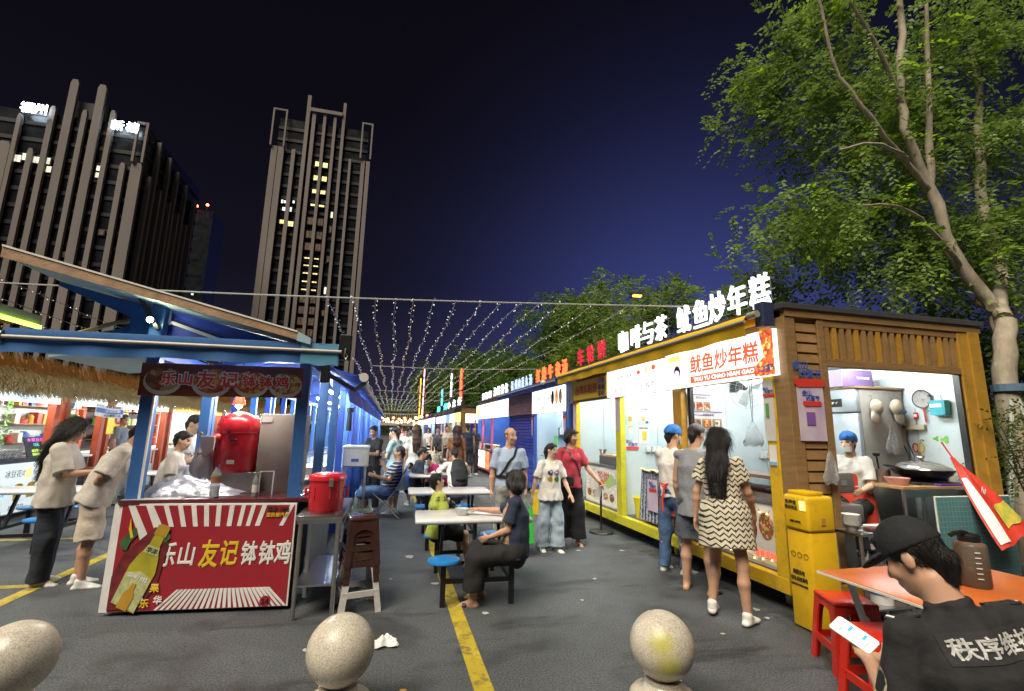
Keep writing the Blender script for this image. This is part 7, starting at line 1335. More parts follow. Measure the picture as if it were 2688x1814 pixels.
def cap(P,mat,brim=True,mesh_cap=False,name='cap',tilt=.12,z0=.040):
    k=P.k; R=P.HR; F=Field(P.hc-.24*k,P.hc+.26*k,min(P.vox,.006)); n=R@nrm([0,tilt,-1]); o=float(n@P.hp(0,0,z0))
    F.ell(P.hp(0,-.014,.050),np.array([.091,.110,.103])*k,R,0)
    if mesh_cap: F.ell(P.hp(0,-.085,.03),np.array([.062,.055,.055])*k,R,.03*k)
    F.plane(n,o)
    if mesh_cap: F.noise(.005,18,2)
    if brim:
        b=Field(P.hc-.24*k,P.hc+.26*k,min(P.vox,.006)); b.ell(P.hp(0,.095,z0+.004),np.array([.078,.085,.012])*k,np.stack([R[:,0],R@nrm([0,1,-.28]),R@nrm([0,.28,1])],1),0); F.F=np.minimum(F.F,b.F)
    P.objs[name]=F.build(name,mat,P.root); return P
def strap(P,garment,pts,mat,w=.03,name='bag_strap',off=.012):
    """cross-body strap: local path pulled onto the torso"""
    ob=P.objs[garment]; me=ob.data; bv=BVHTree.FromPolygons([v.co for v in me.vertices],[p.vertices for p in me.polygons]); out=[];nm=[]
    for i in range(len(pts)-1):
        for t in np.linspace(0,1,7)[:-1]:
            p=Vector(pts[i]).lerp(Vector(pts[i+1]),t); h=bv.find_nearest(p); out.append(h[0]+h[1]*off); nm.append(h[1])
    mb=MB(); k=len(out)
    for i,p in enumerate(out):
        d=(out[min(i+1,k-1)]-out[max(i-1,0)]).normalized(); s=d.cross(nm[i]).normalized()*w/2; mb.v+= [tuple(p-s),tuple(p+s)]
    for i in range(k-1): mb.f.append((2*i,2*i+1,2*i+3,2*i+2)); mb.m.append(0)
    o=mb.build(name,mat,P.root,fix=False); o.modifiers.new('thick','SOLIDIFY').thickness=.004; return o
def apron(P,mat,seed=2):
    k=P.k; F=Field(P.lo-.1,P.hi+.1,P.vox); fr=P.fr; F.loft([(P.pel-P.up*.28*k,P.side,fr,.21*k,.165*k),(P.pel,P.side,fr,.20*k,.165*k),(P.waist,P.side,fr,.175*k,.145*k),(P.chest,P.side2,P.fr2,.14*k,.155*k)],.02*k,flat=True)
    F.plane(-fr,-float(fr@P.waist)+.02*k); F.noise(.004,9,seed,(1,1,.4)); P.objs['apron']=F.build('apron',mat,P.root); return P
def L2W(P,v): return P.root.matrix_basis @ Vector(v)
SEAT=lambda a=.12,b=-.05: {'r':((a,1,b),(0,-.06,-1)),'l':((-a,1,b),(0,-.06,-1))}
# ---- guard on a stool, back turned, looking down at a phone
g=Person('guard in black uniform and cap seated with his back turned, holding a phone',(2.04,1.275,0),radians(-25),1.74,'m',SKIN_MID,.0065,pelvis=(0,0,.475),lean=(-.10,.10,1),chest=(-.22,.22,1),head=(-.61,.62,-.46),headup=(-.25,.3,1),
   arms={'l':((-.16,-.10,-1),(.06,.80,.36)),'lh':(.15,.9,.25),'r':((.25,.30,-1),(-.35,1,-.05))},legs={'r':((.2,1,.02),(.02,-.02,-1)),'l':((-.2,1,.02),(-.02,-.02,-1))},fat=1.04,hands={'l':'up','r':'relax'})
g.body().shirt(C('uniform_black',(.016,.016,.018),.15),.022,.95,-.03,fold=.013,sl_r=.072,open_neck=False,collar=True,name='jacket').trousers(CBK).shoes(CBK).hair('short',vox=.0045,amp=.003); strands(g,5000,.032,.0009,(0,-.5,-1),.10); cap(g,C('cap_black',(.013,.014,.017),.2),tilt=-.10,z0=.034)
UP=nrm(g.up2); cb=Vector(g.chest+UP*.085+g.side2*.035)-Vector(g.fr2)*.25
pm=MB(); sx_=Vector(g.side2); ux_=Vector(UP)
pm.grid(lambda u,v: cb+sx_*(-.155+.31*u)+ux_*(-.045+.09*v),24,8); project(g,'jacket',pm,'back_patch',C('patch_black',(.022,.022,.024),.1),g.fr2,.0035,0)
project(g,'jacket',text_mb('秩序维护',.062,cb,sx_,ux_,width=.275,thick=.0001,bold=.022),'lettering',M('reflective_white',(.70,.70,.68),.4),g.fr2,.0065,1)
ph=thing('phone','white-screened phone held in the left hand of the guard','phone',(0,0,0)); hw=L2W(g,g.wri[-1]+g.hnd[-1]*.10); nrmv=Vector((-.42,-.38,.82)).normalized(); xa=Vector((.95,.15,.20)); xa=(xa-nrmv*xa.dot(nrmv)).normalized(); ya=nrmv.cross(xa)
ph.location=hw+nrmv*.03+ya*.03; 
def slab(c,xa,ya,n,w,h,t,r=.008): return MB().prism([c+xa*a+ya*b for a,b in ((-w/2+r,-h/2),(w/2-r,-h/2),(w/2,-h/2+r),(w/2,h/2-r),(w/2-r,h/2),(-w/2+r,h/2),(-w/2,h/2-r),(-w/2,-h/2+r))],n*t)
pc=ph.location.copy(); part('case',slab(pc,xa,ya,nrmv,.077,.162,.008),PWHT,ph); part('screen',slab(pc+nrmv*.0085,xa,ya,nrmv,.071,.154,.001),M('phone_screen',(.8,.85,.95),.3,estr=.8,ecol=(.80,.86,.98),var=.03),ph)
for i,(a,b,w,h) in enumerate(((-.015,.045,.02,.012),(.012,.02,.03,.012),(-.018,-.01,.02,.008),(.014,-.035,.028,.012),(-.01,-.055,.035,.008))): part('screen_block',slab(pc+nrmv*.0098+xa*a+ya*b,xa,ya,nrmv,w,h,.0006,.001),M('screen_blue',(.05,.25,.7),.4,estr=.5,ecol=(.08,.35,.85),sample=False) if i%2 else M('screen_grey',(.5,.55,.6),.4),ph)
for q in (-1,1):
    a=Vector(g.sh[q]); part('epaulette',MB().prism([tuple(a+Vector(g.side2)*q*(-.07)+Vector(UP)*.050+Vector(g.fr2)*-.02),tuple(a+Vector(g.side2)*q*(-.07)+Vector(UP)*.050+Vector(g.fr2)*.025),tuple(a+Vector(g.side2)*q*.035+Vector(UP)*.046+Vector(g.fr2)*.03),tuple(a+Vector(g.side2)*q*.035+Vector(UP)*.046+Vector(g.fr2)*-.025)],Vector(UP)*.010),MATS['cloth_patch_black'],g.root,world=False,bevel=.003)
    part('epaulette_bar',MB().prism([tuple(a+Vector(g.side2)*q*.018+Vector(UP)*.0585+Vector(g.fr2)*-.022),tuple(a+Vector(g.side2)*q*.018+Vector(UP)*.0585+Vector(g.fr2)*.028),tuple(a+Vector(g.side2)*q*.026+Vector(UP)*.056+Vector(g.fr2)*.028),tuple(a+Vector(g.side2)*q*.026+Vector(UP)*.056+Vector(g.fr2)*-.022)],Vector(UP)*.003),PWHT,g.root,world=False)
al=nrm(g.elb[-1]-g.sh[-1]); pc_=Vector(g.sh[-1]+al*.16); sd_=Vector(nrm(np.cross(al,[1,0,0])));
project(g,'jacket',MB().prism([tuple(pc_-Vector((.3,0,0))+sd_*.038*cos(t)+Vector(al)*.05*sin(t)) for t in np.linspace(0,2*pi,17)[:-1]],(.001,0,0)),'arm_badge',M('badge_gold',(.48,.36,.10),.5,col2=(.60,.58,.55),scale=60),(1,0,0),.004,1)
# ---- woman in the zigzag dress
d=Person('woman in a cream zigzag-print dress with long black hair at the kiosk counter',(3.03,3.92,0),radians(-52),1.62,'f',SKIN_MID,.008,lean=(-.06,.12,1),head=(.35,1,-.08),legs={'l':((-.12,.30,-1),(-.05,-.28,-1)),'lt':(-.15,1,-.30),'r':((.14,-.10,-1),(.05,-.05,-1)),'rt':(.25,1,-.1)},
   arms={'r':((.30,.18,-1),(.05,.65,-1)),'l':((-.30,-.10,-1),(-.10,.05,-1))})
d.body().shirt(CZZ,.028,.62,-.08,name='dress_top',fold=.006,sl_r=.082,neck=.005).skirt(CZZ,[(.02,.20,.17),(.16,.235,.19),(.45,.255,.215)],name='dress',fold=.007).shoes(CSHW).hair('long',L=.34,vox=.0065); strands(d,3500,.14,.0016,(0,-.1,-1),.05)
z0=min(float(d.ank[q][2])-.075*d.k for q in(1,-1)); d.root.location.z=-z0-.0
# ---- man in the grey tank top
m=Person('man in a grey tank top and dark shorts leaning towards the kiosk counter',(3.22,4.62,0),radians(-58),1.68,'m',SKIN_MID,.009,head=(.2,1,-.25),lean=(0,.06,1),legs={'l':((-.10,.05,-1),(-.03,-.04,-1)),'r':((.10,.0,-1),(.03,-.02,-1))},arms={'l':((-.18,.05,-1),(-.05,.25,-1)),'r':((.15,.25,-1),(.0,.9,-.4))})
m.body().shirt(CGY,.034,0,-.16,name='tank_top',neck=.03,fold=.006).trousers(CSH,.42,.105,.118).shoes(CSLB,CSLB,'slipper').hair('short')
# ---- apron man with the blue cap
m=Person('kiosk man in a blue cap, white tee and red apron facing the counter',(3.38,5.28,0),radians(-70),1.66,'m',SKIN_MID,.009,head=(.3,1,-.15),legs={'l':((-.10,-.02,-1),(-.03,-.08,-1)),'r':((.06,.12,-1),(.0,-.05,-1))},arms={'l':((-.15,.25,-1),(.10,.75,-.7)),'r':((.15,.3,-1),(-.1,.9,-.4))})
m.body().shirt(CW,.026,.62,-.04).trousers(CJN,1.,.092,.066).shoes(CSHG,M('sole_pink',(.7,.25,.28),.6)).hair('short'); cap(m,CBC,False,True,tilt=.05,z0=.025); apron(m,CAP_)
part('apron_bow',MB().tube([(0,-.14,1.0),(-.05,-.17,1.02),(-.02,-.17,.98),(0,-.15,1.0),(.05,-.17,1.02),(.02,-.17,.98),(0,-.15,1.0)],.012,6).tube([(0,-.15,1.0),(-.03,-.18,.82),(-.02,-.17,.70)],.012,6),CAP_,m.root,world=False)
part('face_mask',MB().grid(lambda u,v: Vector(m.hp(.068*sin((u-.5)*2.6),.05+.048*cos((u-.5)*2.6),-.025-.07*v)),10,4),M('mask_white',(.70,.72,.74),.8),m.root,world=False,fix=False,smooth=60)
# ---- red woman and girl
w=Person('woman in a rose red tee and wide black trousers with a sling bag',(2.62,6.75,0),radians(176),1.60,'f',SKIN_MID,.010,head=(-.85,1,-.05),legs={'l':((-.05,.06,-1),(0,-.02,-1)),'r':((.05,-.12,-1),(0,-.18,-1))},arms={'l':((-.45,.15,-1),(-.55,.5,-.75)),'r':((.2,-.1,-1),(.05,.2,-1))})
w.body().shirt(CRD,.022,.8,-.06).trousers(CBK,.93,.10,.125,fold=.009).shoes(CSLB,CSOL,'sandal').hair('bob'); strap(w,'shirt',[(.10,-.02,1.38),(.02,.16,1.25),(-.10,.17,1.05),(-.18,.08,.95)],CSLB,.022)
part('sling_bag',MB().rbox(.02,.24,.15,.22,.84,.98,.015),M('bag_black_leather',(.02,.02,.022),.35),w.root,world=False)
fan_=thing('hand_fan','green paper hand fan held by the woman in rose red','fan',L2W(w,w.wri[-1]+w.hnd[-1]*.1)); hp_=L2W(w,w.wri[-1]+w.hnd[-1]*.09); part('leaf',MB().prism([hp_+Vector((.02+.16*f*cos(a),-.03,.02+.05*f+.12*f*sin(a))) for f,a in [(0,0)]+[(1,t) for t in np.linspace(-1.2,.9,10)]],(0,.004,0)),M('fan_green',(.35,.5,.18),.6),fan_); part('handle',MB().tube([hp_+Vector((-.04,-.03,.0)),hp_+Vector((.03,-.03,.02))],.007,6),PAPER,fan_)
c=Person('girl with glasses and ponytail in a printed white tee and pale jeans',(2.22,6.50,0),radians(182),1.40,'f',SKIN_LIGHT,.009,head=(-.75,1,-.05),legs={'l':((-.06,.12,-1),(0,.0,-1)),'r':((.06,-.02,-1),(0,-.12,-1))},arms={'l':((-.35,.1,-1),(-.25,.5,-.9)),'r':((.45,.0,-1),(.25,.1,-1))},hands={'l':'flat','r':'relax'})
c.body().shirt(CW,.034,.85,-.10,flare=.02,sl_r=.075).trousers(CLJ,.97,.098,.115,fold=.009).shoes(CSHW).hair('pony',L=.24)
for i,(u,v,mt) in enumerate(((-.04,.04,PPUR),(.045,.045,PBLU),(-.04,-.045,PGRN),(.045,-.04,PYEL))): project(c,'shirt',MB().prism([(u*1.1+.036*cos(t),.5,float(c.chest[2])-.05+v+.036*sin(t)*(1+.3*cos(3*t))) for t in np.linspace(0,2*pi,15)[:-1]],(0,.001,0)),'shirt_print',mt,(0,-1,0),.004,1)
gl_=MB()
for q in (-1,1): gl_.tube([c.hp(q*.034+.026*cos(t),.098,.010+.022*sin(t)) for t in np.linspace(0,2*pi,17)],.002,4,caps=False); gl_.tube([c.hp(q*.060,.098,.012),c.hp(q*.078,.0,.012)],.002,4)
part('glasses',gl_,M('frame_grey',(.25,.25,.25),.3),c.root,world=False)
# ---- old man
o_=Person('balding older man in a pale blue shirt with a black shoulder strap',(1.58,6.35,0),radians(172),1.60,'m',SKIN_MID,.009,head=(-.75,1,-.02),arms={'l':((-.16,.0,-1),(-.06,.16,-1)),'r':((.20,-.04,-1),(.06,.12,-1))},legs={'l':((-.06,.06,-1),(0,-.02,-1)),'r':((.06,-.06,-1),(0,-.1,-1))})
o_.body().shirt(CLB,.028,.78,.02,collar=True,sl_r=.078).trousers(CKH,1.,.10,.085).shoes(CBK).hair('ring',HAIRG); strap(o_,'shirt',[(-.12,.02,1.42),(-.06,.16,1.30),(.06,.18,1.12),(.19,.06,.96)],CSLB,.028); part('belt',MB().lathe([(.182,-.022),(.185,.022)],28,(0,0,1.005),sy=.74),CSLB,o_.root,world=False,smooth=60,fix=False)
gb=thing('shopping_bag','bright green shopping bag carried by the older man','bag',(1.95,6.45,.4)); wl=L2W(o_,o_.wri[-1]+o_.hnd[-1]*.12); part('bag_body',MB().grid(lambda u,v:(wl.x-.02+.24*(u-.5)*(.9+.2*v)*1.0,wl.y-.03+.05*sin(pi*u)*(.3+v),wl.z-.12-.42*v),10,6),M('bag_green',(.05,.55,.06),.6,bump=.3,bscale=12),gb,smooth=60,fix=False); part('bag_back',MB().grid(lambda u,v:(wl.x-.02+.24*(u-.5)*(.9+.2*v),wl.y-.03-.05*sin(pi*u)*(.3+v),wl.z-.12-.42*v),10,6),MATS['bag_green'],gb,smooth=60,fix=False); part('handle',MB().tube([(wl.x-.09,wl.y-.03,wl.z-.12),(wl.x,wl.y-.03,wl.z+.01),(wl.x+.06,wl.y-.03,wl.z-.12)],.008,6),MATS['bag_green'],gb)
# ---- seated woman at the near table
s_=Person('short-haired woman in a navy top and black capri trousers seated at the near table',(1.22,4.68,0),radians(74),1.52,'f',SKIN_MID,.008,pelvis=(0,-.03,.475),lean=(.02,-.02,1),chest=(.12,.10,1),head=(.75,.8,-.02),headup=(.1,0,1),legs={'r':((.03,1,-.06),(.02,-.10,-1)),'l':((-.16,1,-.10),(.02,.05,-1)),'lt':(0,1,-.1),'rt':(0,1,-.1)},arms={'r':((.62,.70,-.45),(.25,1,.02)),'l':((-.05,.25,-1),(.35,.75,-.35))},hands={'r':'flat','l':'relax'})
s_.body().shirt(CNV,.028,.72,-.06,fold=.007,sl_r=.078).trousers(CBK,.86,.108,.115,fold=.008).shoes(CSLB,CSOL,'slipper').hair('bob',HAIRG,vox=.006); strands(s_,3000,.05,.0014,(0,-.2,-1),.10)
pb_=MB().grid(lambda u,v:(-.13+.13*u,.5,float(s_.pel[2])+.04+.40*v),14,26); project(s_,'shirt',pb_,'shirt_front',CPR,(0,-1,0),.005,0)
# ---- boy
b_=Person('boy in a lime green lettered tee gazing upward at the near table',(.60,5.74,0),radians(-84),1.28,'m',SKIN_LIGHT,.0075,pelvis=(0,-.02,.475),lean=(0,.10,1),chest=(0,-.05,1),head=(-.12,1,.36),headup=(0,-.3,1),legs={'r':((.12,1,-.10),(.05,.10,-1)),'l':((-.05,1,-.15),(-.05,-.1,-1))},arms={'r':((.15,.25,-1),(-.25,1,.05)),'l':((-.15,.3,-1),(.2,1,.1))})
b_.body().shirt(CLM,.030,.85,-.10,fold=.009,sl_r=.080).trousers(CBK,.46,.105,.118).shoes(CBK,CBK,'sandal').hair('short',vox=.0055); strands(b_,2500,.022,.0012,(0,.1,-1),.2)
for tx,dx,dz in (('SID  JNG',.0,-.02),('MI  HI',-.02,.10),('S  SIC',.02,.24)): project(b_,'shirt',text_mb(tx,.05,(.5,dx,float(b_.waist[2])+dz),(0,1,0),(0,0,1),thick=.0001,bold=.01),'lettering',PBLK,(-1,0,0),.004,1)
# ---- left: woman with a bag, man with folded hands, vendors
lw=Person('long-haired woman in a beige tee holding food and a plastic bag beside the cart',(-3.36,6.12,0),radians(-78),1.62,'f',SKIN_MID,.0085,lean=(0,.03,1),head=(.05,1,-.45),legs={'l':((-.05,-.03,-1),(0,-.06,-1)),'r':((.06,.08,-1),(0,-.03,-1))},arms={'r':((.15,.35,-1),(-.12,1,.10)),'l':((-.15,.35,-1),(.15,1,.15))},hands={'l':'grip','r':'grip'})
lw.body().shirt(CBG,.040,.9,-.12,fold=.010,flare=.02,sl_r=.085).trousers(CDK,1.,.098,.092,fold=.009).shoes(CSHW).hair('long',L=.30,vox=.007); strands(lw,3500,.14,.0018,(0,-.1,-1),.05)
hw=L2W(lw,lw.wri[1]+lw.hnd[1]*.08); bgt=thing('takeaway_bag','yellow takeaway in a clear carrier bag hanging from the woman hand','bag',hw); part('film',bag_mesh((hw.x,hw.y,hw.z+.01),.24,.36,.16,61),CLEAR,bgt,smooth=70,fix=False); part('takeaway_box',MB().rbox(hw.x-.075,hw.x+.075,hw.y-.06,hw.y+.06,hw.z-.33,hw.z-.15,.03),M('pack_yellow',(.65,.48,.03),.5,col2=(.55,.12,.03),scale=7),bgt)
hw=L2W(lw,lw.wri[-1]+lw.hnd[-1]*.10); cu=thing('paper_cup','white paper cup in the hand of the woman beside the cart','cup',hw); part('cup_wall',MB().lathe([(0,0),(.03,0),(.042,.085),(.045,.088),(.0,.088)],20,(hw.x,hw.y,hw.z-.01)),WHITEP,cu,smooth=40)
pk=thing('phone','dark phone tilted in the hand of the woman beside the cart','phone',hw+Vector((.08,0,.08))); part('case',MB().bar(hw+Vector((.04,-.02,.02)),hw+Vector((.14,-.02,.14)),.008,.075),M('phone_purple',(.07,.03,.10),.3),pk)
lm=Person('man in a beige tee and pale shorts leaning over the cart with hands clasped behind',(-2.92,5.98,0),radians(-72),1.64,'m',SKIN_MID,.009,lean=(0,.32,1),chest=(0,.55,1),head=(.1,1,-.55),legs={'l':((-.06,-.03,-1),(0,-.1,-1)),'r':((.06,.05,-1),(0,-.02,-1))},arms={'r':((.30,-.55,-1),(-.65,-.30,-.6)),'l':((-.30,-.55,-1),(.65,-.30,-.6))})
lm.body().shirt(CBG,.038,.95,-.10,flare=.015,sl_r=.085).trousers(C('shorts_cream',(.55,.47,.38)),.50,.105,.115).shoes(CSHW).hair('short')
v1=Person('vendor woman in a white tee stooping inside the cart with tied hair',(-2.55,6.55,0),radians(-80),1.50,'f',SKIN_LIGHT,.010,lean=(0,.2,1),head=(.3,1,-.25)); v1.body().shirt(CW,.03,.8,-.05).trousers(CBK).shoes(CBK).hair('bun')
v2=Person('young vendor man in a white tee lit yellow by the heat lamp',(-2.66,7.25,0),radians(-95),1.70,'m',SKIN_LIGHT,.010,lean=(0,.1,1),head=(.1,1,-.35),arms={'r':((.15,.4,-1),(0,1,.1)),'l':((-.15,.4,-1),(0,1,0))}); v2.body().shirt(CW,.03,.7,-.05).trousers(CBK).shoes(CBK).hair('short')
# ---- cook in the end window
ck=Person('kiosk cook in a blue hair cap, mask and red apron seated inside the end window',(5.12,4.38,.297),radians(112),1.56,'f',SKIN_LIGHT,.0085,pelvis=(0,0,.60),lean=(0,.06,1),head=(.15,1,-.1),legs=SEAT(),arms={'l':((-.2,.3,-1),(.1,1,-.2)),'r':((.2,.3,-1),(-.1,1,-.2))})
ck.body().shirt(CW,.028,.8,-.05).trousers(CBK).shoes(CBK).hair('up'); cap(ck,CBC,False,True,tilt=.25,z0=.02); apron(ck,CAP_)
part('face_mask',MB().grid(lambda u,v: Vector(ck.hp(.068*sin((u-.5)*2.6),.05+.050*cos((u-.5)*2.6),-.03-.065*v)),10,4),M('mask_clear',(.70,.74,.74),.5),ck.root,world=False,fix=False,smooth=60)
stool('kitchen_stool','low white stool under the kiosk cook','stool',(5.12,4.38,.297),WST,.49,.14,.17)
# ---- people farther down the lane
V_=.014
def bg(label,x,y,rz,H,sex,top,bot,hair,kind='stand',sk=None,sleeve=.7,L=.25,hm=None,skirt=None,length=1.,vox=V_,arms=None,head=(0,1,0),lean=None,shoe=None,legs=None,z=0.,r1=.08,**kw):
    pv=None
    if kind=='sit': pv=(0,-.02,.47); legs=legs or SEAT(); lean=lean or (0,.12,1)
    p=Person(label,(x,y,z),radians(rz),H,sex,sk or SKIN_MID,vox,pelvis=pv,lean=lean or (0,.02,1),head=head,legs=legs,arms=arms,group='people in the market lane',**kw)
    p.body(face=vox<.013 or kind=='face').shirt(top,.026,sleeve,-.05)
    if skirt: p.skirt(bot,skirt)
    else: p.trousers(bot,length,.096,r1)
    p.shoes(shoe or CSHW).hair(hair,hm,L=L); return p
a_hold={'r':((.15,.5,-1),(-.1,1,.6)),'l':((-.15,.5,-1),(.1,1,.6))}
p=bg('man in a navy striped tee sitting back in a blue folding chair with a phone',-.02,9.35,88,1.70,'m',CST,CJN,'buzz','sit',SKIN_TAN,.65,length=.55,vox=.010,arms={'r':((.2,.5,-.9),(0,.55,1)),'l':((-.2,.5,-1),(0,1,.3))},lean=(0,-.35,1),head=(0,1,.05),r1=.11)
p=bg('woman in a pale aqua dress standing with folded arms beside the chair',.12,9.75,60,1.60,'f',CAQ,CAQ,'pony',sk=SKIN_LIGHT,skirt=[(-.03,.15,.12),(.15,.20,.16),(.62,.30,.26)],vox=.010,arms={'r':((.15,.3,-1),(-1,.6,.15)),'l':((-.15,.3,-1),(1,.6,.1))},head=(0,1,-.25))
p=bg('woman in a dark tee showing a menu tablet beside the blue stalls',-.30,10.25,140,1.62,'f',CBK,CBK,'bun',vox=.011,arms={'r':((.1,.5,-1),(0,1,.1)),'l':((-.1,.4,-1),(.3,1,.1))},head=(-.2,1,-.4))
hw=L2W(p,p.wri[1]+p.hnd[1]*.12); mt_=thing('menu_tablet','black menu tablet held out by the woman in a dark tee','tablet',hw); part('case',MB().bar(hw+Vector((-.02,-.12,-.03)),hw+Vector((-.06,.12,.05)),.20,.012),BLACK,mt_); part('page',MB().bar(hw+Vector((-.021,-.11,-.018)),hw+Vector((-.058,.11,.058)),.185,.004),PAPER,mt_)
p=bg('woman in a white dress with straight long hair walking away',.55,10.7,5,1.64,'f',C('dress_white',(.60,.62,.62)),C('dress_white',(.60,.62,.62)),'long',sk=SKIN_LIGHT,L=.30,hm=HAIRB,skirt=[(-.03,.15,.12),(.2,.21,.17),(.80,.30,.25)],vox=.011)
p=bg('woman in a navy blouse with a low bun seated at the third table',.58,9.95,-75,1.58,'f',CNV,CDK,'bun','sit',sleeve=.7,length=.85,vox=.010,head=(.2,1,-.25),r1=.115)
p=bg('small child in blue beside the woman in the navy blouse',.42,10.15,-60,1.02,'m',C('tee_blue',(.05,.12,.35)),CBK,'buzz','sit',length=.46,vox=.010,z=-.05,legs={'r':((.1,1,-.1),(0,.2,-1)),'l':((-.1,1,-.1),(0,.2,-1))})
p=bg('woman in a magenta tee bent low over the third table',1.10,10.28,120,1.58,'f',CMG,CMG,'pony','sit',length=.5,vox=.010,lean=(0,.75,1),head=(0,.8,-.75))
p=bg('man in a white tee with a black backpack seated at the table',1.28,9.20,8,1.70,'m',CW,CSH,'buzz','sit',SKIN_TAN,.8,length=.46,vox=.009,lean=(0,.38,1),head=(0,1,-.6),arms={'r':((.5,.6,-.6),(-.4,1,.1)),'l':((-.5,.6,-.6),(.4,1,.1))})
BP=Field((-.25,-.5,.4),(.25,.2,1.4),.010); up_=p.up; bc=p.chest-p.fr2*.20-p.up2*.06
BP.loft([(bc-p.up2*.22,p.side2,p.fr2,.155,.09),(bc,p.side2,p.fr2,.165,.105),(bc+p.up2*.17,p.side2,p.fr2,.13,.08)],.03); BP.loft([(bc-p.up2*.16-p.fr2*.09,p.side2,p.fr2,.11,.045),(bc+p.up2*.0-p.fr2*.10,p.side2,p.fr2,.11,.045)],.02); BP.noise(.006,10,3)
bk_=thing('backpack','black backpack worn by the man in the white tee','backpack',p.root.location); bk_.rotation_euler=p.root.rotation_euler; BP.build('pack',C('backpack_black',(.02,.022,.025),.2),bk_)
for q in (-1,1): part('shoulder_strap',MB().tube([tuple(p.chest-p.fr2*.13+p.up2*.05+p.side2*q*.09),tuple(p.sh[q]*.55+p.neck*.45+p.up2*.045),tuple(p.chest+p.fr2*.155+p.side2*q*.12+p.up2*.02)],.017,6),MATS['cloth_backpack_black'],bk_,world=False,smooth=60)
p=bg('woman in a mottled cream and black top seated at a farther table',1.25,13.55,-4,1.6,'f',CPT,CBK,'pony','sit',vox=.013)
p=bg('woman in a brown belted dress with loose wavy hair walking away',1.52,11.25,-8,1.64,'f',CBR,CBR,'long',hm=HAIRB,L=.18,skirt=[(-.03,.145,.115),(.0,.14,.11),(.2,.20,.16),(.7,.25,.21)],vox=.011)
p=bg('man in a navy tank top and shorts walking away',2.55,16.2,0,1.76,'m',CNV,CDK,'short',sleeve=0,length=.5,vox=.013,r1=.12,shoe=CBK)
p=bg('young man in a pale tee walking towards the tables',2.12,18.8,178,1.70,'m',CBG,CSH,'short',length=.5,kind='stand',vox=.0125,r1=.12)
p=bg('woman in a charcoal strap top walking towards the tables',1.72,18.3,184,1.64,'f',CSH,CBK,'pony',sleeve=0,vox=.0125)
p=bg('woman in a white tee and black trousers by the bright far shop',1.75,23.2,172,1.60,'f',CW,CBK,'long',vox=.015)
p=bg('woman in a pink tee standing at the blue stalls',.28,15.9,150,1.66,'f',CPK,CBK,'bun',vox=.013)
p=bg('person in a white tee looking down beside the pink tee woman',.50,15.2,165,1.58,'f',CW,CJN,'short',vox=.013,head=(0,1,-.4))
p=bg('person in a black tee partly behind the navy tank top man',3.0,17.5,175,1.68,'m',CBK,CBK,'short',vox=.015)
p=bg('man in a blue tee standing deep in the lane',1.35,25.5,180,1.70,'m',C('tee_blue',(.05,.12,.35)),CBK,'short',vox=.016)
p=bg('woman in a pink blouse deep in the lane by the blue stalls',.35,21.5,170,1.60,'f',CPK,CBK,'bob',vox=.016)
p=bg('man in a beige tee seated at a distant table',.75,17.6,-80,1.68,'m',CBG,CBK,'short','sit',vox=.016)
p=bg('person in black seated facing the man in beige at a distant table',.55,14.8,-85,1.6,'f',CBK,CBK,'long','sit',vox=.015)
p=bg('woman in rust orange seated at a distant table',.62,19.9,-60,1.6,'f',C('rust',(.40,.12,.05)),CBK,'bob','sit',vox=.016)
p=bg('person in white far down the lane',.2,28,175,1.66,'m',CW,CBK,'short',vox=.018); p=bg('person in dark red far down the lane',.7,31,180,1.62,'f',CRD,CBK,'long',vox=.018); p=bg('person in grey far down the lane',1.2,34,178,1.7,'m',CGY,CBK,'short',vox=.018); p=bg('person in cream far down the lane near the footbridge',.3,37,182,1.65,'f',CBG,CBK,'bob',vox=.018)
# by the thatched stalls
p=bg('man with cropped hair standing under the blue and white banner',-6.05,12.9,-90,1.76,'m',CGY,CBK,'buzz',vox=.013,head=(.2,1,-.2))
p=bg('seated woman with dark hair in front of the thatched stalls',-4.15,9.4,-40,1.55,'f',CSH,CBK,'bob','sit',vox=.012)
p=bg('woman with a dark ponytail behind the cart by the thatched counter',-3.2,10.6,-20,1.58,'f',CPK,CBK,'pony',vox=.013)
p=bg('vendor in dark clothes behind the pudding counter',-7.2,10.4,-90,1.6,'f',CBK,CBK,'bun',vox=.014)
p=bg('vendor in a white tee inside the first blue stall',-1.6,8.7,-80,1.64,'m',CW,CBK,'short',vox=.013,z=0)
# ================================================================ trees
BARK=M('bark_pale',(.34,.29,.22),.85,var=.25,scale=8,stretch=(1,1,.4),bump=.5,bscale=22); BARKD=M('bark_dark',(.10,.075,.055),.9,var=.3,scale=8,bump=.5,bscale=22)
def leafmat(name,col,col2,rough=.5):
    m=M(name,col,rough,col2=col2,scale=2.3); n,l,b=nodes_of(m); b.inputs['Transmission Weight'].default_value=0
    tr=n.new('ShaderNodeBsdfTranslucent'); mx=n.new('ShaderNodeMixShader'); mx.inputs[0].default_value=.42; base=b.inputs['Base Color'].links[0].from_socket
    l.new(base,tr.inputs['Color']); out=n['Material Output']; l.new(b.outputs[0],mx.inputs[1]); l.new(tr.outputs[0],mx.inputs[2]); l.new(mx.outputs[0],out.inputs['Surface']); return m
LEAF=leafmat('leaf_green',(.12,.21,.035),(.26,.36,.075)); LEAFY=leafmat('leaf_young',(.46,.66,.03),(.32,.60,.03)); LEAFD=leafmat('leaf_dark',(.05,.12,.022),(.13,.22,.04))
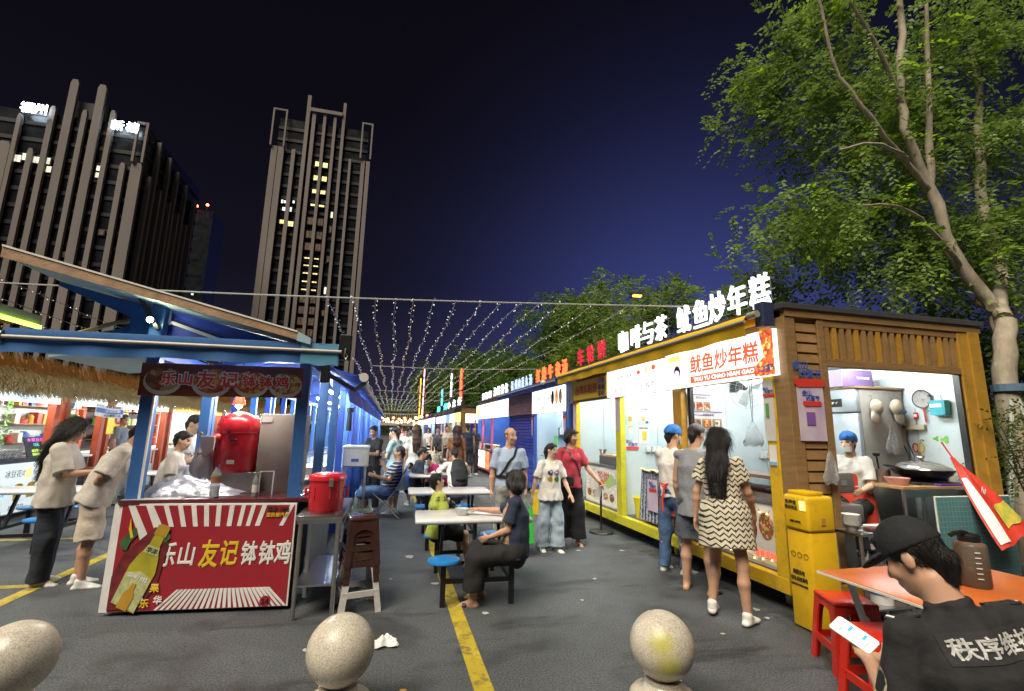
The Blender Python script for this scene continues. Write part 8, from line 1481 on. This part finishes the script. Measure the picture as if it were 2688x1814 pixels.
def leaf_quads(P,D,Nn,Ln,Wd):      # arrays: base point, direction, normal, length, width
    S=np.cross(D,Nn); S/=np.linalg.norm(S,axis=1)[:,None]+1e-9
    a=P; b=P+D*(Ln*.45)[:,None]+S*(Wd*.5)[:,None]+Nn*(Ln*.06)[:,None]; c=P+D*Ln[:,None]-Nn*(Ln*.05)[:,None]; d=P+D*(Ln*.45)[:,None]-S*(Wd*.5)[:,None]+Nn*(Ln*.06)[:,None]
    V=np.stack([a,b,c,d],1).reshape(-1,3); F=np.arange(len(V)).reshape(-1,4); return V,F
def np_mesh(name,V,F,mat,parent):
    me=bpy.data.meshes.new(name); me.vertices.add(len(V)); me.vertices.foreach_set('co',(V-np.array(parent.location)).astype(np.float32).ravel()); me.loops.add(F.size); me.loops.foreach_set('vertex_index',F.astype(np.int32).ravel()); me.polygons.add(len(F)); me.polygons.foreach_set('loop_start',np.arange(0,F.size,F.shape[1],dtype=np.int32))
    me.materials.append(mat); me.update(calc_edges=True); o=bpy.data.objects.new(name,me); COL.objects.link(o); o.parent=parent; return o
def sprays(rg,centres,radius,per,leaflets,length,lw,droop=.5,out=None):
    """drooping twigs of paired leaflets round each cluster centre"""
    n=len(centres)*per; C=np.repeat(centres,per,0)+rg.normal(size=(n,3))*radius
    d=rg.normal(size=(n,3)); 
    if out is not None: d+=np.repeat(out,per,0)*1.0
    d[:,2]-=droop*.4; d/=np.linalg.norm(d,axis=1)[:,None]
    Ps=[];Ds=[];Ns=[]
    tw=length*rg.uniform(.6,1.25,n)
    side=np.cross(d,[0,0,1.]); side/=np.linalg.norm(side,axis=1)[:,None]+1e-6; nn=np.cross(side,d); nn*=np.sign(nn[:,2:3]+1e-6)
    for k in range(leaflets):
        t=(k+.5)/leaflets; p=C+d*(tw*t)[:,None]; p[:,2]-=droop*tw*t*t
        s=1 if k%2 else -1
        dd=d*.65+side*s*.8+rg.normal(size=(n,3))*.16; dd[:,2]-=droop*t*.5; dd/=np.linalg.norm(dd,axis=1)[:,None]
        m=nn+rg.normal(size=(n,3))*.35; m-=dd*(m*dd).sum(1)[:,None]; m/=np.linalg.norm(m,axis=1)[:,None]+1e-9
        Ps.append(p);Ds.append(dd);Ns.append(m)
    P=np.concatenate(Ps);D=np.concatenate(Ds);N=np.concatenate(Ns); L=lw*rg.uniform(.7,1.25,len(P))
    return leaf_quads(P,D,N,L,L*.5)
def limb(mb,pts,r0,r1,n=8,seed=0):
    r_=random.Random(seed); P=[Vector(p) for p in pts]; out=[];rs=[]; m=len(P)
    for i in range(m-1):
        for k in range(4):
            t=k/4; a=P[max(i-1,0)];b=P[i];c=P[i+1];d=P[min(i+2,m-1)]
            q=.5*((2*b)+(c-a)*t+(2*a-5*b+4*c-d)*t*t+(3*b-a-3*c+d)*t**3); f=(i+t)/(m-1); out.append(q+Vector((r_.gauss(0,.01),r_.gauss(0,.01),0))*(1+r0*4)); rs.append((r0+(r1-r0)*f)*(1+.05*r_.gauss(0,1)))
    out.append(P[-1]); rs.append(r1); mb.tube(out,rs,n); return out
# big leaning tree behind the kiosk end
BT=thing('street_tree','large pale-barked tree leaning over the kiosk roof with drooping leaf sprays','tree',(8.35,4.7,0))
tr=MB(); limb(tr,[(8.30,4.70,0),(8.32,4.70,1.4),(8.42,4.72,2.6),(8.75,4.8,3.35)],.15,.12,14,1); part('trunk',tr,BARK,BT,smooth=70)
br=[[(8.55,4.75,2.95),(8.9,5.0,3.55),(8.45,5.15,4.55),(8.25,5.2,5.55),(7.95,5.2,6.4),(7.95,5.2,7.5),(8.2,5.2,9.2)],[(8.24,5.2,5.5),(8.55,5.3,6.6),(8.75,5.3,7.8),(9.0,5.3,9.4)],[(8.2,5.2,5.6),(7.6,5.1,6.0),(6.9,5.0,6.5),(6.4,5.0,7.1),(6.0,4.9,8.4)],[(8.75,4.85,3.4),(9.7,5.3,4.5),(9.75,5.4,5.6),(10.2,5.5,7.2),(10.4,5.5,9)],[(8.5,5.1,4.3),(7.6,4.9,4.75),(6.8,4.7,4.85),(6.0,4.6,4.7)],[(8.75,4.9,3.6),(9.6,5.6,3.9),(10.4,5.9,4.3)],[(7.7,5.1,5.95),(7.0,4.7,5.7),(6.2,4.5,5.6),(5.6,4.5,5.4)],[(7.95,5.2,7.0),(7.2,5.0,7.9),(6.4,4.9,8.7)]]
LP=[]
for i,b in enumerate(br):
    mb=MB(); pts=limb(mb,b,(.115,.07,.05,.11,.04,.07,.035,.04)[i],(.045,.03,.02,.05,.012,.03,.012,.02)[i],10,i+3); part('branch',mb,BARK,BT,smooth=70); LP+= [(p,i) for p in pts[6:]]
rg=np.random.RandomState(11); cen=[];od=[]
while len(cen)<400:
    x=rg.uniform(5.0,11.5); y=rg.uniform(4.9,7.6); z=rg.uniform(3.2,9.6)
    left=6.3+(max(0,4.6-z)*.95)+.4*sin(z*2.1)+(.35 if 6.2<z<7.2 else 0)+rg.uniform(0,.7)**2
    if x<left: continue
    if z<4.9 and x<8.2 and rg.rand()<.9: continue
    if y<4.6 and x>8.2 and z<5 : continue
    h=sin(x*2.3+1.2*z)+sin(z*2.7-1.1*y+.6)+sin(y*2.1+x*.9)
    if h<-.05: continue
    cen.append((x,y,z)); od.append((-.35+.7*rg.rand()*(x-7.5)*.2,-.3,-.05))
cen=np.array(cen); od=np.array(od)
V,F=sprays(rg,cen,.20,10,11,.44,.105,.6,od); o=np_mesh('crown',V,F,LEAF,BT); tag(o,kind='stuff')
idx=rg.choice(len(cen),70,False); V,F=sprays(rg,cen[idx]+np.array([0,-.25,-.05]),.16,4,11,.42,.095,.7,od[idx]); tag(np_mesh('young_leaves',V,F,LEAFY,BT),kind='stuff')
edge=np.array([(6.2,5.2,8.3),(6.2,5.3,7.5),(6.6,5.2,6.2),(6.4,5.1,5.8),(6.3,5.0,5.2),(6.3,5.1,4.85),(6.6,5.0,4.5),(7.2,5.0,4.2),(6.9,5.0,3.95),(7.3,4.9,3.9),(6.9,5.1,6.6),(6.8,5.2,7.9),(7.6,4.9,4.2)])
V,F=sprays(rg,edge,.22,10,15,.62,.085,.8,np.tile([-.9,-.1,-.1],(len(edge),1))); tag(np_mesh('edge_sprays',V,F,LEAF,BT),kind='stuff')
mb=MB()
for p in ((7.2,4.3),(8.0,3.9),(8.9,4.2)): mb.tube([(p[0],p[1],0),(8.38,4.66,2.35)],.03,8)
part('support_poles',mb,M('prop_pole_grey',(.35,.38,.34),.6),BT); part('tie_band',MB().lathe([(.19,0),(.192,.10),(.18,.10)],16,(8.40,4.70,2.28)),M('tie_blue',(.12,.2,.3),.7),BT)
def tree(label,x,y,h,r,crown0,n,leaf,lw,seed,mat=None,bark=None,lobes=None,group=None,name='tree'):
    t=thing(name,label,'tree',(x,y,0),group=group); rg=np.random.RandomState(seed); mb=MB(); limb(mb,[(x,y,0),(x+.1,y,h*.3),(x-.05,y,h*.55),(x+.1,y,h*.8)],.13*h/6,.03,8,seed); part('trunk',mb,bark or BARKD,t,smooth=70)
    lobes=lobes or [(rg.uniform(-.6,.6)*r,rg.uniform(-.6,.6)*r,rg.uniform(crown0,h-.35*r),r*rg.uniform(.45,.7)) for _ in range(9)]
    mb=MB()
    for lx,ly,lz,lr in lobes: limb(mb,[(x,y,max(crown0*.8,lz-lr*1.6)),(x+lx*.5,y+ly*.5,lz-lr*.6),(x+lx,y+ly,lz+lr*.2)],.045*h/6,.012,6,seed+1)
    part('branches',mb,bark or BARKD,t,smooth=70)
    C=[];O=[]
    for i in range(n):
        lx,ly,lz,lr=lobes[rg.randint(len(lobes))]; d=rg.normal(size=3); d/=np.linalg.norm(d); q=lr*rg.uniform(.55,1.05)
        C.append((x+lx+d[0]*q,y+ly+d[1]*q,lz+d[2]*q*.85)); O.append(d)
    V,F=sprays(rg,np.array(C),.10*r/1.5,7,7,.30*lw/.08,lw,.35,np.array(O)); tag(np_mesh('crown',V,F,leaf,t),kind='stuff'); return t
GT='trees behind the right-hand shops'
tree('small tree rising right behind the glowing white roof characters',8.0,8.6,5.3,1.5,3.4,240,LEAF,.10,21,group=GT)
tree('leafy tree just left of the orange street lamp behind the blue shop',7.4,12.8,6.1,1.5,3.4,260,LEAF,.12,22,lobes=[(.5,-.8,5.4,.7),(0,.2,4.9,.9),(-.3,1.0,4.4,.8),(.3,-.3,3.6,.9),(-.6,-.2,4.0,.7)],group=GT)
tree('tall bushy tree above the red neon characters',7.5,16.6,8.0,2.0,3.5,420,LEAF,.14,23,group=GT)
tree('bushy tree with yellow-green top above the pale blue letters',7.5,21.0,8.0,2.1,3.5,380,LEAFD,.16,24,group=GT)
tree('dark tree above the white lit letters',7.6,26.5,7.4,2.4,3.2,360,LEAFD,.18,25,group=GT)
tree('dark tree hung with fairy lights above the far block',7.4,32,6.6,2.4,3.0,320,LEAFD,.2,26,group=GT)
tree('broad dark far tree behind the neon towers',8,42,9.0,3.5,3.5,320,LEAFD,.28,27,group=GT)
tree('low dark tree at the end of the right-hand shops',6,58,8.0,4,3,300,LEAFD,.34,28,group=GT)
# clipped shrub and dark hedge at the kiosk end
SH=thing('shrub','tall loose shrub with thin stems growing beside the kiosk end post','shrub',(7.1,3.6,0)); rg=np.random.RandomState(31); mb=MB()
for i in range(16): a=rg.uniform(0,6.28); limb(mb,[(7.1+.2*cos(a),3.6+.2*sin(a),0),(7.1+.3*cos(a),3.6+.3*sin(a),.9),(7.1+rg.uniform(.3,.8)*cos(a),3.6+.5*sin(a),rg.uniform(1.5,2.0))],.014,.005,5,i)
part('stems',mb,BARKD,SH)
c=np.stack([rg.normal(7.2,.45,130),rg.normal(3.6,.35,130),rg.uniform(1.1,2.05,130)],1); V,F=sprays(rg,c,.10,6,6,.16,.05,.2); tag(np_mesh('foliage',V,F,leafmat('leaf_shrub',(.05,.10,.015),(.14,.18,.03)),SH),kind='stuff')
HD=thing('hedge','dark tall hedge behind the leaning tree trunk','hedge',(9.5,6.2,0)); c=np.stack([rg.uniform(8.3,14,520),rg.uniform(5.6,6.6,520),rg.uniform(.2,3.4,520)],1); V,F=sprays(rg,c,.20,7,6,.34,.12,.3); tag(np_mesh('foliage',V,F,LEAFD,HD),kind='stuff')
mb=MB()
for i in range(12): limb(mb,[(8.3+i*.5,6.2,0),(8.3+i*.5+rg.uniform(-.2,.2),6.2,1.6),(8.3+i*.5+rg.uniform(-.3,.3),6.2,3.2)],.04,.012,6,i)
part('stems',mb,BARKD,HD)
FT=thing('far_treeline','dark mass of trees closing the far end of the lane behind the footbridge','trees',(0,105,0)); c=np.stack([rg.uniform(-60,60,700),rg.uniform(100,112,700),np.abs(rg.normal(2.5,2.2,700))],1); V,F=sprays(rg,c,1.0,7,6,1.6,.9,.3); np_mesh('foliage',V,F,LEAFD,FT); FT['kind']='stuff'
# sodium street lamp behind the trees
SL=thing('street_lamp','lit orange street lamp among the trees behind the blue shop','street lamp',(8.3,13.6,0)); part('pole',MB().cyl((8.3,13.6,0),(8.3,13.6,6.0),.06,.04,n=10),DGREY,SL,smooth=40); part('arm',MB().tube([(8.3,13.6,5.9),(8.1,13.6,6.1),(7.75,13.6,6.12)],.03,8),DGREY,SL,smooth=40); part('lamp_head',MB().rbox(7.45,7.85,13.5,13.7,6.10,6.20,.03),DGREY,SL,smooth=40); part('lamp_glass',MB().rbox(7.50,7.80,13.53,13.67,6.04,6.105,.02),M('sodium_lamp',(1,.6,.15),.4,estr=3,ecol=(1,.42,.06)),SL)
# ================================================================ fairy lights
WIRE=M('cable_pale',(.45,.44,.42),.5); WIRED=M('light_wire',(.30,.30,.30),.5); BULBW=M('fairy_bulb_cool',(1,1,1),.4,estr=.6,ecol=(.95,.98,1.),sample=False); BULBY=M('fairy_bulb_warm',(1,.8,.4),.4,estr=.6,ecol=(1,.80,.42),sample=False)
CBL=[((-5.6,7.12,3.30),(4.2,5.28,3.30)),((-.6,13.5,3.30),(3.9,12.6,3.32)),((-.8,22.5,3.3),(4,22.0,3.3)),((-1,29,3.3),(4,28.4,3.3)),((-1,36,3.3),(4,36,3.3)),((-1,48,3.3),(4,48,3.3))]
for i,(a,b) in enumerate(CBL):
    lb=['pale steel cable with turnbuckle strung from the cart roof to the yellow kiosk','cable across the lane above the blue shop','cable across the lane above the snack cart','thin cable across the lane above the far block','thin cable across the lane at the dark roofed shop','farthest thin cable across the lane'][i]
    t=thing('span_cable',lb,'cable',a,group='cables spanning the lane'); A=Vector(a);Bv=Vector(b); part('cable',MB().tube([A.lerp(Bv,k/12)-Vector((0,0,.05*sin(pi*k/12))) for k in range(13)],.009 if i==0 else .008,6),WIRE,t)
    if i==0: part('turnbuckle',MB().tube([A.lerp(Bv,.17)+Vector((0,-.01,-.03)),A.lerp(Bv,.215)+Vector((0,-.01,-.035))],.022,8),STEEL,t)
def fairy(label,x,y0,y1,z0,z1,seed,warm,sag=.12,dx=0.,group='fairy light strings over the lane',x1=None):
    r_=random.Random(seed); t=thing('fairy_light_string',label,'fairy lights',(x,y0,z0),group=group); n=60; x1=x if x1 is None else x1
    P=[Vector((x+(x1-x)*k/n+.03*sin(k*.9+seed),y0+(y1-y0)*k/n,z0+(z1-z0)*k/n-sag*sin(pi*((k*3/n)%1)))) for k in range(n+1)]
    part('wire',MB().tube(P,.0055,4,caps=False),WIRED,t); mb=MB(); L=y1-y0; m=int(L/.15)
    for k in range(m):
        f=k/m*n; i=int(f); p=P[i].lerp(P[min(i+1,n)],f-i); d=Vector((r_.uniform(-1,1),r_.uniform(-.3,.3),r_.uniform(-1,.4))).normalized()*.03; s=.0065
        lit=r_.random()<.5; c=p+d; mb.tube([p,c],.003,3,m=1,caps=False); mb.add([c+Vector(v)*s for v in ((1,0,0),(0,1,0),(-1,0,0),(0,-1,0),(0,0,1.6),(0,0,-1.6))],[(0,1,4),(1,2,4),(2,3,4),(3,0,4),(1,0,5),(2,1,5),(3,2,5),(0,3,5)],0 if lit else 1)
    o=part('bulbs',mb,[BULBY if warm else BULBW,WIREB],t,fix=False); tag(o,kind='stuff'); return t
WIREB=M('bulb_unlit',(.55,.55,.52),.3)
xs=[-.93,-.60,-.33,-.04,.21,.46,.73,1.03,1.28,1.55,1.82,2.10,2.50,2.95]
nth=['first','second','third','fourth','fifth','sixth','seventh','eighth','ninth','tenth','eleventh','twelfth','thirteenth','fourteenth','fifteenth']
for i,x in enumerate(xs):
    a,b=Vector(CBL[0][0]),Vector(CBL[0][1]); k=(x-a.x)/(b.x-a.x); y=a.y+(b.y-a.y)*k
    fairy(f'{nth[i]} fairy light string over the lane counted from the blue cart side',x,y,48 if i<12 else 30,3.27,3.30,i,i in(2,4,10,13),.10,x1=x)
for i,(x0,y0) in enumerate(((-7.9,8.2),(-6.9,7.9),(-6.0,7.7),(-5.2,7.4))):
    fairy(f'{nth[i]} fairy light string over the thatched row counted from the grey canopy',x0,y0,26,3.5,3.1,40+i,i%2==0,.10,group='fairy light strings over the thatched row',x1=-3.2-.15*i)

# warm lanterns strung through the far end of the lane
LNT=[M('lantern_amber',(1,.6,.2),.4,estr=7,ecol=(1,.55,.16),sample=False),M('lantern_cream',(1,.85,.6),.4,estr=7,ecol=(1,.85,.55),sample=False),M('lantern_red',(1,.2,.1),.4,estr=5,ecol=(1,.18,.08),sample=False)]
r_=random.Random(9)
for i,(y,lb) in enumerate(((40,'row of warm lanterns across the lane before the far shops'),(55,'row of mixed warm lanterns deep in the lane'),(74,'last row of small lanterns before the footbridge'))):
    t=thing('lantern_row',lb,'lanterns',(-1.5,y,3),group='lantern rows at the far end'); part('cable',MB().tube([(-2.2,y,2.9),(.6,y,2.65),(3.1,y,2.9)],.012,5),WIRED,t)
    for k in range(12):
        x=-2.1+k*.45; z=2.9-.26*(1-((x-.5)/2.7)**2); q=part('lantern',MB().lathe([(0,-.22),(.08,-.2),(.11,-.12),(.08,-.03),(0,-.01)],10,(x,y,z-.05-.25*r_.random())),LNT[r_.randrange(3)],t,smooth=60)
